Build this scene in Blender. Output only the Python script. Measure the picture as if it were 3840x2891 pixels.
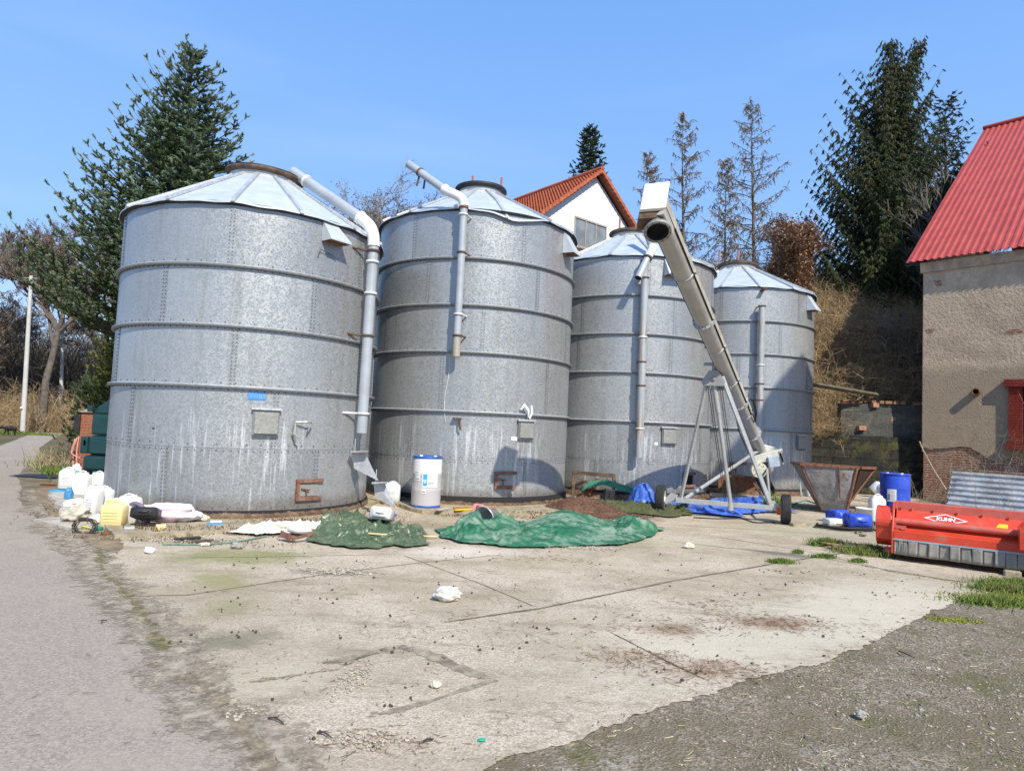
import bpy, math, random
import numpy as np
from mathutils import Vector, Matrix, noise

R_ = math.radians
for o in list(bpy.data.objects): bpy.data.objects.remove(o)
scene = bpy.context.scene
col = scene.collection

# ------------------------------------------------------------ camera, sky, sun
F_PX, PITCH, ROLL, EYE = 2435.2, 0.05848, 0.04489, 1.8
cp, sp, cr, sr = math.cos(PITCH), math.sin(PITCH), math.cos(ROLL), math.sin(ROLL)
right = Vector((1, 0, 0)); up = Vector((0, -sp, cp)); fwd = Vector((0, cp, sp))
rr = right * cr + up * sr
uu = up * cr - right * sr
cam_d = bpy.data.cameras.new('camera'); cam = bpy.data.objects.new('camera', cam_d); col.objects.link(cam)
m = Matrix.Identity(4)
for i in range(3):
    m[i][0] = rr[i]; m[i][1] = uu[i]; m[i][2] = -fwd[i]
m[2][3] = EYE
cam.matrix_world = m
cam_d.sensor_width = 36; cam_d.lens = 36 * F_PX / 3840
cam_d.clip_start = 0.05; cam_d.clip_end = 3000
scene.camera = cam

SUN_PHI, SUN_EL = R_(27), R_(43)
world = bpy.data.worlds.new('World'); scene.world = world; world.use_nodes = True
wn = world.node_tree; bg = wn.nodes['Background']
sky = wn.nodes.new('ShaderNodeTexSky'); sky.sky_type = 'NISHITA'; sky.sun_disc = False
sky.sun_elevation = SUN_EL; sky.sun_rotation = R_(180 - 27)
sky.air_density = 1.0; sky.dust_density = 0.35; sky.ozone_density = 2.2
tcw = wn.nodes.new('ShaderNodeTexCoord'); sxw = wn.nodes.new('ShaderNodeSeparateXYZ'); wn.links.new(tcw.outputs['Generated'], sxw.inputs[0])
rpw = wn.nodes.new('ShaderNodeValToRGB'); wn.links.new(sxw.outputs[2], rpw.inputs[0])
for (pos_, c_), e_ in zip(((0.0, (4.7, 6.3, 8.7)), (.62, (1.35, 3.1, 7.0))), rpw.color_ramp.elements): e_.position = pos_; e_.color = (*c_, 1)
rpw.color_ramp.elements.new(.22).color = (2.5, 4.5, 8.1, 1)
mxw = wn.nodes.new('ShaderNodeMix'); mxw.data_type = 'RGBA'; mxw.inputs[0].default_value = .88
nzw = wn.nodes.new('ShaderNodeTexNoise'); mpw = wn.nodes.new('ShaderNodeMapping'); mpw.inputs['Scale'].default_value = (1, 1.6, 7); wn.links.new(tcw.outputs['Generated'], mpw.inputs[0])
wn.links.new(mpw.outputs[0], nzw.inputs['Vector']); nzw.inputs['Scale'].default_value = 1.1; nzw.inputs['Detail'].default_value = 6
mrw = wn.nodes.new('ShaderNodeMapRange'); mrw.inputs[1].default_value = .56; mrw.inputs[2].default_value = .8; mrw.inputs[4].default_value = .12; wn.links.new(nzw.outputs['Fac'], mrw.inputs[0])
mcw = wn.nodes.new('ShaderNodeMix'); mcw.data_type = 'RGBA'; wn.links.new(mrw.outputs[0], mcw.inputs[0]); mcw.inputs[7].default_value = (6.5, 7.6, 9.3, 1)
wn.links.new(sky.outputs[0], mxw.inputs[6]); wn.links.new(rpw.outputs[0], mxw.inputs[7]); wn.links.new(mxw.outputs[2], mcw.inputs[6])
wn.links.new(mcw.outputs[2], bg.inputs[0]); bg.inputs[1].default_value = 0.1
sd = bpy.data.lights.new('sun', 'SUN'); sd.energy = 4.2; sd.angle = R_(0.5); sd.color = (1.0, 0.928, 0.77)
sun = bpy.data.objects.new('sun', sd); col.objects.link(sun)
SUN = Vector((math.sin(SUN_PHI) * math.cos(SUN_EL), -math.cos(SUN_PHI) * math.cos(SUN_EL), math.sin(SUN_EL)))
sun.rotation_euler = (-SUN).to_track_quat('-Z', 'Y').to_euler()
sun.location = SUN * 60
scene.view_settings.view_transform = 'Standard'; scene.view_settings.look = 'None'
scene.view_settings.exposure = 0.52; scene.view_settings.gamma = 1
scene.render.engine = 'CYCLES'

# ------------------------------------------------------------ survey helpers: where a sight line meets a real surface
def ray(u, v):
    a = u - 1920; b = 1445.5 - v
    A = (a * cr - b * sr) / F_PX; B = (b * cr + a * sr) / F_PX
    return np.array([A, cp - B * sp, sp + B * cp])
EYEV = np.array([0, 0, EYE])
def G(u, v, z=0.0):
    r = ray(u, v); return r * ((z - EYE) / r[2]) + EYEV
def at(u, v, y):
    r = ray(u, v); return r * (y / r[1]) + EYEV
def onplane(u, v, p0, n):
    r = ray(u, v); n = np.array(n); return EYEV + r * (((np.array(p0) - EYEV) @ n) / (r @ n))

# ------------------------------------------------------------ mesh builder
def perp_frames(D):
    D = D / np.maximum(np.linalg.norm(D, axis=1, keepdims=True), 1e-9)
    ref = np.where(np.abs(D[:, 2:3]) > 0.9, np.array([[1.0, 0, 0]]), np.array([[0, 0, 1.0]]))
    A = np.cross(D, ref); A /= np.maximum(np.linalg.norm(A, axis=1, keepdims=True), 1e-9)
    return D, A, np.cross(D, A)
class MB:
    def __init__(s): s.V = []; s.FL = []; s.FN = []; s.M = []; s.S = []; s.T = []; s.n = 0
    def add(s, V, F, m=0, smooth=False, tone=0.5):
        V = np.asarray(V, float).reshape(-1, 3)
        if isinstance(F, np.ndarray):
            k, w = F.shape; s.FL.append((F + s.n).ravel()); s.FN.append(np.full(k, w))
        else:
            k = len(F); s.FL.append(np.array([i for f in F for i in f], int) + s.n); s.FN.append(np.array([len(f) for f in F]))
        s.M.append(np.full(k, m)); s.S.append(np.full(k, smooth))
        s.T.append(np.asarray(tone, float) if np.ndim(tone) else np.full(k, tone))
        s.V.append(V); s.n += len(V); return s
    def box(s, c, d, rot=None, m=0, tone=0.5):
        x, y, z = [q / 2 for q in d]
        V = np.array([[sx * x, sy * y, sz * z] for sz in (-1, 1) for sy in (-1, 1) for sx in (-1, 1)])
        if rot is not None: V = V @ np.array(rot).T
        F = [(0, 2, 3, 1), (4, 5, 7, 6), (0, 1, 5, 4), (2, 6, 7, 3), (0, 4, 6, 2), (1, 3, 7, 5)]
        return s.add(V + np.array(c), F, m, False, tone)
    def hexa(s, P, m=0, tone=0.5):   # 8 corners, bottom 4 ccw then top 4
        return s.add(P, [(3, 2, 1, 0), (4, 5, 6, 7), (0, 1, 5, 4), (1, 2, 6, 5), (2, 3, 7, 6), (3, 0, 4, 7)], m, False, tone)
    def tube(s, pts, r, n=10, m=0, caps=True, smooth=True, tone=0.5):
        P = np.array(pts, float); k = len(P); r = np.broadcast_to(np.array(r, float), (k,))
        T = np.gradient(P, axis=0); T /= np.maximum(np.linalg.norm(T, axis=1, keepdims=True), 1e-9)
        _, A, _ = perp_frames(T[:1]); a = A[0]; V = []
        th = np.arange(n) * 2 * math.pi / n
        for i in range(k):
            a = a - T[i] * (a @ T[i]); a /= max(np.linalg.norm(a), 1e-9); b = np.cross(T[i], a)
            V.append(P[i] + r[i] * (np.cos(th)[:, None] * a + np.sin(th)[:, None] * b))
        V = np.concatenate(V); i = np.arange(n); j = (i + 1) % n
        F = np.concatenate([np.stack([q * n + i, q * n + j, (q + 1) * n + j, (q + 1) * n + i], 1) for q in range(k - 1)])
        s.add(V, F, m, smooth, tone)
        if caps:
            s.add(V[:n], [tuple(range(n))[::-1]], m, False, tone); s.add(V[-n:], [tuple(range(n))], m, False, tone)
        return s
    def lathe(s, prof, c=(0, 0, 0), n=24, m=0, a0=0, a1=2 * math.pi, rot=None, smooth=True, tone=0.5, caps=False):
        full = abs(a1 - a0 - 2 * math.pi) < 1e-6; k = n if full else n + 1
        th = a0 + (a1 - a0) * np.arange(k) / n
        V = np.concatenate([np.stack([r * np.cos(th), r * np.sin(th), np.full(k, z)], 1) for r, z in prof])
        i = np.arange(n); j = (i + 1) % k
        F = np.concatenate([np.stack([q * k + i, q * k + j, (q + 1) * k + j, (q + 1) * k + i], 1) for q in range(len(prof) - 1)])
        if rot is not None: V = V @ np.array(rot).T
        V = V + np.array(c); s.add(V, F, m, smooth, tone)
        if caps:
            s.add(V[:k], [tuple(range(k))[::-1]], m, False, tone); s.add(V[-k:], [tuple(range(k))], m, False, tone)
        return s
    def prism(s, poly, h0, h1, frame=None, org=(0, 0, 0), m=0, tone=0.5):   # poly (a,b) ccw; frame columns A,B,N
        n = len(poly); P = np.array(poly, float)
        V = np.concatenate([np.c_[P, np.full(n, h0)], np.c_[P, np.full(n, h1)]])
        if frame is not None: V = V @ np.array(frame)
        F = [tuple(range(n))[::-1], tuple(range(n, 2 * n))] + [(i, (i + 1) % n, n + (i + 1) % n, n + i) for i in range(n)]
        return s.add(V + np.array(org), F, m, False, tone)
    def grid(s, fn, nu, nv, m=0, smooth=True, tone=0.5):
        V = np.array([fn(i / nu, j / nv) for j in range(nv + 1) for i in range(nu + 1)])
        F = np.array([[j * (nu + 1) + i, j * (nu + 1) + i + 1, (j + 1) * (nu + 1) + i + 1, (j + 1) * (nu + 1) + i] for j in range(nv) for i in range(nu)])
        return s.add(V, F, m, smooth, tone)
    def frusta(s, P0, P1, R0, R1, n=4, m=0, smooth=False, tone=0.5):
        P0 = np.asarray(P0, float); P1 = np.asarray(P1, float); N = len(P0)
        if N == 0: return s
        D, A, B = perp_frames(P1 - P0)
        th = np.arange(n) * 2 * math.pi / n; c = np.cos(th)[None, :, None]; q = np.sin(th)[None, :, None]
        ring = A[:, None] * c + B[:, None] * q
        R0 = np.broadcast_to(np.asarray(R0, float), (N,)); R1 = np.broadcast_to(np.asarray(R1, float), (N,))
        V = np.concatenate([P0[:, None] + ring * R0[:, None, None], P1[:, None] + ring * R1[:, None, None]], 1).reshape(-1, 3)
        i = np.arange(n); j = (i + 1) % n
        f = np.stack([i, j, n + j, n + i], 1); F = (f[None] + (np.arange(N) * 2 * n)[:, None, None]).reshape(-1, 4)
        t = np.repeat(tone, n) if np.ndim(tone) else tone
        return s.add(V, F, m, smooth, t)
    def cards(s, P, sx, sy, m=0, tone=0.5, rng=None, flat=0.0):
        N = len(P); D = rng.normal(size=(N, 3)); D[:, 2] *= (1 - flat); D, A, B = perp_frames(D)
        sx = np.broadcast_to(sx, (N,))[:, None]; sy = np.broadcast_to(sy, (N,))[:, None]
        V = np.stack([P - D * sx, P - A * sy, P + D * sx, P + A * sy], 1).reshape(-1, 3)
        F = np.arange(4 * N).reshape(-1, 4)
        return s.add(V, F, m, False, tone)
    def rocks(s, P, size, rng, m=0, tone=0.5, sq=0.6):
        N = len(P)
        base = np.array([[1, 0, 0], [0, 1, 0], [-1, 0, 0], [0, -1, 0], [.5, .5, .8], [-.6, .4, .7], [-.3, -.6, .75], [.5, -.4, .6], [0, 0, -.5]])
        F0 = [(0, 1, 4), (1, 5, 4), (1, 2, 5), (2, 6, 5), (2, 3, 6), (3, 7, 6), (3, 0, 7), (0, 4, 7), (4, 5, 6), (4, 6, 7)]
        V = base[None] * (1 + rng.uniform(-.3, .3, (N, 9, 3))) * np.array([1, 1, sq])
        th = rng.uniform(0, 6.28, N); c, q = np.cos(th)[:, None], np.sin(th)[:, None]
        X = V[:, :, 0] * c - V[:, :, 1] * q * .8; Y = V[:, :, 0] * q + V[:, :, 1] * c * .8
        V = np.stack([X, Y, V[:, :, 2]], 2) * np.broadcast_to(size, (N,))[:, None, None] + P[:, None]
        F = (np.array(F0)[None] + (np.arange(N) * 9)[:, None, None]).reshape(-1, 3)
        t = np.repeat(tone, 10) if np.ndim(tone) else tone
        return s.add(V.reshape(-1, 3), F, m, False, t)
    def build(s, name, mats, parent=None, bevel=0, world=True, smooth_angle=None):
        V = np.concatenate(s.V)
        if parent is not None and world:
            p = parent; off = np.zeros(3)
            while p is not None: off += np.array(p.location); p = p.parent
            V = V - off
        me = bpy.data.meshes.new(name)
        FL = np.concatenate(s.FL); FN = np.concatenate(s.FN)
        me.vertices.add(len(V)); me.vertices.foreach_set('co', V.astype(np.float32).ravel())
        me.loops.add(len(FL)); me.loops.foreach_set('vertex_index', FL.astype(np.int32))
        me.polygons.add(len(FN)); st = np.concatenate([[0], np.cumsum(FN)[:-1]])
        me.polygons.foreach_set('loop_start', st.astype(np.int32)); me.polygons.foreach_set('loop_total', FN.astype(np.int32))
        me.polygons.foreach_set('material_index', np.concatenate(s.M).astype(np.int32))
        me.polygons.foreach_set('use_smooth', np.concatenate(s.S).astype(bool))
        at_ = me.attributes.new('tone', 'FLOAT', 'FACE'); at_.data.foreach_set('value', np.concatenate(s.T).astype(np.float32))
        me.update(calc_edges=True); me.validate()
        for q in (mats if isinstance(mats, (list, tuple)) else [mats]): me.materials.append(q)
        ob = bpy.data.objects.new(name, me); col.objects.link(ob)
        if parent is not None: ob.parent = parent
        if bevel:
            b = ob.modifiers.new('bevel', 'BEVEL'); b.width = bevel; b.segments = 2; b.limit_method = 'ANGLE'; b.angle_limit = R_(40)
        return ob
def tag(o, label=None, cat=None, group=None, kind=None):
    if label: o['label'] = label
    if cat: o['category'] = cat
    if group: o['group'] = group
    if kind: o['kind'] = kind
    return o
def thing(name, label, cat, loc=(0, 0, 0), rz=0, group=None):
    o = bpy.data.objects.new(name, None); col.objects.link(o); o.location = loc; o.rotation_euler = (0, 0, rz)
    o.empty_display_size = 0.2
    return tag(o, label, cat, group)
def dup(root, loc, rot, label, parent=None):
    r = root.copy(); col.objects.link(r)
    if parent is None: r.location = loc; r.rotation_euler = rot; r['label'] = label
    else: r.parent = parent
    for ch in list(root.children): dup(ch, None, None, None, r)
    return r
def rotz(a): c, s = math.cos(a), math.sin(a); return np.array([[c, -s, 0], [s, c, 0], [0, 0, 1]])
def rotx(a): c, s = math.cos(a), math.sin(a); return np.array([[1, 0, 0], [0, c, -s], [0, s, c]])
def roty(a): c, s = math.cos(a), math.sin(a); return np.array([[c, 0, s], [0, 1, 0], [-s, 0, c]])
def nz(x, y, z=0.0): return noise.noise(Vector((x, y, z)))

# ------------------------------------------------------------ materials
class NT:
    def __init__(s, name, rough=0.8, metal=0.0, spec=0.3):
        s.mat = bpy.data.materials.new(name); s.mat.use_nodes = True; s.t = s.mat.node_tree
        s.b = s.t.nodes['Principled BSDF']; s.b.inputs['Roughness'].default_value = rough
        s.b.inputs['Metallic'].default_value = metal; s.b.inputs['Specular IOR Level'].default_value = spec
        s.tc = s.t.nodes.new('ShaderNodeTexCoord').outputs['Object']; s.geo = s.t.nodes.new('ShaderNodeNewGeometry')
        s.wp = s.geo.outputs['Position']
    def link(s, a, b): s.t.links.new(a, b)
    def setin(s, inp, v):
        if isinstance(v, bpy.types.NodeSocket): s.link(v, inp)
        elif isinstance(v, (tuple, list)) and len(v) == 3 and len(inp.default_value) == 4: inp.default_value = (*v, 1)
        else: inp.default_value = v
    def mapc(s, scale=(1, 1, 1), rot=(0, 0, 0), co=None, loc=(0, 0, 0)):
        n = s.t.nodes.new('ShaderNodeMapping'); n.inputs['Scale'].default_value = scale; n.inputs['Rotation'].default_value = rot
        n.inputs['Location'].default_value = loc
        s.link(co or s.tc, n.inputs['Vector']); return n.outputs[0]
    def noise(s, scale, detail=4, rough=0.6, co=None, dist=0.0):
        n = s.t.nodes.new('ShaderNodeTexNoise'); n.inputs['Scale'].default_value = scale; n.inputs['Detail'].default_value = detail
        n.inputs['Roughness'].default_value = rough; n.inputs['Distortion'].default_value = dist
        s.link(co or s.tc, n.inputs['Vector']); return n.outputs['Fac']
    def vor(s, scale, out='Color', co=None, feat='F1', rand=1.0):
        n = s.t.nodes.new('ShaderNodeTexVoronoi'); n.inputs['Scale'].default_value = scale; n.feature = feat
        n.inputs['Randomness'].default_value = rand
        s.link(co or s.tc, n.inputs['Vector']); return n.outputs[out]
    def ramp(s, fac, stops, interp='LINEAR'):
        n = s.t.nodes.new('ShaderNodeValToRGB'); e = n.color_ramp.elements; n.color_ramp.interpolation = interp
        while len(e) < len(stops): e.new(0.5)
        for q, (p, c) in zip(e, stops):
            q.position = p; c = (c, c, c) if not isinstance(c, (tuple, list)) else c; q.color = (*c[:3], 1)
        s.link(fac, n.inputs[0]); return n.outputs[0]
    def step(s, fac, a, b):
        n = s.t.nodes.new('ShaderNodeMapRange'); n.inputs[1].default_value = a; n.inputs[2].default_value = b
        n.interpolation_type = 'SMOOTHSTEP'; s.link(fac, n.inputs[0]); return n.outputs[0]
    def mix(s, fac, a, b, mode='MIX'):
        n = s.t.nodes.new('ShaderNodeMix'); n.data_type = 'RGBA'; n.blend_type = mode
        s.setin(n.inputs[0], fac); s.setin(n.inputs[6], a); s.setin(n.inputs[7], b); return n.outputs[2]
    def math(s, op, a, b=0.0, clamp=False):
        n = s.t.nodes.new('ShaderNodeMath'); n.operation = op; n.use_clamp = clamp
        s.setin(n.inputs[0], a); s.setin(n.inputs[1], b); return n.outputs[0]
    def attr(s, name='tone'):
        n = s.t.nodes.new('ShaderNodeAttribute'); n.attribute_name = name; return n.outputs['Fac']
    def sep(s, v):
        n = s.t.nodes.new('ShaderNodeSeparateXYZ'); s.link(v, n.inputs[0]); return n.outputs
    def blob(s, x, y, rx, ry, a=0.0, edge=0.5, wob=0.5, scale=2.2):
        """soft, noisy patch on the ground around (x, y)"""
        v = s.mapc((1 / rx, 1 / ry, 0), (0, 0, 0), s.rotated(x, y, a))
        n = s.t.nodes.new('ShaderNodeVectorMath'); n.operation = 'LENGTH'; s.link(v, n.inputs[0])
        w = s.math('ADD', n.outputs['Value'], s.math('MULTIPLY', s.math('SUBTRACT', s.blobnoise(), 0.5), wob * 5))
        return s.step(w, 1.25, .35)
    def blobnoise(s):
        if not hasattr(s, '_bn'): s._bn = s.noise(4.5, 9, .78, s.mapc((.7, 1.3, 1), co=s.wp))
        return s._bn
    def rotated(s, x, y, a):
        n = s.t.nodes.new('ShaderNodeVectorMath'); n.operation = 'SUBTRACT'; s.link(s.wp, n.inputs[0]); n.inputs[1].default_value = (x, y, 0)
        return s.mapc((1, 1, 1), (0, 0, -a), n.outputs[0])
    def bump(s, h, strength=0.4, dist=0.01):
        n = s.t.nodes.new('ShaderNodeBump'); n.inputs['Strength'].default_value = strength; n.inputs['Distance'].default_value = dist
        s.link(h, n.inputs['Height']); s.link(n.outputs[0], s.b.inputs['Normal']); return s
    def out(s, c, rough=None):
        s.setin(s.b.inputs['Base Color'], c)
        if rough is not None: s.setin(s.b.inputs['Roughness'], rough)
        return s.mat
def simple(name, c, rough=0.6, metal=0.0, var=0.18, scale=6.0, spec=0.4, dirt=None, dirt_amt=0.5, bump=0.0, tone=0.0):
    n = NT(name, rough, metal, spec)
    f = n.noise(scale, 5, .65)
    c0 = tuple(q * (1 - var) for q in c); c1 = tuple(min(1, q * (1 + var)) for q in c)
    k = n.mix(n.step(f, .3, .7), c0, c1)
    if tone: k = n.mix(tone, k, n.ramp(n.attr(), [(0, .0), (1, 1.0)]), 'OVERLAY')
    if dirt: k = n.mix(n.math('MULTIPLY', n.step(n.noise(scale * .7 + 1.3, 6, .7), .5, .72), dirt_amt), k, dirt)
    if bump: n.bump(n.noise(scale * 6, 4), bump, .01)
    return n.out(k)
def galv(name, lo, hi, base_z=None, streak=0.0, streak_top=1.4, ringz=None, metal=0.45, spangle=26, rough=(.38, .6)):
    n = NT(name, .5, metal, .5)
    co = n.tc
    dn = n.t.nodes.new('ShaderNodeVectorMath'); dn.operation = 'ADD'
    nn = n.t.nodes.new('ShaderNodeTexNoise'); nn.inputs['Scale'].default_value = 14; n.link(co, nn.inputs['Vector'])
    sc = n.t.nodes.new('ShaderNodeVectorMath'); sc.operation = 'SCALE'; sc.inputs['Scale'].default_value = .07
    n.link(nn.outputs['Color'], sc.inputs[0]); n.link(co, dn.inputs[0]); n.link(sc.outputs[0], dn.inputs[1])
    v1 = n.sep(n.vor(spangle, 'Color', dn.outputs[0]))[0]
    v2 = n.sep(n.vor(spangle * 2.3, 'Color', dn.outputs[0]))[1]
    f = n.math('ADD', n.math('MULTIPLY', v1, .6), n.math('MULTIPLY', v2, .4))
    f = n.step(f, .12, .92)
    c = n.mix(f, lo, hi); wear = n.step(n.noise(.55, 3, .5, n.mapc(loc=(2, 7, 1))), .35, .65); c = n.mix(n.math('MULTIPLY', wear, .35), c, tuple((p + q) / 2 for p, q in zip(lo, hi)))
    big = n.noise(.9, 4, .6)
    c = n.mix(n.math('MULTIPLY', n.step(big, .35, .7), .22), c, tuple(q * 1.12 for q in hi))
    c = n.mix(.75, c, n.ramp(n.attr(), [(0, .2), (1, .8)]), 'OVERLAY')
    stain = n.noise(1.0, 5, .7, n.mapc((5, 5, .35)))
    c = n.mix(n.math('MULTIPLY', n.step(stain, .5, .7), .5), c, (.27, .265, .24))
    z = n.sep(co)[2]
    if streak:
        s1 = n.noise(1.0, 4, .6, n.mapc((15, 15, .7)))
        s2 = n.noise(1.0, 3, .5, n.mapc((1.1, 1.1, .6), loc=(3, 1, 0)))
        msk = n.math('MULTIPLY', n.step(s1, .54, .66), n.step(s2, .42, .58))
        msk = n.math('MULTIPLY', msk, n.step(z, streak_top + .25, streak_top - .25))
        c = n.mix(n.math('MULTIPLY', msk, streak), c, (.82, .83, .86))
    if base_z is not None:
        zz = n.math('ADD', z, n.math('MULTIPLY', n.math('SUBTRACT', n.noise(2.2, 5, .7), .5), .5))
        c = n.mix(n.math('MULTIPLY', n.step(zz, base_z + .22, base_z), .5), c, (.16, .115, .085))
    n.bump(n.noise(1.3, 3, .5), .25, .05)
    return n.out(c, n.math('ADD', n.math('MULTIPLY', f, rough[1] - rough[0]), rough[0]))
M = {}
M['silo'] = galv('galvanised_sheet', (.292, .302, .308), (.418, .43, .438), base_z=.25, streak=.6, streak_top=1.7, metal=.5, spangle=42, rough=(.26, .55))
M['hoop'] = galv('hoop_steel', (.17, .18, .185), (.26, .27, .275), metal=.35, spangle=40)  # dark steel for the painted shade under the hoops, also the hatch frames
M['galv'] = galv('galvanised_steel', (.38, .40, .42), (.60, .62, .64), metal=.45, spangle=40)
M['galv_dull'] = galv('weathered_galvanised', (.24, .24, .225), (.36, .36, .34), metal=.3, spangle=40)
def roof_metal():
    n = NT('roof_sheet', .42, .25, .5)
    c = n.mix(n.step(n.noise(3, 4), .3, .7), (.50, .54, .58), (.60, .64, .68))
    z = n.sep(n.tc)[2]
    r = n.math('MULTIPLY', n.step(n.noise(5.5, 6, .7), .54, .66), n.step(z, 5.9, 7.2))
    c = n.mix(n.math('MULTIPLY', r, .55), c, (.33, .19, .10))
    c = n.mix(n.math('MULTIPLY', n.step(n.noise(1, 5, .7, n.mapc((9, 9, 1))), .6, .75), .3), c, (.5, .47, .42))
    return n.out(c)
M['roof_sheet'] = roof_metal()
M['bolt'] = simple('dark_bolt', (.09, .095, .10), .6, .3)
M['black_rim'] = simple('bitumen_black', (.02, .02, .022), .55, 0, .4, 9)
M['dark_in'] = simple('dark_inside', (.012, .012, .013), .9)
M['rust'] = simple('rusty_steel', (.20, .085, .045), .85, .1, .4, 14, dirt=(.10, .05, .03), bump=.4)
M['rust_brown'] = simple('brown_painted_steel', (.22, .105, .07), .8, .05, .35, 10, dirt=(.35, .3, .26), bump=.3)
M['rust_light'] = simple('rusty_rim', (.125, .08, .055), .8, .2, .4, 7, dirt=(.20, .18, .16))
M['white_pipe'] = simple('white_plastic_pipe', (.78, .78, .76), .45, 0, .06, 3)
def pipe_grey(name, c, rusty=0):
    n = NT(name, .4, .15, .5)
    k = n.mix(n.step(n.noise(2.5, 4), .3, .7), tuple(q * .9 for q in c), tuple(q * 1.1 for q in c))
    if rusty:
        m_ = n.math('MULTIPLY', n.step(n.noise(1, 4, .6, n.mapc((14, 14, .9))), .52, .66), rusty)
        k = n.mix(m_, k, (.34, .20, .09))
    return n.out(k)
M['pipe'] = pipe_grey('grey_pipe', (.38, .41, .45))
M['pipe_rust'] = pipe_grey('rust_streaked_pipe', (.38, .41, .44), .8)
M['pipe_old'] = pipe_grey('old_zinc_pipe', (.36, .33, .29), .6)
M['clamp'] = simple('white_clamp', (.72, .72, .70), .5, .1, .1)
M['blue_sign'] = simple('blue_paint', (.05, .22, .66), .5, 0, .1, 8)
M['white_paint'] = simple('white_paint', (.78, .79, .80), .5, 0, .05)
def plinth():
    n = NT('tarred_plinth', .85)
    z = n.sep(n.tc)[2]
    c = n.mix(n.step(n.noise(7, 6, .7), .35, .65), (.10, .055, .035), (.21, .15, .10))
    zz = n.math('ADD', z, n.math('MULTIPLY', n.math('SUBTRACT', n.noise(4.1, 7, .8), .5), .16))
    c = n.mix(n.step(zz, .135, .15), c, (.018, .016, .018))
    n.bump(n.noise(22, 5), .6, .02)
    return n.out(c)
M['plinth'] = plinth()

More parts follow.
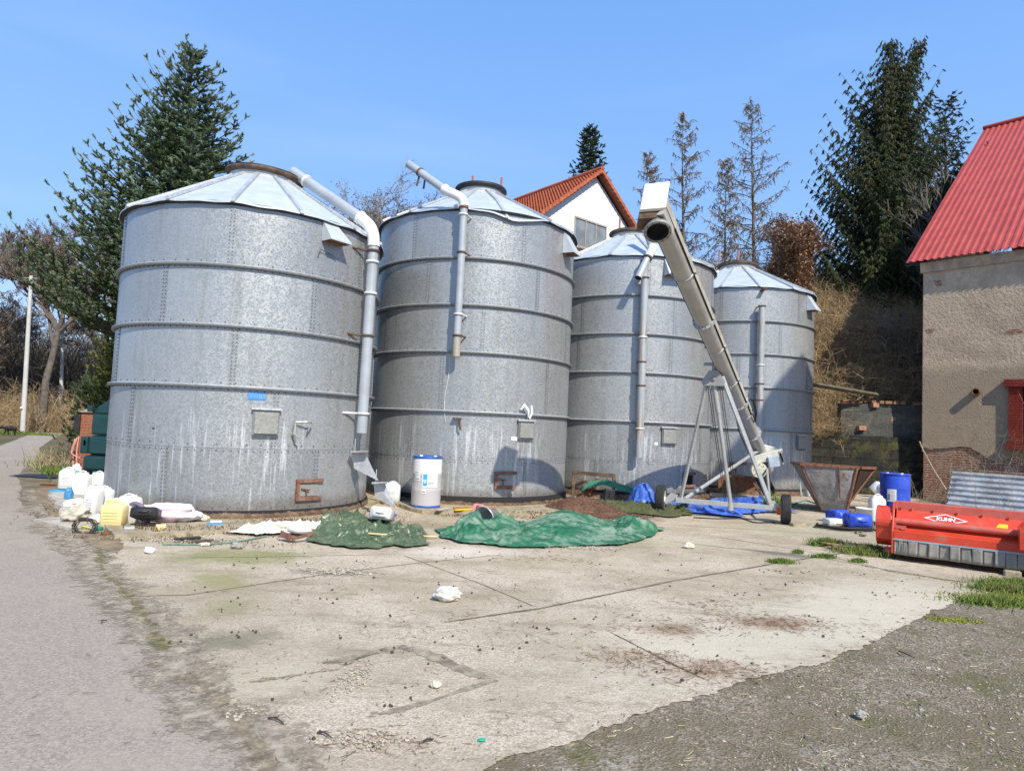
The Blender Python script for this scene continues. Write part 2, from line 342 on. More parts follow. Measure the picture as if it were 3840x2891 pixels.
# ------------------------------------------------------------ silos
SEG = 168
def silo(x, y, Rr, z_base, z_seam, courses, eave_h, label, seam_a, rib0, collar_r, col_h, rim, dent=None, hood=None, inspect=None, door=None, extra=None, seed=0, tip=0.0):
    rng = random.Random(seed)
    t = thing('grain_silo', label, 'silo', (x, y, 0), group='galvanised grain silos in a row')
    zs = [z_base, z_seam]
    for c in courses: zs.append(zs[-1] + c)
    w = MB(); ze = zs[-1]
    for k in range(len(zs) - 1):
        a0 = R_(seam_a[k % len(seam_a)])
        tl = [rng.uniform(.38, .62) for _ in range(6)]
        rad = Rr - (.006 if k == 0 else 0)
        for q in range(6):
            w.lathe([(rad, zs[k]), (rad, zs[k + 1])], (x, y, 0), SEG // 6, 0, a0 + q * math.pi / 3, a0 + (q + 1) * math.pi / 3, tone=tl[q])
        P = []; A = []
        for q in range(6):       # bolted vertical laps and the thin upstanding edge beside them
            for da in (-.012, .012):
                aa = a0 + q * math.pi / 3 + da
                for i in range(int((zs[k + 1] - zs[k]) / .062)): P.append((aa, zs[k] + .05 + i * .062))
            w.lathe([(rad + .0045, zs[k] + .01), (rad + .0045, zs[k + 1] - .01)], (x, y, 0), 2, 0, a0 + q * math.pi / 3 - .02, a0 + q * math.pi / 3 + .02, tone=.42)
        for q in range(132):
            P.append((q * 2 * math.pi / 132, zs[k + 1] - .045))
            if k > 0 and q % 2: P.append((q * 2 * math.pi / 132, zs[k] + .06))
            if k == 0 and q % 2: P.append((q * 2 * math.pi / 132, zs[k] + .05))
        P = np.array(P); N = np.stack([np.cos(P[:, 0]), np.sin(P[:, 0]), 0 * P[:, 0]], 1)
        keep = (N @ np.array([x, y, 0])) < 1.5; P = P[keep]; N = N[keep]
        C0 = np.array([x, y, 0]) + N * (rad + .003); C0[:, 2] = P[:, 1]
        w.frusta(C0, C0 + N * .008, .0125, .009, 5, 1); 
        w.cards(C0 + N * .012, 0, 0, rng=np.random.default_rng(0)) if False else None
    w.build('silo_wall', [M['silo'], M['bolt']], t)
    for k in range(2, len(zs) - 1):
        h = MB(); z = zs[k]
        h.lathe([(Rr, z - .028), (Rr + .055, z - .03), (Rr + .064, z - .018), (Rr + .064, z + .010)], (x, y, 0), SEG, m=1); h.lathe([(Rr + .064, z + .010), (Rr + .058, z + .018), (Rr, z + .026)], (x, y, 0), SEG)  # dark lower face and bright top edge paint shade and light on the hoop
        h.build('hoop', [M['galv'], M['hoop']], t)
    p = MB(); p.lathe([(Rr + .05, -.05), (Rr + .045, z_base * .55), (Rr + .03, z_base + .0), (Rr - .02, z_base + .015)], (x, y, 0), 96); p.build('plinth', M['plinth'], t)
    # eave ring: dark turned lip below the roof edge
    e = MB(); e.lathe([(Rr, ze - .05), (Rr + .035, ze - .045), (Rr + .065, ze - .012), (Rr + .065, ze - .006), (Rr - .02, ze)], (x, y, 0), SEG); e.build('eave_ring', M['black_rim'], t)
    # roof: fourteen folded panels
    zc = ze + col_h
    rc = collar_r - .04
    def roofpt(a, s):
        r = (Rr + .085) * (1 - s) + rc * s
        z = (ze - .005) * (1 - s) + zc * s
        ph = ((a - R_(rib0)) / (2 * math.pi / 14)) % 1.0
        z += .03 * math.sin(math.pi * ph) * -1 * (1 - s) * .6 + .008 * math.sin(a * 23 + seed) * (1 - s)
        if dent:
            d = (math.degrees(a) - dent[0] + 180) % 360 - 180
            z -= dent[1] * math.exp(-(d / dent[2]) ** 2) * max(0, 1 - s * 2.2)
        return (x + r * math.cos(a), y + r * math.sin(a), z)
    rf = MB(); rf.grid(lambda u, v: roofpt(R_(rib0) + u * 2 * math.pi, v), 14 * 8, 9)
    rf.grid(lambda u, v: (lambda q: (q[0], q[1], q[2] - .022 * v))(roofpt(R_(rib0) + u * 2 * math.pi, 0)), 14 * 8, 1)
    roof = rf.build('roof', M['roof_sheet'], t)
    for k in range(14):
        a = R_(rib0) + k * 2 * math.pi / 14
        rb = MB(); pts = [np.array(roofpt(a + 1e-4, s)) + (0, 0, .03) for s in np.linspace(-.012, 1.0, 9)]
        tang = np.array([-math.sin(a), math.cos(a), 0])
        V = []
        for q in pts:
            for du, dz in ((-.035, -.025), (-.03, .022), (.03, .022), (.035, -.025)): V.append(q + tang * du + (0, 0, dz))
        F = [(i * 4 + j, i * 4 + (j + 1) % 4, i * 4 + 4 + (j + 1) % 4, i * 4 + 4 + j) for i in range(8) for j in range(4)]
        rb.add(V, F + [(0, 1, 2, 3)]); rb.build('roof_rib', M['galv'], roof)
        if False: pass
    cl = MB(); rtop = collar_r
    Rt = roty(R_(tip)) @ rotx(R_(tip * .6))
    cc = np.array([x, y, zc])
    cl.lathe([(rc - .02, -.06), (rc + .01, .0), (rc + .0, .15)], cc, 48); collar = cl.build('collar', M['galv'], t)
    rm = MB(); rm.lathe([(rc - .01, .10), (rtop + .02, .115), (rtop + .05, .15), (rtop + .05, .18), (rtop, .175)], cc, 48, rot=Rt); rm.build('rim', M[rim], collar)
    ld = MB(); ld.lathe([(rtop + .02, .175), (rtop + .035, .21), (rtop - .03, .225), (0.001, .26)], cc, 48, rot=Rt, m=0)
    ld.build('lid', M['black_rim'], collar)
    def cylpt(a, z, d=0.0): a = R_(a); return np.array([x + (Rr + d) * math.cos(a), y + (Rr + d) * math.sin(a), z])
    def plate(mb, a0, a1, z0, z1, d0, d1, m=0, n=4):
        th = np.radians(np.linspace(a0, a1, n + 1)); V = []
        for q in th:
            for z in (z0, z1):
                for d in (d0, d1): V.append((x + (Rr + d) * math.cos(q), y + (Rr + d) * math.sin(q), z))
        F = []
        for i in range(n):
            b = i * 4; c_ = b + 4
            F += [(b + 1, c_ + 1, c_ + 3, b + 3), (b, b + 2, c_ + 2, c_), (b, c_, c_ + 1, b + 1), (b + 2, b + 3, c_ + 3, c_ + 2)]
        F += [(0, 1, 3, 2), (n * 4, n * 4 + 2, n * 4 + 3, n * 4 + 1)]
        mb.add(V, F, m)
    if hood:
        a, z0, z1 = hood
        hb = MB(); wv = 2.2
        TL, TR = cylpt(a - 5.2, z1, .005), cylpt(a + 1.2, z1, .005)
        BL, BR = cylpt(a - 5.2, z0, .005), cylpt(a + 5.6, z0, .005)
        o1 = np.array([math.cos(R_(a)), math.sin(R_(a)), 0]) * .27
        OL, OR = BL + o1, BR + o1 * 1.0
        OL2, OR2 = OL + (0, 0, .03), OR + (0, 0, .03)
        hb.add([TL, TR, OL2, OR2, BL, BR, OL, OR], [(0, 2, 3, 1), (0, 4, 6, 2), (1, 3, 7, 5), (2, 6, 7, 3)])
        hd = hb.build('vent_hood', M['roof_sheet'], t)
        gb = MB(); mid = (BL + BR + OL + OR) / 4
        gb.add([BL + (0, 0, .02), BR + (0, 0, .02), OR + (0, 0, .012), OL + (0, 0, .012)], [(0, 1, 2, 3)])
        gb.build('vent_grille', M['rust'], hd)
    if inspect:
        a0, a1, z0, z1 = inspect
        ib = MB(); plate(ib, a0, a1, z0, z1, .0, .05); fr = ib.build('inspection_frame', M['hoop'], t, bevel=.004)
        ib = MB(); plate(ib, a0 + .7, a1 - .7, z0 + .03, z1 - .035, .052, .075); ib.build('inspection_cover', M['galv_dull'], fr)
        ib = MB(); plate(ib, a0 - .6, a1 + .6, z1 + .0, z1 + .035, .0, .085); ib.build('drip_strip', M['galv'], fr)
        ib = MB(); plate(ib, a0 + .1, a1 - .1, z0 - .012, z0 + .008, .05, .065); ib.build('hinge', M['bolt'], fr)
    if door:
        a0, a1, z0, z1, op = door
        db = MB(); plate(db, a0, a1, z1 - .065, z1, .0, .05); plate(db, a0, a1 - .4, z0, z0 + .065, .0, .05); plate(db, a0, a0 + 1.5, z0 + .066, z1 - .066, .0, .048)
        fr = db.build('outlet_frame', M['rust_brown'], t, bevel=.004)
        db = MB(); plate(db, a0 + 1.7, a1 - 2.2, z0 + .075, z1 - .075, .004, .012)
        db.build('outlet_opening' if op else 'outlet_door', M['dark_in'] if op else M['galv_dull'], fr)
        if not op:
            db = MB(); zz = (z0 + z1) / 2; db.tube([cylpt(a0 + 2.2, zz + .02, .03), cylpt(a0 + 5.5, zz, .06)], .014, 6)
            db.tube([cylpt(a0 + 4.2, zz, .05), cylpt(a0 + 4.6, zz - .1, .03)], .01, 6); db.build('latch', M['rust'], fr)
    if extra: extra(t, cylpt, plate)
    return t, cylpt, ze
A_ = [1.0] * 3
def ex1(t, cylpt, plate):
    b = MB(); plate(b, -68.9, -62.2, 2.0, 2.13, .003, .008)
    sg = b.build('painted_sign', M['blue_sign'], t)
    b = MB(); rng = random.Random(4)
    for i in range(16):     # worn illegible lettering scratched through the blue
        a = -68.4 + i * .39; z0 = 2.02 + rng.uniform(0, .02); z1 = 2.11 - rng.uniform(0, .03)
        b.tube([cylpt(a, z0, .009), cylpt(a + rng.uniform(-.15, .25), (z0 + z1) / 2, .009), cylpt(a + rng.uniform(-.1, .1), z1, .009)], .0025, 4)
        if i % 3 == 0: b.tube([cylpt(a, z1, .009), cylpt(a + .35, z1 - .005, .009)], .002, 4)
    b.build('worn_lettering', simple('pale_blue_scratch', (.35, .55, .85), .6), sg)
    b = MB(); plate(b, -105.6, -104.6, 1.45, 1.47, .002, .006); b.build('slot', M['dark_in'], t)
    # bent bracket strips left on the wall
    b = MB(); b.tube([cylpt(-49.5, 1.62, .01), cylpt(-50, 1.66, .06), cylpt(-46, 1.67, .12), cylpt(-43.5, 1.67, .12)], .016, 5, smooth=False)
    b.tube([cylpt(-50, 1.65, .04), cylpt(-50.6, 1.45, .07), cylpt(-49.5, 1.3, .03), cylpt(-48.5, 1.26, .05)], [.02, .03, .02, .012], 5, smooth=False)
    b.tube([cylpt(-43.5, 1.67, .12), cylpt(-45.2, 1.52, .10), cylpt(-44.8, 1.45, .04)], .014, 5, smooth=False)
    b.build('bent_bracket', M['galv_dull'], t)
    # folded outlet flaps hanging at the right side
    b = MB(); p = cylpt(-14, 1.14, .03)
    for (dx, dz, sc) in ((0, 0, 1), (.42, -.55, .9)):
        q = p + (dx, -.25, dz)
        b.add([q + (-.02, 0, 0), q + (.2 * sc, 0, .02), q + (.5 * sc, -.05, -.5 * sc), q + (.02, .02, -.3 * sc)], [(0, 1, 2, 3), (3, 2, 1, 0)])
        b.add([q + (-.05, 0, .02), q + (.28 * sc, 0, .04), q + (.3 * sc, -.18, .03), q + (-.02, -.18, .0)], [(0, 1, 2, 3), (3, 2, 1, 0)])
        b.tube([q + (.02, 0, .03), q + (.02, 0, .25)], .012, 5)
    b.build('outlet_flap', M['galv'], t)
    b = MB(); b.tube([cylpt(-44.5, 4.55, .01), cylpt(-44, 4.7, .05), cylpt(-36, 4.62, .05)], .01, 4); b.build('wire_bracket', M['bolt'], t)
def ex2(t, cylpt, plate):
    b = MB(); plate(b, -94.8, -90.6, 1.84, 1.87, .0, .12); b.tube([cylpt(-91.4, 1.86, .1), cylpt(-91.2, 1.7, .11), cylpt(-90.6, 1.62, .09)], .022, 5); b.build('rusty_bracket', M['rust_light'], t)
    b = MB(); plate(b, -117.6, -116.9, 1.37, 1.43, .001, .004); b.build('sticker', M['white_paint'], t)
    b = MB(); b.tube([cylpt(-60, 2.1, .05), cylpt(-59, 2.2, .1), cylpt(-57, 2.1, .12), cylpt(-56, 1.95, .08)], [.03, .05, .04, .02], 6)
    b.tube([cylpt(-54.5, 2.2, .09), cylpt(-54.2, 2.05, .1), cylpt(-55.2, 1.92, .08)], [.02, .03, .02], 6); b.build('torn_rag', M['white_paint'], t)
    b = MB(); plate(b, -64.5, -61.2, 1.44, 1.52, .0, .02); b.build('hatch_plate', M['white_paint'], t)
    for i, (a, z0, z1, w_) in enumerate([(-98.3, 3.55, 1.2, .35), ]):
        b = MB(); b.tube([cylpt(-98.8 + .9 * math.sin(k * .8), 3.3 - k * .19, .02) for k in range(9)], .006, 4); b.build('hanging_string', M['white_paint'], t)
    for a in (-112, -38):
        pass
    for dx in (-.24, .5):
        b = MB(); c0 = np.array([-1.0 + dx, 15.95 + .35, 7.45]); b.tube([c0, c0 + (.0, 0, .62)], .035, 6, smooth=False); b.build('roof_post', simple('faded_red_post', (.36, .16, .13), .8), t)
def ex3(t, cylpt, plate):
    b = MB(); plate(b, -81.2, -79.2, 1.42, 1.49, .001, .004); b.build('sticker', M['white_paint'], t)
    b = MB(); c0 = np.array([2.97, 18.9, 7.45]); b.tube([c0, c0 + (0, 0, .55)], .03, 6, smooth=False); b.build('roof_post', simple('faded_pink_post', (.36, .18, .15), .8), t)
def ex4(t, cylpt, plate):
    b = MB(); a = -91.5; plate(b, a - 1.5, a + 1.2, 6.12, 6.15, .0, .22); b.tube([cylpt(a - .8, 6.12, .2), cylpt(a - 1.6, 6.05, .14)], .014, 4); b.tube([cylpt(a + .8, 6.15, .22), cylpt(a, 6.2, .02)], .02, 4); b.build('roof_bracket', M['rust_light'], t)
    for px, pz in ((2697, 8.35), (2768, 8.4)):
        q = at(px, 1000, 22.4); b = MB(); b.tube([(q[0], 22.4, 7.45), (q[0], 22.4, 7.45 + .75)], .035, 6, smooth=False); b.build('roof_post', simple('faded_red_post', (.36, .18, .15), .8), t)
S1, cyl1, ze1 = silo(-5.195, 12.914, 2.362, .17, 1.19, [1, 1, 1, 1.06], 0, 'nearest and leftmost galvanised silo, with blue painted strip above a square hatch', [-66 - 33, -118, -75, -105, -79], -79 - 25.7, .70, 1.12, 'rust_light', hood=(-38, 4.86, 5.24), inspect=(-66.5, -56.5, 1.42, 1.84), door=(-47.8, -35.5, .32, .69, False), extra=ex1, seed=1, tip=3)
S2, cyl2, ze2 = silo(-.995, 15.945, 2.377, .24, .998, [1, 1.253, 1, 1, 1.061], 0, 'second galvanised silo from the left, dented roof edge, white drips below its hatch', [-55, -118, -102, -82, -112, -62], -98.6, .60, 1.07, 'black_rim', dent=(-68, .16, 11), hood=(-27, 5.75, 6.27), inspect=(-61, -51.5, 1.48, 1.86), door=(-72.5, -60.8, .42, .79, False), extra=ex2, seed=2)
S3, cyl3, ze3 = silo(3.323, 18.907, 2.377, .2, .985, [1, 1.253, 1, 1, 1.061], 0, 'third galvanised silo from the left, standing behind the mobile grain auger', [-57, -103, -90, -72, -130, -88], -86.4, .60, 1.05, 'rust_light', hood=(-73.5, 5.78, 6.26), inspect=(-77, -67, 1.45, 1.86), door=(-59.9, -49, .36, .74, True), extra=ex3, seed=3)
S4, cyl4, ze4 = silo(7.477, 21.731, 2.377, .2, .951, [1, 1.253, 1, 1, 1.061], 0, 'fourth and farthest galvanised silo, half covered by a pointed shadow', [-80, -125, -97, -107, -77, -120], -94.4, .62, 1.02, 'rust_light', hood=(-45, 5.7, 6.2), inspect=(-60.5, -50.5, 1.4, 1.82), door=(-111.6, -99.6, .5, .95, False), extra=ex4, seed=4)

# ------------------------------------------------------------ filling pipes (parts of their silos)
def ring(mb, c, d, r, h, n=20):
    D, A, B = perp_frames(np.array([d], float)); rot = np.stack([A[0], B[0], D[0]], 1)
    mb.lathe([(r - .02, -h / 2), (r, -h / 2), (r, h / 2), (r - .02, h / 2)], c, n, rot=rot)
def arc(p0, d0, p1, d1, k=9):
    p0, p1 = np.array(p0, float), np.array(p1, float); L = np.linalg.norm(p1 - p0) * .42
    a, b = p0 + np.array(d0) * L, p1 - np.array(d1) * L
    return [(1 - t) ** 3 * p0 + 3 * (1 - t) ** 2 * t * a + 3 * (1 - t) * t * t * b + t ** 3 * p1 for t in np.linspace(0, 1, k)]
def unit(v): v = np.array(v, float); return v / np.linalg.norm(v)
# silo 1
e = at(1396, 900, 12.12); f_ = np.array([e[0] + .01, 12.12, 1.5]); e = np.array([e[0] + .03, 12.12, 5.02]); tip = at(1098, 645, 12.9); kn = at(1352, 818, 12.3)
d = unit(kn - tip)
b = MB(); b.tube([tip, kn], .105, 20, caps=False); b.tube([tip + d * .01, tip + d * .03], .09, 20, m=1)
sp1 = b.build('spout_pipe', [M['pipe'], M['dark_in']], S1)
b = MB(); ring(b, tip + d * .42, d, .125, .05); b.tube([tip + d * .42 + (0, 0, -.1), tip + d * .3 + (-.12, .1, -.28)], .018, 5); b.build('clamp', M['clamp'], sp1)
b = MB(); b.tube(arc(kn, d, e, (0, 0, -1), 14), .115, 20); ring(b, kn, d, .135, .05); b.build('pipe_elbow', M['white_pipe'], S1)
b = MB(); b.tube([e, f_], .098, 20, caps=False); p1 = b.build('down_pipe', M['pipe'], S1)
for z, mt in ((4.93, 'rust_light'), (4.72, 'clamp'), (4.12, 'clamp'), (3.32, 'rust_light'), (1.86, 'clamp')):
    b = MB(); ring(b, (e[0] - (5 - z) * .005, e[1], z), (0, 0, 1), .122, .04)
    if z in (4.93, 3.32, 1.86): b.tube([(e[0] - .1, e[1], z), cyl1(-26, z, .0)], .022, 5)
    b.build('clamp', M[mt], p1)
# silo 2
e = np.array([-1.17, 13.33, 6.28]); f_ = np.array([-1.18, 13.33, 3.12]); kn = at(1668, 712, 13.42); tip = at(1532, 616, 13.95)
d = unit(kn - tip)
b = MB(); b.tube([tip, kn], .085, 20, caps=False); sp2 = b.build('spout_pipe', M['pipe'], S2)
b = MB(); b.tube([tip + d * .02, tip + d * .04], .078, 20); b.build('pipe_mouth', M['dark_in'], sp2)
b = MB(); ring(b, tip + d * .42, d, .1, .045); q = tip + d * .42; b.tube([q, q + (-.06, 0, -.3)], .022, 4); b.tube([q + (.12, 0, -.05), q + (.09, 0, -.36)], .022, 4); b.build('clamp', M['rust_light'], sp2)
b = MB(); b.tube(arc(kn, d, e, (0, 0, -1), 14), .098, 20); ring(b, kn, d, .115, .05); b.build('pipe_elbow', M['white_pipe'], S2)
b = MB(); b.tube([e, f_ + (0, 0, .45)], .08, 20, caps=False); p2 = b.build('down_pipe', M['pipe'], S2)
b = MB(); b.tube([f_ + (0, 0, .46), f_], .083, 20, caps=False); b.tube([f_ + (0, 0, .03), f_ + (0, 0, .01)], .075, 20); b.build('rusty_pipe_end', M['pipe_old'], p2)
for z, mt in ((6.25, 'rust'), (6.1, 'clamp'), (5.3, 'rust_light'), (4.0, 'clamp'), (3.56, 'rust_light')):
    b = MB(); ring(b, (-1.175, 13.33, z), (0, 0, 1), .1, .035)
    if mt != 'rust': b.tube([(-1.1, 13.34, z), (-1.02, 13.57, z)], .018, 5)
    b.build('clamp', M[mt], p2)
# silo 3: loose spout above, separate pipe below
kn = at(2445, 925, 16.3); tip = at(2412, 832, 16.9); e = at(2428, 968, 16.25); f_ = at(2393, 1043, 16.0)
b = MB(); d = unit(kn - tip); b.tube([tip, kn], .1, 16, caps=False); sp3 = b.build('spout_pipe', M['pipe'], S3)
b = MB(); b.tube(arc(kn, d, e, unit(f_ - e), 10), .105, 16); b.build('pipe_elbow', M['white_pipe'], S3)
b = MB(); b.tube([e, f_], .09, 16, caps=False); b.tube([f_ + unit(e - f_) * .03, f_ + unit(e - f_) * .01], .08, 16, m=1); lp = b.build('loose_pipe', [M['pipe'], M['dark_in']], S3)
b = MB(); ring(b, e, unit(f_ - e), .125, .05); b.tube([e, e + (-.1, .3, 0)], .02, 5); b.build('clamp', M['rust_light'], lp)
b = MB(); b.tube([(3.25, 16.3, 5.65), (3.25, 16.3, 1.1)], .095, 20, caps=False); b.tube([(3.25, 16.3, 5.6), (3.25, 16.3, 5.58)], .09, 20); p3 = b.build('down_pipe', M['pipe_rust'], S3)
for z, mt in ((5.64, 'rust_light'), (4.12, 'clamp'), (3.5, 'rust_light'), (2.9, 'rust'), (1.82, 'clamp')):
    b = MB(); ring(b, (3.25, 16.3, z), (0, 0, 1), .115, .03); b.tube([(3.17, 16.3, z), (3.17, 16.55, z)], .018, 5); b.build('clamp', M[mt], p3)
# silo 4
b = MB(); b.tube([(7.32, 19.12, 5.62), (7.32, 19.12, 1.43)], .095, 20, caps=False); b.tube([(7.32, 19.12, 5.58), (7.32, 19.12, 5.56)], .09, 20); p4 = b.build('down_pipe', M['pipe_rust'], S4)
for z, mt in ((5.61, 'rust_light'), (3.85, 'clamp'), (3.3, 'rust_light'), (2.82, 'rust'), (1.9, 'clamp')):
    b = MB(); ring(b, (7.32, 19.12, z), (0, 0, 1), .115, .03); b.tube([(7.25, 19.12, z), (7.25, 19.36, z)], .018, 5); b.build('clamp', M[mt], p4)
# ------------------------------------------------------------ ground, road, yard
def m_ground():
    n = NT('gravel_ground', .95, 0, .2)
    w = n.wp
    v = n.sep(n.vor(55, 'Color', w))[0]; v2 = n.sep(n.vor(22, 'Color', w))[1]
    c = n.mix(v, (.125, .102, .072), (.30, .25, .185))
    c = n.mix(n.math('MULTIPLY', n.step(v2, .8, .97), .5), c, (.36, .335, .29))
    c = n.mix(n.step(n.noise(1.1, 6, .7, w), .42, .62), c, (.16, .13, .085))
    c = n.mix(n.math('MULTIPLY', n.step(n.noise(2.3, 6, .75, n.mapc(co=w, loc=(7, 3, 0))), .52, .66), .75), c, (.105, .105, .035))
    c = n.mix(n.math('MULTIPLY', n.step(n.noise(14, 4, .7, w), .6, .72), .5), c, (.26, .205, .125))
    # grass and moss farther along the verge, brown earth at the back
    sx = n.sep(w)
    back = n.step(sx[1], 20, 26)
    c = n.mix(back, c, n.mix(n.step(n.noise(.35, 5, .7, w), .4, .6), (.16, .115, .07), (.10, .10, .04)))
    n.bump(n.math('ADD', n.vor(55, 'Distance', w), n.noise(30, 4, .7, w)), .6, .015)
    return n.out(c)
M['ground'] = m_ground()
def m_asphalt():
    n = NT('worn_asphalt', .9, 0, .25); w = n.wp
    v = n.sep(n.vor(70, 'Color', w))[0]; f = n.noise(75, 3, .8, w)
    c = n.mix(v, (.26, .215, .175), (.40, .34, .285))
    c = n.mix(n.math('MULTIPLY', n.step(f, .56, .68), .75), c, (.13, .112, .10))
    c = n.mix(n.math('MULTIPLY', n.step(n.noise(.8, 5, .65, w), .45, .65), .5), c, (.39, .325, .26))
    c = n.mix(n.math('MULTIPLY', n.step(n.noise(2.2, 6, .7, n.mapc((1, .35, 1), (0, 0, -.5), w)), .56, .7), .5), c, (.19, .165, .14))
    c = n.mix(n.math('MULTIPLY', n.step(n.noise(3.7, 5, .7, n.mapc(co=w, loc=(4, 9, 0))), .66, .72), .5), c, (.45, .36, .27))
    n.bump(f, .5, .01)
    return n.out(c)
M['asphalt'] = m_asphalt()
def m_concrete():
    n = NT('old_concrete', .9, 0, .25); w = n.wp
    f = n.noise(60, 4, .75, w); v = n.sep(n.vor(85, 'Color', w))[0]
    f2 = n.noise(24, 5, .8, w); c = n.mix(n.step(f, .34, .66), (.36, .292, .215), (.70, .60, .475)); c = n.mix(n.math('MULTIPLY', n.step(f2, .5, .62), .42), c, (.28, .222, .16))
    c = n.mix(n.math('MULTIPLY', n.step(v, .8, .97), .35), c, (.64, .57, .45))
    # broad weathering
    c = n.mix(n.math('MULTIPLY', n.step(n.noise(.55, 5, .65, w), .38, .62), .6), c, (.30, .245, .16))
    c = n.mix(n.math('MULTIPLY', n.step(n.noise(1.7, 6, .75, n.mapc((.6, 1.6, 1), (0, 0, .35), w)), .5, .68), .6), c, (.25, .20, .135))
    c = n.mix(n.math('MULTIPLY', n.step(n.noise(6, 6, .8, n.mapc((.45, 1.7, 1), (0, 0, .2), w)), .56, .68), .7), c, (.20, .165, .115))
    c = n.mix(n.math('MULTIPLY', n.step(n.noise(20, 5, .8, w), .62, .7), .6), c, (.16, .125, .085))
    for cs_, th_ in ((2.1, .02), (.9, .012)):
        wv = n.t.nodes.new('ShaderNodeVectorMath'); wv.operation = 'ADD'; sc_ = n.t.nodes.new('ShaderNodeVectorMath'); sc_.operation = 'SCALE'; sc_.inputs['Scale'].default_value = .5; nc_ = n.t.nodes.new('ShaderNodeTexNoise'); nc_.inputs['Scale'].default_value = 1.3; nc_.inputs['Detail'].default_value = 6; n.link(w, nc_.inputs['Vector']); n.link(nc_.outputs['Color'], sc_.inputs[0]); n.link(w, wv.inputs[0]); n.link(sc_.outputs[0], wv.inputs[1])
        cr_ = n.vor(cs_, 'Distance', wv.outputs[0], 'DISTANCE_TO_EDGE')
        c = n.mix(n.math('MULTIPLY', n.math('MULTIPLY', n.step(cr_, th_, th_ * .3), n.step(n.noise(.7, 3, .5, w), .48, .6)), .42), c, (.19, .155, .11))
    # bright worn slabs toward the gravel edge, chalky patch in front of the tarp
    for (x, y, rx, ry, a, colr, k) in ((2.6, 6.1, 2.6, .75, .6, (.60, .545, .43), .7), (4.4, 7.6, 1.8, .8, .6, (.58, .52, .41), .65), (-.75, 8.95, .75, .42, -.1, (.66, .585, .50), .75), (-.3, 9.2, .9, .3, -.1, (.66, .585, .50), .5), (-1.6, 4.5, .6, .35, .5, (.54, .47, .35), .5),
                                       (-1.95, 7.6, .48, .2, .1, (.16, .15, .13), .8), (2.6, 6.35, .5, .26, .2, (.25, .15, .09), .75), (1.55, 6.0, .32, .2, .2, (.23, .14, .09), .65), (1.55, 5.05, .42, .22, .3, (.36, .26, .18), .7), (1.0, 5.25, .3, .2, .4, (.36, .27, .19), .6),
                                       (4.25, 10.0, .5, .22, -.3, (.17, .16, .14), .8), (-3.3, 8.2, .9, .5, .2, (.20, .22, .06), .7), (-3.0, 7.0, .5, .28, -.8, (.26, .25, .09), .6), (-2.5, 6.1, .3, .3, -.6, (.27, .24, .12), .6), (-2.1, 5.2, .25, .4, -.9, (.20, .185, .12), .7),
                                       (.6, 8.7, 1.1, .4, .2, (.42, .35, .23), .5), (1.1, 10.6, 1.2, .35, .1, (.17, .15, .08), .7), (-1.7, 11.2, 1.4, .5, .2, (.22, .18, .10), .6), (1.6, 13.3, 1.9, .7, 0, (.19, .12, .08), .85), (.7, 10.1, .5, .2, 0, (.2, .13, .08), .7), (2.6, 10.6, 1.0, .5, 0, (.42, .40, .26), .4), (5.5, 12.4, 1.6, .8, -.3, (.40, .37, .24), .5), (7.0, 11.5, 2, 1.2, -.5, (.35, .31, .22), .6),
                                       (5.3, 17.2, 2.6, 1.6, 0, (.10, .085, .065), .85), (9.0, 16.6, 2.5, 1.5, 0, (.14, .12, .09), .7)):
        c = n.mix(n.math('MULTIPLY', n.blob(x, y, rx, ry, a), k), c, colr)
    n.bump(n.math('ADD', f, n.math('ADD', f2, n.math('MULTIPLY', n.noise(9, 5, .7, w), 1.5))), .7, .012)
    return n.out(c)
M['concrete'] = m_concrete()
M['joint'] = simple('dirt_filled_joint', (.13, .105, .07), .95, 0, .35, 14, bump=.4)
M['patch'] = simple('old_repair_mortar', (.21, .19, .155), .95, 0, .3, 10, dirt=(.34, .31, .26), bump=.5)
M['moss'] = simple('mossy_dirt', (.17, .165, .06), .95, 0, .45, 9, dirt=(.25, .20, .13), bump=.6)
M['dirt'] = simple('dry_dirt', (.27, .22, .155), .95, 0, .4, 7, dirt=(.16, .12, .08), bump=.6)

def decal(name, c, dirt, lo=.35, hi=.6, amt=1.5, scale=11, fine=34):
    m_ = simple(name, c, .95, 0, .4, 9, dirt=dirt, bump=.15); t = m_.node_tree; N = t.nodes
    at_ = N.new('ShaderNodeAttribute'); at_.attribute_name = 'edge'; no = N.new('ShaderNodeTexNoise'); no.inputs['Scale'].default_value = scale; no.inputs['Detail'].default_value = 7; no.inputs['Roughness'].default_value = .75
    tc = N.new('ShaderNodeTexCoord'); t.links.new(tc.outputs['Object'], no.inputs['Vector']); nf = N.new('ShaderNodeTexNoise'); nf.inputs['Scale'].default_value = fine; nf.inputs['Detail'].default_value = 4; t.links.new(tc.outputs['Object'], nf.inputs['Vector']); av = N.new('ShaderNodeMath'); av.operation = 'MULTIPLY_ADD'; t.links.new(nf.outputs['Fac'], av.inputs[0]); av.inputs[1].default_value = .8; t.links.new(no.outputs['Fac'], av.inputs[2])
    m1 = N.new('ShaderNodeMath'); m1.operation = 'MULTIPLY_ADD'; t.links.new(av.outputs[0], m1.inputs[0]); m1.inputs[1].default_value = amt; t.links.new(at_.outputs['Fac'], m1.inputs[2])
    mr = N.new('ShaderNodeMapRange'); mr.inputs[1].default_value = lo + amt * .9; mr.inputs[2].default_value = hi + amt * .9; t.links.new(m1.outputs[0], mr.inputs[0]); t.links.new(mr.outputs[0], N['Principled BSDF'].inputs['Alpha'])
    return m_
M['joint'] = decal('dirt_filled_joint', (.14, .115, .075), (.09, .075, .05), .1, .45, 1.3)
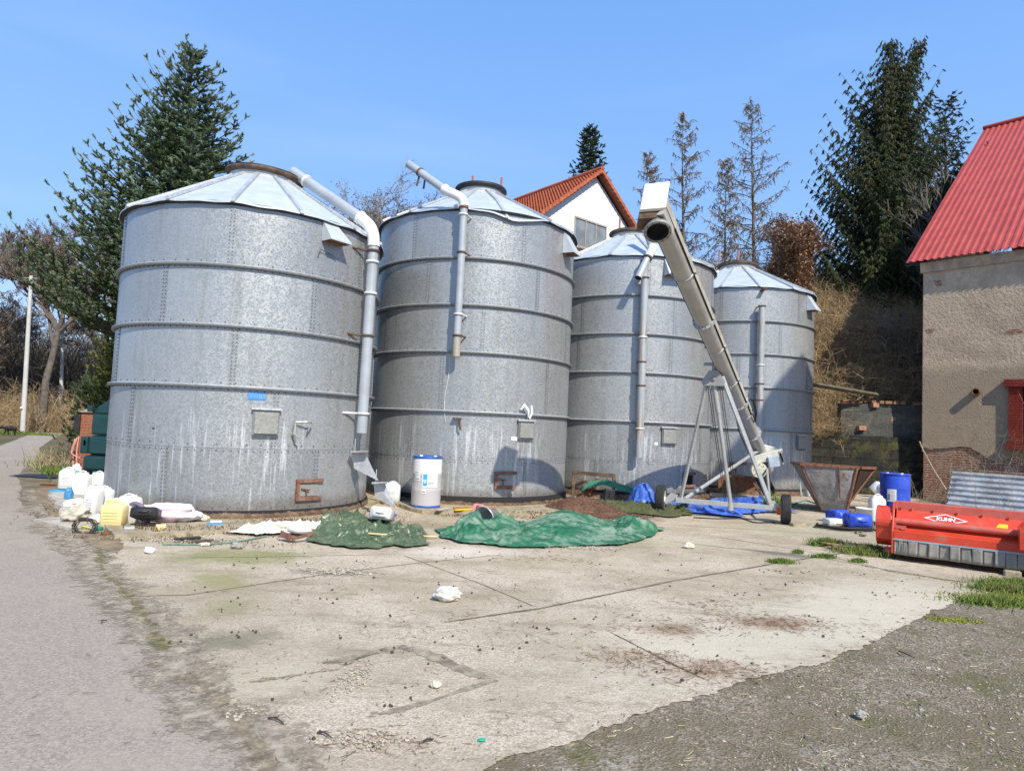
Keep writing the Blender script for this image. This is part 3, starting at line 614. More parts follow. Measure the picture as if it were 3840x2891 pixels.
M['patch'] = decal('old_repair_mortar', (.27, .23, .17), (.20, .165, .12), .1, .35, 1.2)
M['moss'] = decal('mossy_dirt', (.17, .155, .06), (.24, .195, .12), .75, 1.15, 2.0, 4)
M['dirt'] = decal('dry_dirt', (.25, .20, .135), (.17, .13, .08), .65, 1.1, 2.0, 5)
M['dust_road'] = decal('road_dust', (.30, .25, .19), (.20, .165, .12), .5, .9, 1.6, 7)
M['dust_gravel'] = decal('gravel_dust', (.23, .20, .15), (.17, .15, .10), .5, .85, 1.9, 9)
M['dirt_solid'] = simple('apron_dirt', (.23, .175, .11), .95, 0, .4, 4, dirt=(.13, .10, .06), bump=.6)
def ssmooth(t): t = max(0, min(1, t)); return t * t * (3 - 2 * t)
def ground_h(x, y):
    # everything the yard stands on is level; fall away / rise only beyond it
    h = 0.0
    d = max(0, y - 24.5); 
    if x > 4: h += (2.4 * ssmooth((y - 21.9) / 1.0) + 1.5 * max(0, min(y, 24.6) - 22.7) + .5 * max(0, min(y, 31) - 24.6)) * ssmooth((x - 7.2) / 2.2)
    if x < -14: h += .0
    return h
g = MB()
xs = np.concatenate([np.linspace(-600, -40, 12), np.linspace(-36, -8, 15), np.linspace(-7, 9, 60), np.linspace(9.5, 50, 42), np.linspace(60, 600, 12)])
ys = np.concatenate([[-300, -60, -10], np.linspace(-2, 9, 50), np.linspace(9.5, 50, 55), np.linspace(60, 900, 14)])
V = np.array([[x, y, ground_h(x, y)] for y in ys for x in xs]); nx = len(xs)
F = np.array([[j * nx + i, j * nx + i + 1, (j + 1) * nx + i + 1, (j + 1) * nx + i] for j in range(len(ys) - 1) for i in range(nx - 1)])
g.add(V, F, 0, True); tag(g.build('ground', M['ground']), kind='structure')
def sheet(name, pts, z, mat, jit=.0, step=.15, kind='structure', parent=None, thick=0.0, seed=0, relief=0.0):
    P = []
    for i in range(len(pts)):
        a, c = np.array(pts[i], float), np.array(pts[(i + 1) % len(pts)], float); L = np.linalg.norm(c - a)
        k = max(1, int(L / step)) if L < 60 else 1
        for q in range(k):
            p = a + (c - a) * q / k
            if jit and k > 1: p = p + np.array([nz(p[0] * 2.3 + seed, p[1] * 2.3), nz(p[0] * 2.3, p[1] * 2.3 + 9 + seed)]) * jit + np.array([nz(p[0] * 9 + seed, p[1] * 9), nz(p[0] * 9, p[1] * 9 + 5)]) * jit * .5 + np.array([nz(p[0] * 27 + seed, p[1] * 27), nz(p[0] * 27, p[1] * 27 + 5)]) * jit * .35
            P.append(p)
    n = len(P); mb = MB()
    from mathutils.geometry import tessellate_polygon
    tri = tessellate_polygon([[Vector((p[0], p[1], 0)) for p in P]])
    V = np.array([[p[0], p[1], z] for p in P]); F = []
    for t3 in tri:
        a, b_, c = [P[i] for i in t3]
        cr_ = (b_[0] - a[0]) * (c[1] - a[1]) - (b_[1] - a[1]) * (c[0] - a[0])
        F.append(t3 if cr_ > 0 else t3[::-1])
    mb.add(V, [tuple(f) for f in F])
    if thick:
        W = V.copy(); W[:, 2] -= thick; area = sum(P[i][0] * P[(i + 1) % n][1] - P[(i + 1) % n][0] * P[i][1] for i in range(n))
        q = [(i, n + i, n + (i + 1) % n, (i + 1) % n) if area > 0 else (i, (i + 1) % n, n + (i + 1) % n, n + i) for i in range(n)]
        mb.add(np.concatenate([V, W]), q)
    o = mb.build(name, mat, parent)
    if kind: tag(o, kind=kind)
    return o
road = [(-1.0, -6), (-.8, 1.5), (-1.10, 3.38), (-1.2, 3.6), (-1.55, 3.95), (-1.85, 4.35), (-2.2, 4.7), (-2.6, 5.2), (-3.15, 5.85), (-3.8, 6.65), (-4.6, 7.6), (-5.6, 8.5), (-7.0, 9.9), (-8.9, 12.0), (-10.3, 13.9), (-11.9, 15.9), (-13.2, 17.9), (-15.2, 21.2), (-18.4, 25.6), (-22.2, 31.6), (-27, 39.5), (-30, 50), (-31, 70), (-37, 70), (-36, 50), (-31.0, 43), (-26.5, 36), (-22, 28.8), (-17.5, 21.5), (-14.5, 15), (-13, 8), (-12.5, -6)]
sheet('road', road, .003, M['asphalt'], jit=.05, step=.06, seed=3)
yard = [(-.9, 3.0), (-1.29, 3.6), (-1.57, 3.92), (-1.90, 4.32), (-2.26, 4.68), (-2.67, 5.18), (-3.23, 5.85), (-3.89, 6.67), (-4.87, 7.85), (-5.3, 8.8), (-6.3, 10.0), (-6.5, 11), (-4, 17), (4, 25), (8, 25.5), (11.5, 22.4), (13.1, 20.6), (12.4, 19.9), (11.4, 17.0), (9.8, 13.6), (8.8, 10.8), (7.2, 9.2), (5.95, 8.15), (4.9, 7.3), (4.18, 6.64), (3.01, 5.65), (2.17, 5.07), (1.71, 4.80), (1.10, 4.34), (.53, 3.90), (.06, 3.59), (-.3, 3.2)]
sheet('concrete_yard', yard, .006, M['concrete'], jit=.075, step=.04, seed=1)
def strip(name, pts, w, z, mat, jit=.5, kind='structure', seed=0):
    P = np.array(pts, float); Q = []
    for i in range(len(P) - 1):
        k = max(2, int(np.linalg.norm(P[i + 1] - P[i]) / .07))
        Q += [P[i] + (P[i + 1] - P[i]) * t / k for t in range(k)]
    Q.append(P[-1]); Q = np.array(Q); T = np.gradient(Q, axis=0); T /= np.linalg.norm(T, axis=1, keepdims=True); N = np.c_[-T[:, 1], T[:, 0]]
    mb = MB(); V = []
    for i, q in enumerate(Q):
        ww = w / 2 * (1 + jit * (nz(q[0] * 5 + seed, q[1] * 5) + nz(q[0] * 17, q[1] * 17 + seed))); o_ = N[i] * nz(q[0] * 1.5, q[1] * 1.5, seed) * w * .25
        V += [(*(q + o_ + N[i] * ww * f), z) for f in (-1, -.5, 0, .5, 1)]
    mb.add(V, [(5 * i + j, 5 * i + 5 + j, 5 * i + 6 + j, 5 * i + 1 + j) for i in range(len(Q) - 1) for j in range(4)]); o = mb.build(name, mat)
    a_ = o.data.attributes.new('edge', 'FLOAT', 'POINT'); nq = len(Q); a_.data.foreach_set('value', np.array([e * min(1, i / 4, (nq - 1 - i) / 4) for i in range(nq) for e in (0, .7, 1, .7, 0)], np.float32)); return tag(o, kind=kind)
for k, (pts, w_) in enumerate([([(-.57, 5.87), (.36, 6.47), (1.94, 7.82), (3.94, 9.35), (5.77, 10.64)], .045), ([(-3.6, 6.25), (-3.04, 6.40), (-2.07, 7.40), (-1.10, 8.24), (.03, 9.04)], .022),
                               ([(.36, 6.48), (-.26, 7.36), (-.92, 8.17), (-1.38, 8.73)], .02), ([(2.63, 10.70), (4.76, 9.80), (5.36, 9.13), (6.1, 8.45)], .03), ([(.91, 5.93), (1.30, 5.19), (1.55, 4.75)], .025),
                               ([(-4.1, 7.9), (-3.0, 8.2), (-1.4, 8.73)], .014), ([(3.4, 11.6), (4.7, 10.4), (5.3, 9.2)], .02), ([(2.0, 12.7), (5.5, 12.3), (7.6, 11.4)], .02)]):
    strip('yard_joint', pts, w_, .009, M['joint'], seed=k)
strip('repaired_trench', [(-1.3, 4.78), (-1.05, 4.98), (-.80, 5.22), (-.6, 5.12)], .10, .0095, M['patch'], .3, seed=11)
strip('repaired_trench', [(-.82, 5.24), (-.66, 5.17), (-.1, 4.70), (.0, 4.66)], .14, .0098, M['patch'], .4, seed=13)
strip('repaired_trench', [(.02, 4.68), (-.06, 4.62), (-.42, 4.28), (-.67, 4.08), (-.85, 4.0)], .065, .0095, M['patch'], .7, seed=12)
strip('dirt_line', [(-1.88, 4.30), (-1.55, 4.50), (-1.15, 4.72), (-.95, 5.1)], .08, .0095, M['dirt'], .9, seed=16)
strip('dirt_line', [(-1.0, 3.1), (-1.24, 3.56), (-1.9, 4.32), (-2.26, 4.7)], .24, .0105, M['dirt'], .8, seed=14)
strip('mossy_seam', [(-2.3, 4.75), (-2.67, 5.18), (-3.2, 5.85), (-3.9, 6.67), (-4.7, 7.7), (-5.2, 8.4)], .26, .0105, M['moss'], .8, seed=15)
strip('road_dust', [(-.75, 2.6), (-1.2, 3.45), (-1.75, 4.1), (-2.5, 5.0), (-3.2, 5.8), (-4.1, 6.9), (-5.1, 8.1), (-6.3, 9.3), (-8.0, 11.3), (-9.8, 13.6)], .8, .0082, M['dust_road'], .4, seed=31)
strip('moss_line', [(6.1, 8.5), (5.3, 9.05), (4.9, 9.6)], .18, .0101, M['moss'], .7, seed=36)
sheet('dirt_apron', [(-4.7, 8.0), (-5.2, 8.3), (-6.1, 9.3), (-7.4, 10.7), (-8.6, 12.0), (-9.8, 13.6), (-9.6, 15.4), (-7.2, 13), (-5.8, 10.4), (-5.2, 9.1)], .0112, M['dirt_solid'], jit=.08, step=.08, seed=2)
# low cast slabs the silos stand on
M['slab'] = simple('mossy_slab_concrete', (.33, .275, .19), .92, 0, .3, 5, dirt=(.13, .12, .06), dirt_amt=.8, bump=.5)
sheet('silo_foundation', [(-6.4, 10.2), (-5.25, 8.85), (-4.55, 9.3), (-4.0, 9.75), (-2.9, 11.15), (-2.6, 12.2), (-2.85, 14.5), (-5, 15.8), (-8, 13)], .06, M['slab'], jit=.07, step=.12, thick=.07, seed=5)
sheet('silo_foundation', [(-3.15, 14.2), (-2.2, 13.25), (-1.62, 12.5), (-.7, 12.68), (.5, 12.75), (1.4, 13.2), (2.0, 15.0), (.5, 18.6), (-1, 18.8), (-3.5, 17)], .08, M['slab'], jit=.07, step=.12, thick=.09, seed=6)

# ------------------------------------------------------------ red roofed building
WD = np.array([.6606, -.7507, 0]); WN = np.array([-.7507, -.6606, 0]); WC = np.array([13.1, 20.6, 0])
def W(u, v, off=0.0): return onplane(u, v, WC + WN * off, WN)
def wt(p): return (p - WC) @ WD
BL = thing('farm_building', 'old plastered brick barn with a red corrugated metal roof and bare brick base', 'barn', (13.1, 20.6, 0))
def m_plaster():
    n = NT('old_plaster', .95, 0, .15)
    z = n.sep(n.wp)[2]
    f = n.noise(9, 6, .75); rough = n.noise(26, 5, .7, n.mapc((1, 1, .7)))
    c = n.mix(n.step(f, .3, .7), (.42, .315, .22), (.56, .435, .315))
    c = n.mix(n.math('MULTIPLY', n.step(n.noise(1.2, 5, .7), .45, .6), .4), c, (.28, .215, .155))
    low = n.step(n.math('ADD', z, n.math('MULTIPLY', n.noise(1.5, 3), .8)), 4.9, 4.3)
    c = n.mix(n.math('MULTIPLY', low, .5), c, (.70, .57, .42))
    c = n.mix(n.math('MULTIPLY', n.step(n.noise(2.4, 6, .8, n.mapc((1, 1, 2.4))), .62, .72), .5), c, (.15, .12, .09))
    h = n.mix(low, n.noise(14, 4, .6), rough)
    bn = n.t.nodes.new('ShaderNodeBump'); n.link(h, bn.inputs['Height']); bn.inputs['Distance'].default_value = .18
    n.link(n.math('ADD', n.math('MULTIPLY', low, .8), .3), bn.inputs['Strength']); n.link(bn.outputs[0], n.b.inputs['Normal'])
    return n.out(c)
M['plaster'] = m_plaster()
def m_brick(name, c1, c2, mortar, bw=.25, bh=.075, ang=0.0, worn=.4, ms=.012, rough_edge=.02, wornc=(.42, .34, .25)):
    n = NT(name, .92, 0, .15)
    co = n.mapc((1, 1, 1), (0, 0, -ang)); s_ = n.sep(co)
    cmb = n.t.nodes.new('ShaderNodeCombineXYZ'); n.link(s_[0], cmb.inputs[0]); n.link(s_[2], cmb.inputs[1])
    dv = n.t.nodes.new('ShaderNodeTexNoise'); dv.inputs['Scale'].default_value = 5; dv.inputs['Detail'].default_value = 4; n.link(co, dv.inputs['Vector'])
    sc = n.t.nodes.new('ShaderNodeVectorMath'); sc.operation = 'SCALE'; sc.inputs['Scale'].default_value = rough_edge; n.link(dv.outputs['Color'], sc.inputs[0])
    ad = n.t.nodes.new('ShaderNodeVectorMath'); ad.operation = 'ADD'; n.link(cmb.outputs[0], ad.inputs[0]); n.link(sc.outputs[0], ad.inputs[1])
    br = n.t.nodes.new('ShaderNodeTexBrick'); n.link(ad.outputs[0], br.inputs['Vector'])
    br.inputs['Scale'].default_value = 1; br.inputs['Brick Width'].default_value = bw; br.inputs['Row Height'].default_value = bh
    br.inputs['Mortar Size'].default_value = ms; br.inputs['Mortar Smooth'].default_value = .3
    br.inputs['Color1'].default_value = (*c1, 1); br.inputs['Color2'].default_value = (*c2, 1); br.inputs['Mortar'].default_value = (*mortar, 1)
    c = n.mix(n.math('MULTIPLY', n.step(n.noise(2.2, 6, .75), .45, .62), worn), br.outputs['Color'], wornc)
    c = n.mix(n.step(n.noise(18, 4), .35, .8), c, tuple(q * .6 for q in c1))
    h = n.math('SUBTRACT', n.math('MULTIPLY', n.noise(20, 5, .7), .6), br.outputs['Fac'])
    n.bump(h, .8, .02)
    return n.out(c)
angW = math.atan2(WD[1], WD[0])
M['brick'] = m_brick('weathered_brick', (.32, .095, .05), (.24, .115, .065), (.46, .37, .27), ang=angW, worn=.75, ms=.017)
M['brick_red'] = m_brick('painted_red_brick', (.27, .035, .022), (.21, .03, .022), (.12, .025, .02), ang=angW, worn=.1)
def wallpt(t, z, off=0.0): return WC + WD * t + WN * off + np.array([0, 0, z])
LB = 11.0; ZE = 7.35
def plaster_edge(t): return 1.62 + .22 * nz(t * 1.3, 2.2) + .07 * nz(t * 7, 1) - .28 * math.exp(-((t - 1.9) / .45) ** 2)
w = MB()    # the brick core, set slightly back from the plaster skin; the gable end continues it round the corner
Np = -WN
core = [wallpt(0, -.3, 0), wallpt(LB, -.3, 0), wallpt(LB, -.3, -6.4), wallpt(0, -.3, -6.4), wallpt(0, ZE, 0), wallpt(LB, ZE, 0), wallpt(LB, ZE, -6.4), wallpt(0, ZE, -6.4)]
w.hexa([core[i] for i in range(8)]); brick_core = w.build('brick_wall', M['brick'], BL)
pl = MB(); nt_ = 120
top = ZE - .12; V = []; F = []; holes = []
for i in range(nt_ + 1):
    t = -.02 + (LB + .04) * i / nt_; ze_ = plaster_edge(t)
    V += [wallpt(t, ze_, .035), wallpt(t, top, .035), wallpt(t, ze_, 0), wallpt(t, top, 0)]
for i in range(nt_):
    a, b_ = 4 * i, 4 * i + 4; F += [(a, b_, b_ + 1, a + 1), (a + 2, b_ + 2, b_, a), (a + 1, b_ + 1, b_ + 3, a + 3)]
F += [(0, 1, 3, 2)]
pl.add(V, F); pl.build('plaster_skin', M['plaster'], BL)
pl = MB(); pl.hexa([wallpt(-.035, 1.5, -6.3), wallpt(-.035, 1.5, .033), wallpt(-.001, 1.5, .033), wallpt(-.001, 1.5, -6.3), wallpt(-.035, top, -6.3), wallpt(-.035, top, .033), wallpt(-.001, top, .033), wallpt(-.001, top, -6.3)]); pl.build('gable_plaster', M['plaster'], BL)
# bare brick showing through the plaster
def W2(u, v): p = W(u, v, .035); return wt(p), p[2]
for poly in ([(3470, 1236), (3504, 1232), (3500, 1246), (3478, 1250)], [(3762, 1252), (3784, 1236), (3830, 1234), (3836, 1246), (3800, 1254)], [(3500, 1052), (3530, 1050), (3532, 1072), (3512, 1076)]):
    q = [W2(*p) for p in poly]; b = MB(); b.add([wallpt(t, z, .041) for t, z in q], [tuple(range(len(q)))[::-1]]); b.build('bare_brick_patch', M['brick'], BL)
# brick window surround at the right
t0 = wt(W(3786, 1600)); zs0 = W(3790, 1665)[2]; zs1 = W(3790, 1452)[2]
b = MB(); b.hexa([wallpt(t0, zs0, 0), wallpt(t0 + .32, zs0, 0), wallpt(t0 + .32, zs0, .12), wallpt(t0, zs0, .12)][::-1] + [wallpt(t0, zs1, 0), wallpt(t0 + .32, zs1, 0), wallpt(t0 + .32, zs1, .12), wallpt(t0, zs1, .12)][::-1])
b.hexa([wallpt(t0 + .9, zs0, 0), wallpt(t0 + 1.2, zs0, 0), wallpt(t0 + 1.2, zs0, .12), wallpt(t0 + .9, zs0, .12)][::-1] + [wallpt(t0 + .9, zs1, 0), wallpt(t0 + 1.2, zs1, 0), wallpt(t0 + 1.2, zs1, .12), wallpt(t0 + .9, zs1, .12)][::-1])
b.hexa([wallpt(t0 - .1, zs1 + .002, 0), wallpt(t0 + 1.3, zs1 + .002, 0), wallpt(t0 + 1.3, zs1 + .002, .18), wallpt(t0 - .1, zs1 + .002, .18)][::-1] + [wallpt(t0 - .1, zs1 + .22, 0), wallpt(t0 + 1.3, zs1 + .22, 0), wallpt(t0 + 1.3, zs1 + .22, .18), wallpt(t0 - .1, zs1 + .22, .18)][::-1])
b.hexa([wallpt(t0 - .08, zs0 - .16, 0), wallpt(t0 + 1.3, zs0 - .16, 0), wallpt(t0 + 1.3, zs0 - .16, .17), wallpt(t0 - .08, zs0 - .16, .17)][::-1] + [wallpt(t0 - .08, zs0 - .003, 0), wallpt(t0 + 1.3, zs0 - .003, 0), wallpt(t0 + 1.3, zs0 - .003, .17), wallpt(t0 - .08, zs0 - .003, .17)][::-1])
win = b.build('window_surround', M['brick_red'], BL)
b = MB(); b.add([wallpt(t0 + .32, zs0, .045), wallpt(t0 + .9, zs0, .045), wallpt(t0 + .9, zs1, .045), wallpt(t0 + .32, zs1, .045)], [(3, 2, 1, 0)]); b.build('window_pane', M['dark_in'], win)
b = MB(); p = W(3663, 1470, .05); rot = np.stack([WD, np.array([0, 0, 1.0]), -WN * -1], 1)
b.lathe([(.075, 0), (.11, 0), (.11, .14), (.08, .14), (.075, 0)], p, 20, rot=np.stack([WD, [0, 0, 1], WN], 1)); b.lathe([(.0001, .02), (.078, .02)], p, 20, m=1, rot=np.stack([WD, [0, 0, 1], WN], 1)); b.build('pipe_stub', [M['rust'], M['dark_in']], BL)
# roof: trapezoid sheets climbing from the eave to the ridge
E0 = onplane(3398, 988, WC + WN * .30, WN); te0 = wt(E0); zE = E0[2]
PV = onplane(3690, 486, WC + WD * te0, WD)       # ridge end, in the verge plane
rin = (WC + WD * te0 - PV) @ WN; zR = PV[2]
def roofp(t, s, dz=0.0):
    return WC + WD * t + WN * (.30 + (-rin - .30) * s) + np.array([0, 0, zE + (zR - zE) * s + dz])
nrm = np.cross(WD, roofp(0, 1) - roofp(0, 0)); nrm /= np.linalg.norm(nrm); nrm *= np.sign(nrm[2])
def m_redroof():
    n = NT('red_roof_sheet', .5, 0, .35)
    c = n.mix(n.step(n.noise(2, 5), .3, .7), (.345, .05, .038), (.41, .07, .052))
    li = n.math('MULTIPLY', n.step(n.noise(1, 6, .75, n.mapc((1.5, 1.5, .5))), .64, .70), .6)
    c = n.mix(li, c, (.38, .24, .05))
    c = n.mix(n.math('MULTIPLY', n.step(n.noise(3, 6, .8), .58, .7), .25), c, (.22, .07, .055))
    return n.out(c)
M['red_roof'] = m_redroof()
rf = MB(); pit = .2; prof = [(0, 0), (.08, 0), (.105, .036), (.165, .036), (.19, 0)]
for sec, (s0, s1, lift) in enumerate(((0, .5, .012), (.49, 1.0, .0))):
    nt = int((LB + .6) / pit); V = []; row = []
    for k in range(nt):
        for (a, h) in prof[:4]: row.append((te0 + k * pit + a, h))
    for s in (s0, s1):
        for (t, h) in row: V.append(roofp(t, s) + nrm * (h + lift))
    m_ = len(row); rf.add(V, [(i, i + 1, m_ + i + 1, m_ + i) for i in range(m_ - 1)])
roof = rf.build('roof', M['red_roof'], BL)
md = roof.modifiers.new('thick', 'SOLIDIFY'); md.thickness = .012; md.offset = -1
b = MB(); back = [roofp(t, s) * np.array([1, 1, 1]) for t in (te0, te0 + LB) for s in (1,)]
r0, r1 = roofp(te0 - .02, 1), roofp(te0 + LB + .5, 1)
b.tube([r0 + nrm * .06, r1 + nrm * .06], .09, 8, smooth=False); b.build('ridge_cap', M['red_roof'], roof)
far0, far1 = r0 - WN * (rin + .3) * 1.0, r1 - WN * (rin + .3)
far0[2] = far1[2] = zE
b = MB(); b.add([r0, r1, far1, far0], [(0, 1, 2, 3)]); b.build('rear_roof_slope', M['red_roof'], roof)
b = MB(); gz = [wallpt(0, ZE, -.0), wallpt(0, ZE, -2 * rin + .3)]; apex = roofp(0, .97)
b.add([wallpt(.01, ZE - .05, -.02), wallpt(.01, ZE - .05, -6.4), apex + WD * .01], [(0, 1, 2), (2, 1, 0)]); b.build('gable_wall', M['plaster'], BL)
b = MB(); b.hexa([wallpt(-.1, zE - .33, .1), wallpt(LB, zE - .33, .1), wallpt(LB, zE - .33, -.1), wallpt(-.1, zE - .33, -.1), wallpt(-.1, zE - .02, .14), wallpt(LB, zE - .02, .14), wallpt(LB, zE - .02, -.1), wallpt(-.1, zE - .02, -.1)])
b.build('wall_plate', simple('eave_timber_brick', (.38, .29, .2), .9, 0, .3, 3, dirt=(.12, .1, .08)), BL)
fs = MB(); rng = np.random.default_rng(3)
for s in (.04, .26, .475, .7, .95):
    P = np.array([roofp(te0 + (k + 0.5) * pit + .045, s) + nrm * .05 for k in range(0, nt, 2)]); fs.frusta(P, P + nrm * .012, .014, .012, 6)
fs.build('roof_screws', M['rust'], roof)

# ------------------------------------------------------------ stone retaining walls at the back right
def m_stone(name, c1, c2, mortar, bw, bh, moss):
    n = NT(name, .92, 0, .15); co = n.tc; s_ = n.sep(co)
    cmb = n.t.nodes.new('ShaderNodeCombineXYZ'); n.link(s_[0], cmb.inputs[0]); n.link(s_[2], cmb.inputs[1])
    dv = n.t.nodes.new('ShaderNodeTexNoise'); dv.inputs['Scale'].default_value = 3; n.link(co, dv.inputs['Vector'])
    sc = n.t.nodes.new('ShaderNodeVectorMath'); sc.operation = 'SCALE'; sc.inputs['Scale'].default_value = .09; n.link(dv.outputs['Color'], sc.inputs[0])
    ad = n.t.nodes.new('ShaderNodeVectorMath'); ad.operation = 'ADD'; n.link(cmb.outputs[0], ad.inputs[0]); n.link(sc.outputs[0], ad.inputs[1])
    br = n.t.nodes.new('ShaderNodeTexBrick'); n.link(ad.outputs[0], br.inputs['Vector']); br.inputs['Scale'].default_value = 1
    br.inputs['Brick Width'].default_value = bw; br.inputs['Row Height'].default_value = bh; br.inputs['Mortar Size'].default_value = .016
    br.inputs['Color1'].default_value = (*c1, 1); br.inputs['Color2'].default_value = (*c2, 1); br.inputs['Mortar'].default_value = (*mortar, 1)
    c = n.mix(n.math('MULTIPLY', n.step(n.noise(1.7, 6, .75), .5, .62), moss), br.outputs['Color'], (.13, .12, .035))
    c = n.mix(n.math('MULTIPLY', n.step(n.noise(9, 5, .7), .3, .75), .6), c, tuple(q * .45 for q in c1))
    n.bump(n.math('SUBTRACT', n.noise(10, 5, .7), br.outputs['Fac']), .9, .04); return n.out(c)
M['stone_low'] = m_stone('dark_damp_stone', (.028, .028, .026), (.05, .046, .036), (.024, .022, .017), .62, .30, .55)  # near-black stone colour stands in for shade on the lower wall
M['stone_up'] = m_stone('grey_stone_block', (.075, .078, .078), (.125, .122, .11), (.15, .125, .09), .52, .27, .1)
RW = thing('retaining_wall', 'low dark mossy stone retaining wall behind the rusty hopper and the blue drum', 'stone wall', (11, 21.4, 0))
def stonewall(P0, P1, z0, z1, th, mat, name, root, wob=.05):
    P0, P1 = np.array(P0, float), np.array(P1, float); d = (P1 - P0); L = np.linalg.norm(d); d /= L; nn = np.array([d[1], -d[0]])
    mb = MB(); k = int(L / .12); V = []
    rows = 14
    for j in range(rows + 1):
        for i in range(k + 1):
            p = P0 + d * L * i / k; z = z0 + (z1 - z0) * j / rows; o_ = wob * nz(p[0] * 2.2, z * 3.1, 4) + wob * .6 * nz(p[0] * 6, z * 7, 2)
            V.append((*(p + nn * (o_ + .06 * (1 - j / rows))), z + (wob * 1.2 * nz(p[0] * 3, 7) if j == rows else 0)))
    F = [(j * (k + 1) + i, j * (k + 1) + i + 1, (j + 1) * (k + 1) + i + 1, (j + 1) * (k + 1) + i) for j in range(rows) for i in range(k)]
    nb = len(V)
    for i in range(k + 1): p = P0 + d * L * i / k - nn * th; V.append((*p, z1)); 
    for i in range(k + 1): p = P0 + d * L * i / k - nn * th; V.append((*p, z0))
    F += [(rows * (k + 1) + i, rows * (k + 1) + i + 1, nb + i + 1, nb + i) for i in range(k)] + [(nb + i, nb + i + 1, nb + k + 2 + i, nb + k + 1 + i) for i in range(k)]
    F += [tuple([j * (k + 1) for j in range(rows + 1)] + [nb, nb + k + 1])]
    mb.add(V, F); return mb.build(name, mat, root)
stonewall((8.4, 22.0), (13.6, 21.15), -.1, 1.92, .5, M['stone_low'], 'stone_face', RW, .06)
RW2 = thing('retaining_wall', 'upper grey block wall topped with orange bricks, beside the plastered barn corner', 'block wall', (12.5, 21.6, 1.9))
stonewall((11.05, 21.75), (13.75, 21.32), 1.88, 2.98, .35, M['stone_up'], 'block_face', RW2, .02)
b = MB(); rng2 = random.Random(5)
for k in range(12):
    if k in (3, 9): continue
    x = 11.1 + k * .22 + rng2.uniform(-.01, .01); y = 21.78 - (x - 11.05) * .16
    b.box((x + .06, y - .03, 3.05), (.13 if k % 3 else .2, .26, .10), rotz(-.16 + rng2.uniform(-.1, .1)))
b.build('brick_capping', simple('loose_orange_brick', (.24, .12, .065), .9, 0, .4, 5, bump=.4), RW2, bevel=.008)
for (px, pz, w_) in ((3276, 1520, .2), (3340, 1572, .14), (3226, 1605, .24), (3438, 1608, .15)):
    p = at(px, pz, 21.62); b = MB(); b.box((p[0], 21.58 - (p[0] - 11.05) * .0, p[2]), (w_, .25, .15)); b.build('loose_brick', simple('orange_brick_%d' % px, (.33, .17, .11), .9, 0, .3, 6), RW2, bevel=.01)
pk = MB(); a, c = at(3022, 1436, 20.6), at(3290, 1482, 21.5)
d = unit(c - a); s_ = np.cross(d, [0, 0, 1]); pk.tube([a, c], .08, 4, smooth=False); o = pk.build('wooden_plank', simple('weathered_dark_wood', (.085, .075, .05), .9, 0, .4, 5, dirt=(.14, .13, .07), bump=.4))
tag(o, 'long dark mossy plank sticking out from the top of the block wall over the bushes', 'plank')

# ------------------------------------------------------------ white house behind
HG = np.array([.77, .64, 0]); HG /= np.linalg.norm(HG); HR = np.array([-HG[1], HG[0], 0])
HA = at(2250, 640, 34.0)
HO = thing('white_house', 'white rendered house with an orange tiled gable roof behind the silos', 'house', (HA[0], HA[1], 0))
M['white_wall'] = simple('white_render', (.80, .80, .79), .85, 0, .05, 1.5, dirt=(.62, .61, .58), dirt_amt=.4)
hw = 4.2; dr = .80 * hw
def hp(s, z, r=0.0): return np.array([HA[0], HA[1], 0]) + HG * s + HR * r + np.array([0, 0, z])
Z0 = HA[2]
b = MB(); poly = [(-hw + .35, -.2), (hw - .35, -.2), (hw - .35, Z0 - dr - .0), (0, Z0 - .32), (-hw + .35, Z0 - dr)]
b.prism([(s, z) for s, z in poly], 0.25, 9.5, frame=np.stack([HG, [0, 0, 1], HR]), org=(HA[0], HA[1], 0)); b.build('wall', M['white_wall'], HO)
M['tile'] = simple('orange_roof_tile', (.42, .105, .045), .75, 0, .25, 3, dirt=(.26, .09, .05))
M['brown_wood'] = simple('brown_stained_wood', (.17, .055, .03), .7, 0, .2, 4)
rt = MB()
for sgn in (-1, 1):
    nr = 24; nc = 46
    for i in range(nr):      # tile courses as overlapping steps with rolled profile
        s0, s1 = i / nr, (i + 1) / nr; V = []; row = []
        for c_ in range(nc * 4 + 1):
            rr_ = c_ / (nc * 4) * 9.9; lift = .022 * math.sin(c_ * math.pi / 2) + .022
            row.append((rr_, lift))
        for s, ex in ((s0, .0), (s1, .05)):
            for (rr_, lift) in row: V.append(hp(sgn * (hw + .05) * s, Z0 - .80 * (hw + .05) * s + lift + ex, rr_ - .15))
        k = len(row); Fq = [(q, q + 1, k + q + 1, k + q) for q in range(k - 1)]
        if sgn > 0: Fq = [f[::-1] for f in Fq]
        rt.add(V, Fq)
rt.add([hp(-hw, Z0 - dr - .05, 0), hp(0, Z0 - .06, 0), hp(hw, Z0 - dr - .05, 0), hp(-hw, Z0 - dr - .05, 9.6), hp(0, Z0 - .06, 9.6), hp(hw, Z0 - dr - .05, 9.6)], [(0, 1, 4, 3), (1, 2, 5, 4)])
hroof = rt.build('roof', M['tile'], HO)
b = MB(); b.tube([hp(0, Z0 + .07, -.2), hp(0, Z0 + .07, 9.8)], .13, 8); b.build('ridge_tiles', M['tile'], hroof)
b = MB()
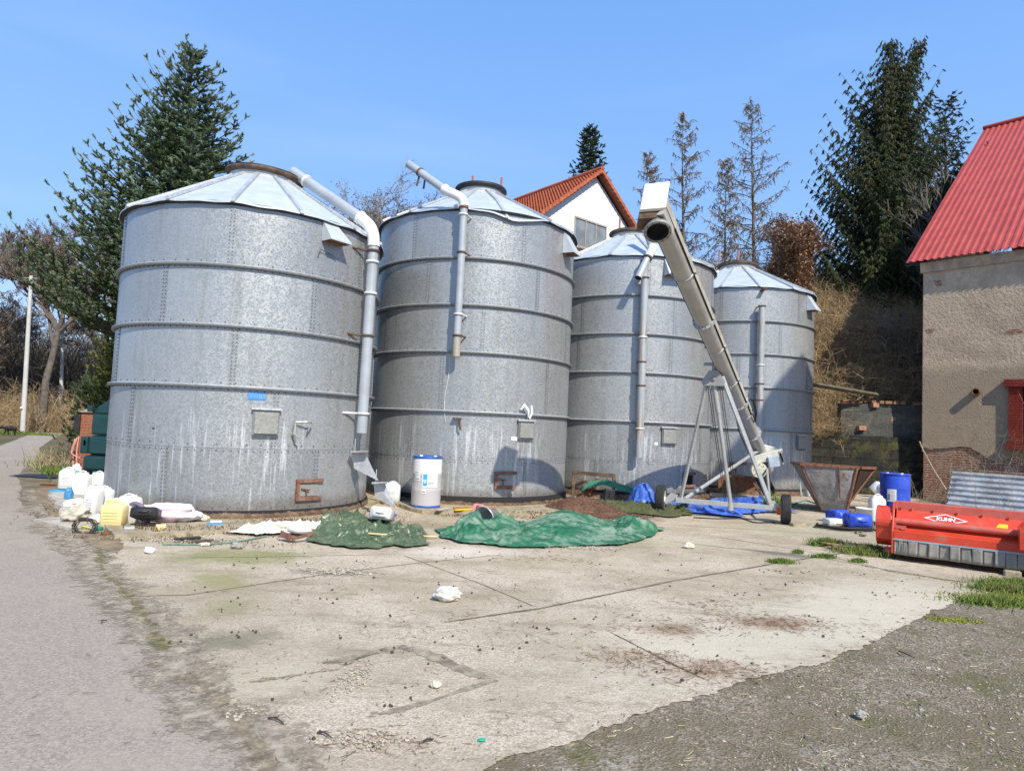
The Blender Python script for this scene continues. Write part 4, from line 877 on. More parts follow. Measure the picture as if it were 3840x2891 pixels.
for sgn in (-1, 1):
    for i in range(18):
        s0, s1 = i / 18, (i + 1.12) / 18
        a, c = hp(sgn * hw * s0, Z0 - .8 * hw * s0 + .0, -.2), hp(sgn * hw * s1, Z0 - .8 * hw * s1 + .05, -.2)
        dn = np.array([0, 0, -.17])
        P = [a + dn, c + dn, c + dn + HR * .16, a + dn + HR * .16, a + (0, 0, .05), c + (0, 0, .05), c + HR * .16 + (0, 0, .05), a + HR * .16 + (0, 0, .05)]
        b.hexa(P)
b.build('verge_tiles', M['tile'], hroof)
b = MB()
for sgn in (-1, 1): b.add([hp(0, Z0 - .16, -.15), hp(sgn * hw, Z0 - dr - .16, -.15), hp(sgn * hw, Z0 - dr - .17, .26), hp(0, Z0 - .17, .26)], [(0, 1, 2, 3), (3, 2, 1, 0)])
b.build('soffit', M['brown_wood'], hroof)
def HP(u, v): p = onplane(u, v, hp(0, 0, .25), HR); return (p - hp(0, 0, 0)) @ HG, p[2]
s0, z1 = HP(2156, 818); s1, z1b = HP(2272, 846); _, z0 = HP(2156, 928)
z0 -= .0; z1 = (z1 + z1b) / 2; _, zb = HP(2272, 950); z0 = (z0 + zb) / 2
fr = lambda mb, a, c, e, g_, d0, d1: mb.prism([(a, e), (c, e), (c, g_), (a, g_)], d0, d1, frame=np.stack([HG, [0, 0, 1], HR]), org=(HA[0], HA[1], 0))
b = MB(); wv = s1 - s0
for k in range(4):
    x_ = s0 + wv * k / 3; fr(b, x_ - .035, x_ + .035, z0, z1, .20, .3)
fr(b, s0 - .035, s1 + .035, z1 - .06, z1 + .03, .19, .3); fr(b, s0 - .035, s1 + .035, z0 - .05, z0 + .04, .19, .3)
wf = b.build('window', simple('old_window_frame', (.33, .30, .27), .8), HO)
b = MB(); fr(b, s0 + .03, s1 - .03, z0 + .02, z1 - .03, .235, .245); b.build('pane', simple('grey_net_glass', (.20, .22, .235), .15, 0, .25, 1.2, spec=.6), wf)
b = MB(); fr(b, s0 - .08, s1 + .08, z0 - .12, z0 - .052, .12, .27); b.build('sill', M['rust_brown'], wf)
# ------------------------------------------------------------ trees
def leafmat(name, a, b_, c_=None, rough=.7, trans=.0, scale=1.2, fine=9):
    n = NT(name, rough, 0, .25)
    c = n.mix(n.step(n.noise(fine, 3, .7), .3, .7), a, b_)
    if c_: c = n.mix(n.math('MULTIPLY', n.step(n.noise(scale, 4, .7), .45, .65), .7), c, c_)
    c = n.mix(.7, c, n.ramp(n.attr(), [(0, .15), (1, .85)]), 'OVERLAY')
    return n.out(c)
M['fir'] = leafmat('silver_fir_needles', (.04, .068, .025), (.075, .105, .042), (.065, .08, .022), scale=.7)
M['fir_tip'] = leafmat('pale_fir_tips', (.12, .17, .095), (.18, .225, .14))
M['spruce'] = leafmat('dark_spruce_needles', (.016, .028, .009), (.04, .055, .015), (.055, .06, .015), scale=.6)
M['cone'] = simple('spruce_cone', (.20, .11, .05), .8)
M['bark'] = simple('grey_brown_bark', (.12, .10, .085), .95, 0, .35, 5, bump=.5)
M['bark_dark'] = simple('dark_bark', (.06, .047, .038), .95, 0, .35, 5, bump=.5)
M['twig'] = simple('brown_twigs', (.18, .14, .11), .95, 0, .3, 2)
M['twig_grey'] = simple('grey_twigs', (.19, .165, .145), .95, 0, .3, 2)
M['larch_twig'] = leafmat('larch_twigs', (.26, .19, .12), (.36, .275, .18), (.24, .21, .10))
M['brown_leaf'] = leafmat('dry_brown_leaves', (.26, .15, .09), (.42, .27, .18))
M['bramble'] = leafmat('dry_bramble', (.26, .175, .095), (.47, .34, .20), (.20, .15, .075), scale=.9)
M['grass'] = leafmat('spring_grass', (.07, .13, .02), (.13, .20, .035), (.17, .17, .05))
M['grass_dry'] = leafmat('dry_grass', (.32, .26, .15), (.42, .35, .22))

def conifer(label, x, y, z0, h, rad, seed, name='conifer_tree', whorl=.42, per=7, rise=.35, droop=0.0, brush=.034, blen=.17, tipmat=None, mat='fir', leaders=(0,), profile=None, cones=0, group=None, cat='conifer', sub=1.0, low=.06, tipfrac=.35, zmin=0.0, bare_top=.0, gap=0.0, maxang=None):
    rng = np.random.default_rng(seed); R = random.Random(seed)
    t = thing(name, label, cat, (x, y, z0), group=group)
    tr = MB(); kk = 14
    for li, lx in enumerate(leaders):
        hh = h if li == 0 else h * .985
        P = [np.array([x + lx * max(0, (s - .72) / .28) + .04 * math.sin(s * 9 + seed), y, z0 + hh * s]) for s in np.linspace(0, 1, kk)]
        tr.tube(P, [max(.012, h * .016 * (1 - s) ** .85) for s in np.linspace(0, 1, kk)], 8)
    B0 = []; B1 = []; BR = []; limb0 = []; limb1 = []; lr0 = []; lr1 = []; TN = []; CP = []; TM = []
    z = h * low
    prof = profile or (lambda s: (1 - s) ** .8)
    while z < h - .12:
        s = z / h; L0 = rad * prof(s)
        n = max(3, int(per * (0.6 + .4 * (1 - s)))) if s < .9 else 4
        for lx in (leaders if s > .74 else (0,)):
            off = lx * max(0, (s - .72) / .28)
            a0 = R.random() * 6.28
            for k in range(n):
                if R.random() < gap: continue
                a = a0 + k * 6.283 / n + R.uniform(-.25, .25); L = L0 * R.uniform(.74, 1.04) * (1.1 if name == 'spruce_tree' and R.random() < .12 else (.8 if name == 'spruce_tree' and R.random() < .3 else 1)) * (0.6 if len(leaders) > 1 and s > .74 else 1) + .12
                # steeper at top, drooping then rising lower down
                slope = .95 * s ** 1.6 + rise * (1 - s) * .4 - min(droop, .38) * (1 - s)
                zz = z + R.uniform(-.15, .15)
                ns = max(3, int(L / .22)); pts = []
                bend = R.uniform(-.12, .12); curl = rise * R.uniform(.8, 1.3)
                for q in range(ns + 1):
                    f = q / ns; rr_ = L * f
                    aa = a + bend * f
                    pts.append(np.array([x + off + rr_ * math.cos(aa), y + rr_ * math.sin(aa), z0 + zz + L * (slope * f - .28 * (1 - s) * f * (1 - f) * 2 + curl * f * f * .5)]))
                pts = np.array(pts)
                r0 = .012 + .010 * L
                limb0 += list(pts[:-1]); limb1 += list(pts[1:]); f = np.linspace(1, 0, ns + 1); lr0 += list(r0 * f[:-1] + .004); lr1 += list(r0 * f[1:] + .004)
                tone_b = R.uniform(.3, .7)
                for q in range(1, ns + 1):
                    f = q / ns
                    if f < .12: continue
                    d = pts[q] - pts[q - 1]; d /= np.linalg.norm(d); side = np.cross(d, [0, 0, 1]); side /= max(np.linalg.norm(side), 1e-6)
                    sw = min(.75, (1 - f) * L * .55 + .12) * sub
                    for sg in (-1, 1, 0) if f < .97 else (0,):
                        if sg == 0 and f < .5 and R.random() < .5: continue
                        tl = sw * R.uniform(.7, 1.2) if sg else blen * 1.4
                        td = d * .62 + side * sg * .78 + np.array([0, 0, R.uniform(-.1, .25) - droop * .9]); td /= np.linalg.norm(td)
                        m_ = max(1, int(tl / blen)); p = pts[q] + rng.normal(size=3) * .02
                        for w_ in range(m_):
                            dd = td + np.array([0, 0, -droop * 1.3 * (w_ + 1) / m_ + (.12 if droop < .1 else 0)]) + rng.normal(size=3) * .12; dd /= np.linalg.norm(dd)
                            e = p + dd * blen; B0.append(p); B1.append(e); BR.append(brush); TN.append(tone_b + R.uniform(-.15, .15)); TM.append(w_ == m_ - 1 and f > tipfrac)
                            # little side fingers
                            for g_ in (-1, 1):
                                if R.random() < .85:
                                    sd_ = np.cross(dd, [0, 0, 1]); sd_ /= max(np.linalg.norm(sd_), 1e-6)
                                    fd = dd * .7 + sd_ * g_ * .75 + np.array([0, 0, R.uniform(-.15, .3) - droop]); fd /= np.linalg.norm(fd)
                                    fl = blen * R.uniform(.6, 1.05)
                                    B0.append(p + dd * blen * .5); B1.append(p + dd * blen * .5 + fd * fl); BR.append(brush * .9); TN.append(tone_b + R.uniform(-.2, .2)); TM.append(R.random() < .5 and f > tipfrac)
                            p = e
                    if cones and s > .35 and R.random() < cones: CP.append(pts[q] + np.array([R.uniform(-.1, .1), R.uniform(-.1, .1), -.12]))
        z += whorl * (1 - .35 * s) * R.uniform(.85, 1.15)
    tr.frusta(limb0, limb1, lr0, lr1, 4)
    tr.build('trunk', M['bark_dark'], t)
    B0 = np.array(B0); B1 = np.array(B1); BR = np.array(BR); TN = np.array(TN); TM = np.array(TM)
    keep = B0[:, 2] > z0 + zmin; B0, B1, BR, TN, TM = [q[keep] for q in (B0, B1, BR, TN, TM)]
    c = MB()
    # each shoot: a bristly spindle (two frusta) 
    for msk, mi in ((~TM, 0), (TM, 1 if tipmat else 0)):
        if msk.sum() == 0: continue
        a, e, r, tn = B0[msk], B1[msk], BR[msk], TN[msk]; mid = a + (e - a) * .35
        c.frusta(a, mid, r * .5, r * .82, 4, mi, tone=tn); c.frusta(mid, e, r * .82, r * .2, 4, mi, tone=tn)
        if brush > .03 or True:   # needles sticking out past the spindle
          for kq in range(3):
            q = rng.normal(size=a.shape) * .7; q -= ((q * (e - a)).sum(1) / ((e - a) ** 2).sum(1))[:, None] * (e - a); q /= np.linalg.norm(q, axis=1, keepdims=True)
            n0 = a + (e - a) * rng.uniform(.2, .8, (len(a), 1)); c.frusta(n0, n0 + q * r[:, None] * 1.9 + (e - a) * .2, r * .28, r * .05, 3, mi, tone=tn)
    c.build('crown', [M[mat]] + ([M[tipmat]] if tipmat else []), t)
    if len(CP):
        CP = np.array(CP); b = MB(); b.frusta(CP, CP + (0, 0, -.07), .02, .035, 5); b.frusta(CP + (0, 0, -.07), CP + (0, 0, -.15), .035, .01, 5); tag(b.build('cones', M['cone'], t), kind='stuff')
    return t

def bare(label, x, y, z0, h, r0, seed, levels=6, spread=.6, kids=3, up=.25, name='bare_tree', bark='bark', twig='twig', group=None, trunk_frac=.3, leaf=None, cat='bare tree', lean=(0, 0), shrink=.72, curl=.16, multi=1, fine=.0035, nleaf=3, leafsize=.04, last=4):
    R = random.Random(seed); rng = np.random.default_rng(seed)
    t = thing(name, label, cat, (x, y, z0), group=group)
    T0 = []; T1 = []; Ta = []; Tb = []; C0 = []; C1 = []; Ca = []; Cb = []; tips = []
    def grow(p, d, L, r, lev):
        ns = 4 if lev < levels - 1 else 3
        re = r * (.62 if lev else .7)
        for q in range(ns):
            cu_ = curl if lev else .05; d = d + np.array([R.gauss(0, cu_), R.gauss(0, cu_), R.gauss(0, cu_ * .6) + up * .22 * (1 if lev else .3)]); d /= np.linalg.norm(d)
            e = p + d * L / ns; ra = r + (re - r) * q / ns; rb = r + (re - r) * (q + 1) / ns
            (T0 if lev < 2 else C0).append(p); (T1 if lev < 2 else C1).append(e); (Ta if lev < 2 else Ca).append(max(ra, fine)); (Tb if lev < 2 else Cb).append(max(rb, fine * .8))
            p = e
            if lev < levels and (lev > 0 or q >= 1):
                if R.random() < (.75 if lev else .55): branch(p, d, L * shrink * R.uniform(.55, .9), rb * .62, lev + 1)
        if lev < levels:
            for k in range(kids - 1 if lev else kids + 1): branch(p, d, L * shrink * R.uniform(.75, 1.05), re * .8, lev + 1)
        else: tips.append(p)
    def branch(p, d, L, r, lev):
        v = rng.normal(size=3); v -= d * (v @ d); v /= np.linalg.norm(v); a = spread * R.uniform(.6, 1.3)
        grow(p, unit(d * math.cos(a) + v * math.sin(a)), L, r, lev)
    for k in range(multi):
        d0 = unit([lean[0] + (R.uniform(-.35, .35) if multi > 1 else 0), lean[1] + (R.uniform(-.3, .3) if multi > 1 else 0), 1])
        grow(np.array([x + (R.uniform(-.3, .3) if multi > 1 else 0), y, z0]), d0, h * trunk_frac * (R.uniform(.7, 1.1) if multi > 1 else 1), r0, 0)
    b = MB(); b.frusta(T0, T1, Ta, Tb, 7, smooth=True); b.build('trunk', M[bark], t)
    b = MB(); b.frusta(C0, C1, Ca, Cb, 3); b.build('crown', M[twig], t)
    if leaf:
        tips = np.array(tips); P = np.repeat(tips, nleaf, 0) + rng.normal(size=(len(tips) * nleaf, 3)) * .14
        b = MB(); b.cards(P, rng.uniform(.6, 1.2, len(P)) * leafsize, rng.uniform(.5, 1, len(P)) * leafsize, rng=rng, tone=rng.uniform(.2, .8, len(P))); b.build('dry_leaves', M[leaf], t)
    return t, len(C0)

def larch(label, x, y, z0, h, rad, seed, group=None, name='larch_tree', dens=1.0, bend=0.0):
    R = random.Random(seed); rng = np.random.default_rng(seed)
    t = thing(name, label, 'larch', (x, y, z0), group=group)
    b = MB(); b.tube([(x + bend * s * s + .1 * math.sin(s * 5 + seed), y, z0 + h * s) for s in np.linspace(0, 1, 16)], [max(.015, h * .0115 * (1 - s)) for s in np.linspace(0, 1, 16)], 8)
    L0 = []; L1 = []; Ra = []; Rb = []; H0 = []; H1 = []; HT = []
    z = h * .12
    while z < h * .985:
        s = z / h
        for k in range(2 if s < .9 else 3):
            a = R.random() * 6.28; L = rad * (1 - s) ** .7 * R.uniform(.4, 1.15) + .25
            el = R.uniform(-.12, .28) + .5 * s; ns = max(4, int(L / .3)); p = np.array([x + bend * s * s, y, z0 + z]); d = np.array([math.cos(a), math.sin(a), el])
            for q in range(ns):
                f = q / ns
                d = d + rng.normal(size=3) * .09 + np.array([0, 0, .05 * (f - .25) * 2]); d /= np.linalg.norm(d); e = p + d * L / ns
                r = .008 + .012 * L * (1 - f) * .8; L0.append(p); L1.append(e); Ra.append(r); Rb.append(r * .85)
                if f > .12:
                    for w_ in range(int(R.choice((2, 3, 3)) * dens)):
                        # hanging and side twigs
                        sd_ = rng.normal(size=3); sd_[2] = -abs(sd_[2]) * .9 - .5; sd_ /= np.linalg.norm(sd_)
                        if R.random() < .35: sd_ = unit(d * .5 + rng.normal(size=3) * .6)
                        l_ = R.uniform(.18, .5) * (1.25 - .5 * s); q0 = p + (e - p) * R.random(); q1 = q0 + sd_ * l_ * .5; q2 = q1 + (sd_ + np.array([0, 0, -.35])) * l_ * .5
                        H0 += [q0, q1]; H1 += [q1, q2]; tt = R.uniform(.25, .75); HT += [tt, tt]
                p = e
        z += R.uniform(.10, .2) * (h / 12)
    b.frusta(L0, L1, Ra, Rb, 4); b.build('trunk', M['bark'], t)
    H0 = np.array(H0); H1 = np.array(H1)
    b = MB(); b.frusta(H0, H1, .019, .012, 3, tone=np.array(HT))
    P = H0[rng.integers(0, len(H0), int(len(H0) * 2.2))]; Q = H1 - H0
    idx = rng.integers(0, len(H0), int(len(H0) * 2.2)); P = H0[idx] + Q[idx] * rng.random((len(idx), 1)) + rng.normal(size=(len(idx), 3)) * .02
    b.cards(P, .05, .03, rng=rng, tone=rng.uniform(.2, .8, len(P)))
    b.build('crown', M['larch_twig'], t)
    return t

def top_at(u, v, y): return at(u, v, y)
# pale silver fir behind the first silo
p = at(708, 168, 16.6)
conifer('big pale green fir with long spreading branches behind the leftmost silo', p[0], 16.8, 0, p[2], 4.25, 11, name='fir_tree', whorl=.30, per=10, rise=.30, brush=.033, blen=.15, tipmat='fir_tip', mat='fir', profile=lambda s: (1 - s) ** .95 * 1.19 * (1.2 if s < .37 else 1), low=.31, cat='fir', group=None, tipfrac=.55)
# dark spruces
p = at(3330, 150, 29.0)
conifer('large dark spruce with two tops beside the red roofed barn', p[0] + .1, 29.0, 7.0, p[2] - 7.0, 3.9, 5, name='spruce_tree', whorl=.36, per=11, rise=.85, droop=.8, brush=.036, blen=.17, mat='spruce', leaders=(0, 1.5), profile=lambda s: min(1.0, (1 - s) ** .8 * 1.28) * (1 + .12 * math.sin(s * 19)), cones=.10, low=.03, cat='spruce', group='dark spruces')
p = at(3735, 300, 33.5)
conifer('leaning side of a darker spruce rising behind the red roof', p[0] - 2.0, 34.5, 8.5, p[2] - 9.2, 2.4, 15, name='spruce_tree', whorl=.5, per=7, rise=1.0, droop=.3, brush=.045, blen=.22, mat='spruce', profile=lambda s: (1 - s) ** .6, low=.1, cat='spruce', group='dark spruces', gap=.25)
p = at(2215, 480, 48.0)
conifer('dark narrow spruce top rising behind the white house roof', p[0], 48, 0, p[2], 4.6, 7, name='spruce_tree', whorl=.75, per=8, rise=.8, droop=.15, brush=.075, blen=.36, mat='spruce', profile=lambda s: (1 - s) ** .8, low=.45, cat='spruce', group='dark spruces')
# larches
for k, (u, v, y, rad, h0, lab, sd_, bn) in enumerate(((2820, 375, 44, 6.2, 0, 'tallest bare larch, second from the right of the larches above the silos', 31, 0), (2562, 420, 44, 5.2, 0, 'tall slim bare larch behind the white auger head', 32, 0), (2722, 590, 42, 3.6, 0, 'smaller bare larch standing between the two tall larches', 33, 0), (2432, 560, 43, 3.4, 0, 'reddish bare larch beside the white house roof', 34, -.9))):
    p = at(u, v, y); bx = at(u, 1400, y)[0]
    larch(lab, bx, y, 1.0, p[2] - 1.0, rad, sd_, group='bare larches behind the silos', dens=1.6, bend=p[0] - bx)
# bare deciduous
p = at(1290, 1300, 33); bare('bare grey branching tree between the first two silos', p[0], 33, 0, 13.6, .26, 44, levels=6, spread=.6, kids=3, up=.3, twig='twig_grey', bark='bark', trunk_frac=.44, leaf='brown_leaf', nleaf=1, leafsize=.05, group='bare deciduous trees', shrink=.68, fine=.011, curl=.2)
p = at(95, 1500, 38); bare('big bare oak with a thick trunk behind the concrete pole', p[0], 39.5, -.1, 17.5, .24, 52, levels=7, spread=.5, kids=3, up=.3, trunk_frac=.36, group='bare deciduous trees', shrink=.66, fine=.012, curl=.2)
p = at(330, 1500, 50); bare('second bare oak, seen between the big oak and the fir', p[0], 52, -.1, 17.5, .26, 53, levels=6, spread=.5, kids=3, up=.28, trunk_frac=.36, group='bare deciduous trees', shrink=.68, fine=.016, curl=.2)
p = at(-170, 1500, 40); bare('bare tree at the left edge of the picture', p[0], 42, -.1, 15, .36, 54, levels=6, spread=.6, kids=3, up=.2, trunk_frac=.25, group='bare deciduous trees', shrink=.74, fine=.014, curl=.22)
p = at(3005, 1200, 27); bare('rust brown tree still holding dry leaves beside the large spruce', p[0], 27, 5.8, 6.6, .16, 61, levels=6, spread=.55, kids=3, up=.3, leaf='brown_leaf', trunk_frac=.3, shrink=.7, fine=.01, nleaf=2, leafsize=.06, name='leafy_brown_tree', cat='deciduous tree', group='bare deciduous trees')
p = at(3600, 1000, 25); bare('pale bare sapling growing up behind the red roof edge', p[0], 25.5, 4.4, 9.0, .09, 62, levels=5, spread=.42, kids=2, up=.45, twig='twig_grey', trunk_frac=.36, group='bare deciduous trees', shrink=.7, fine=.008, multi=3)
p = at(3420, 1100, 24); bare('light bare bush at the corner of the barn', p[0], 23.6, 2.8, 5.2, .05, 63, levels=5, spread=.6, kids=2, up=.2, twig='twig_grey', trunk_frac=.3, shrink=.72, fine=.006, multi=5, name='bare_bush', cat='bush')
p = at(2930, 1000, 40); bare('low bare tree behind the farthest silo', p[0], 41, 8.0, 6.0, .15, 64, levels=6, spread=.6, kids=2, up=.25, trunk_frac=.28, shrink=.75, fine=.012, multi=2, group='bare deciduous trees')
# far wood on the left as one mass, with more on the horizon
def thicket(name, label, cat, n, box, hgt, rad, mat, seed, kinds=3, ground=None, lean=.5, seg=3):
    rng = np.random.default_rng(seed); x0, x1, y0, y1 = box
    P = np.stack([rng.uniform(x0, x1, n), rng.uniform(y0, y1, n), np.zeros(n)], 1)
    P[:, 2] = [ground(a, c) for a, c in P[:, :2]] if ground else 0
    H = rng.uniform(hgt[0], hgt[1], n); d = rng.normal(size=(n, 3)) * lean; d[:, 2] = 1; d /= np.linalg.norm(d, axis=1, keepdims=True)
    mb = MB(); tn = rng.uniform(.15, .85, n); r = rng.uniform(.5, 1.2, n) * rad
    for q in range(seg):
        Q = P + d * (H / seg)[:, None]; mb.frusta(P, Q, r * (1 - q / seg * .7), r * (1 - (q + 1) / seg * .7), 3, tone=tn)
        for _ in range(2):   # side twigs
            e = rng.normal(size=(n, 3)); e[:, 2] = np.abs(e[:, 2]) * .6; e /= np.linalg.norm(e, axis=1, keepdims=True); f = P + (Q - P) * rng.random((n, 1))
            mb.frusta(f, f + e * (H / seg)[:, None] * .8, r * .5, r * .25, 3, tone=tn)
        P = Q; d = d + rng.normal(size=(n, 3)) * lean * .55; d[:, 2] -= .12 * q; d /= np.linalg.norm(d, axis=1, keepdims=True)
    return tag(mb.build(name, M[mat]), label, cat, kind='stuff')
M['wood_far'] = leafmat('brown_wood_twigs', (.13, .105, .08), (.21, .17, .13), (.10, .085, .065), scale=.2)
thicket('woodland', 'dense brown leafless wood along the far side of the road', 'wood', 6000, (-62, -27.5, 45, 66), (4, 9), .045, 'wood_far', 71, lean=.3, seg=4)
thicket('undergrowth', 'tangled brown undergrowth at the edge of the wood beside the road', 'undergrowth', 3200, (-46, -26.2, 38.5, 46), (1.2, 3.4), .018, 'bramble', 72, lean=.6)
thicket('far_thicket', 'brown scrub on the rise behind the silos', 'scrub', 2600, (2, 26, 34, 44), (2, 4.5), .022, 'wood_far', 73, ground=ground_h, lean=.4)
thicket('bramble_thicket', 'dense dry brown brambles on the bank above the stone walls', 'brambles', 17000, (8.9, 20, 22.5, 32), (.7, 2.0), .013, 'bramble', 74, ground=lambda a, c: ground_h(a, c) - .1, lean=.75)
thicket('bramble_thicket', 'brambles hanging over the mossy wall behind the farthest silo', 'brambles', 900, (9.2, 11.2, 21.9, 22.6), (.5, 1.5), .009, 'bramble', 75, ground=lambda a, c: 1.7, lean=1.0)
# evergreen shrubs behind the green container
for k, (u, v, y, h, r_, lab) in enumerate(((560, 1300, 19.5, 3.4, 1.3, 'yellow green conifer hedge bush behind the green container'), (348, 1360, 24, 3.2, 1.7, 'scraggly green conifer bush hanging over the roadside'), )):
    p = at(u, v, y); conifer(lab, p[0], y, -.05, h if k == 0 else 2.6, r_ if k == 0 else .85, 81 + k, name='conifer_shrub', whorl=.26, per=9, rise=.6, brush=.035, blen=.15, mat='grass' if False else 'fir', profile=lambda s: (1 - s) ** .5, low=.05, cat='shrub', group='evergreen shrubs by the road')
M['yellow_green'] = leafmat('yellow_green_needles', (.10, .12, .02), (.17, .18, .03))
p = at(400, 1420, 20); conifer('small yellowish thuja between the fir and the brick pillar', p[0], 20.5, -.05, 4.6, .9, 91, name='thuja_bush', whorl=.22, per=9, rise=.9, brush=.03, blen=.14, mat='yellow_green', profile=lambda s: (1 - s) ** .4, low=.05, cat='shrub', group='evergreen shrubs by the road')
# ------------------------------------------------------------ mobile grain auger
M['auger'] = pipe_grey('stained_zinc_tube', (.44, .43, .40), .15)
M['auger_lid'] = simple('stained_cover_sheet', (.45, .42, .35), .6, .1, .2, 2.5, dirt=(.26, .24, .19), dirt_amt=.6)
M['auger_white'] = simple('white_head_box', (.80, .79, .74), .5, 0, .04, 3, dirt=(.5, .42, .3), dirt_amt=.15)
M['rubber'] = simple('black_rubber', (.028, .028, .028), .75, 0, .3, 12, dirt=(.10, .095, .085), dirt_amt=.4)
M['cable'] = simple('black_cable', (.02, .02, .02), .6)
M['rim_white'] = simple('cream_wheel_rim', (.62, .60, .53), .6, .1, .12, 6, dirt=(.3, .25, .2))
M['zinc'] = galv('zinc_frame_steel', (.36, .37, .37), (.50, .51, .51), metal=.4, spangle=50)
M['grey_box'] = simple('grey_machine_box', (.50, .49, .44), .55, .1, .12, 5, dirt=(.3, .27, .22))
M['orange'] = simple('orange_reflector', (.65, .12, .03), .4)
H = at(2478, 830, 9.8); Fo = at(2878, 1755, 18.3)
ad = unit(Fo - H); L = np.linalg.norm(Fo - H); sd_ = unit(np.cross(ad, [0, 0, 1])); an = np.cross(sd_, ad)   # an: upward normal of the tube
AG = thing('grain_auger', 'tall wheeled grey tube auger with a white head box before the third silo', 'grain auger', (4.5, 13.8, 0))
def ap(s, a=0.0, n_=0.0): return H + ad * s + sd_ * a + an * n_
RT = .158
b = MB(); b.tube([ap(-.15), ap(L * .5), ap(L)], RT, 28, caps=False); b.tube([ap(-.149), ap(-.14)], RT - .01, 20); b.tube([ap(L * .55), ap(L + .05)], RT * .97, 28); tube_o = b.build('auger_tube', M['auger'], AG)
# pitched cover strip along the top of the tube
b = MB(); cov = [(-.17, -.0), (-.165, .14), (-.10, .21), (.10, .21), (.165, .14), (.17, .0)]
V = [ap(s, a, n_) for s in (-.35, L * .66) for a, n_ in cov]; k = 6
b.add(V, [(i, i + 1, k + i + 1, k + i) for i in range(5)] + [tuple(range(6)), tuple(range(11, 5, -1))]); b.build('cover_strip', M['auger_lid'], AG)
b = MB(); b.tube([ap(.2, -.172, -.01), ap(L * .66, -.172, -.01)], .012, 5); b.tube([ap(.2, .172, -.01), ap(L * .66, .172, -.01)], .012, 5); b.build('rubber_seal', M['cable'], AG)
def flange(s, r=.21, th=.05, mat='zinc', nb=10):
    b = MB(); rot = np.stack([sd_, an, ad], 1)
    b.lathe([(RT, -th / 2), (r, -th / 2), (r, -th * .1), (r - .004, -th * .1), (r - .004, th * .1), (r, th * .1), (r, th / 2), (RT, th / 2)], ap(s), 32, rot=rot, smooth=False)
    f = b.build('flange', M[mat], AG)
    b = MB(); P = np.array([ap(s, math.cos(q) * (r - .022), math.sin(q) * (r - .022)) for q in np.linspace(0, 6.283, nb, endpoint=False)])
    b.frusta(P - ad * (th / 2 + .012), P + ad * (th / 2 + .012), .011, .011, 6); b.build('flange_bolts', M['bolt'], f)
for s in (.27, .60, .77, .93): flange(s * L)
for s in (.13, .365, .5, .66): 
    b = MB(); rot = np.stack([sd_, an, ad], 1); b.lathe([(RT, -.02), (RT + .014, -.02), (RT + .014, .02), (RT, .02)], ap(s * L), 28, rot=rot)
    for sg in (-1, 1): b.box(ap(s * L, sg * (RT + .03), .02), (.06, .05, .06), np.stack([sd_, an, ad], 1))
    b.build('clamp_band', M['zinc'], AG)
# head: white box on top of the discharge, round flanged outlet below
hf = np.stack([sd_, ad, an], 1)
vz = np.array([0, 0, 1.0]); hd_ = unit([ad[0], ad[1], 0]); hs = sd_
bc = at(2452, 745, 9.55)
P = []
for (u, v, yy) in ((2400, 806, 9.28), (2482, 801, 9.28), (2507, 722, 9.62), (2424, 728, 9.62)): pass
def hb(a, f_, z): return bc + hs * a + hd_ * f_ + vz * z
b = MB()
q = [hb(-.185, -.30, -.34), hb(.185, -.30, -.34), hb(.21, .32, -.14), hb(-.16, .32, -.14)]
nn = unit(np.cross(q[1] - q[0], q[3] - q[0])); nn = nn * np.sign(nn[2])
# box lid is a slanted slab facing the sun
c0 = at(2400, 786, 9.42); c1 = at(2497, 778, 9.42); c2 = at(2513, 680, 9.60); c3 = at(2418, 690, 9.60)
tn_ = unit(np.cross(c1 - c0, c3 - c0)); tn_ = -tn_ if tn_[1] > 0 else tn_
th_ = -tn_ * .30
P8 = [c0 + th_, c1 + th_, c2 + th_, c3 + th_, c0, c1, c2, c3]
b.hexa(P8); bx = b.build('head_box', M['auger_white'], AG, bevel=.012)
b = MB(); lo = [c0 + th_ * .35, c1 + th_ * .35, c1 + th_, c0 + th_]; 
b.hexa([p + (0, 0, -.10) + 0 * hs for p in (c0 + th_ * .2, c1 + th_ * .2, c1 + th_ * 1.1, c0 + th_ * 1.1)] + [p + (0, 0, .0) for p in (c0 + th_ * .2, c1 + th_ * .2, c1 + th_ * 1.1, c0 + th_ * 1.1)]); b.build('box_skirt', M['rust_light'], AG)
oc = at(2466, 868, 9.55); od = unit([-.05, -.55, -.83]); D_, A1, B1_ = perp_frames(np.array([od])); ro = np.stack([A1[0], B1_[0], D_[0]], 1)
b = MB(); b.lathe([(.15, -.34), (.165, -.02), (.205, -.02), (.205, .02), (.165, .02)], oc, 32, rot=ro); b.lathe([(.165, .02), (.155, -.0), (.145, -.1), (.0001, -.1)], oc, 32, m=1, rot=ro)
outl = b.build('outlet_spout', [M['galv_dull'], M['dark_in']], AG)
b = MB(); Pq = np.array([oc + ro @ np.array([math.cos(q) * .185, math.sin(q) * .185, .02]) for q in np.linspace(0, 6.283, 12, endpoint=False)]); b.frusta(Pq, Pq + od * .012, .009, .009, 6); b.build('outlet_bolts', M['bolt'], outl)
b = MB(); b.hexa([ap(-.32, -.16, -.15), ap(.15, -.16, -.15), ap(.15, .16, -.15), ap(-.32, .16, -.15), ap(-.32, -.16, .18), ap(.15, -.16, .18), ap(.15, .16, .18), ap(-.32, .16, .18)]); b.build('head_housing', M['auger'], AG)
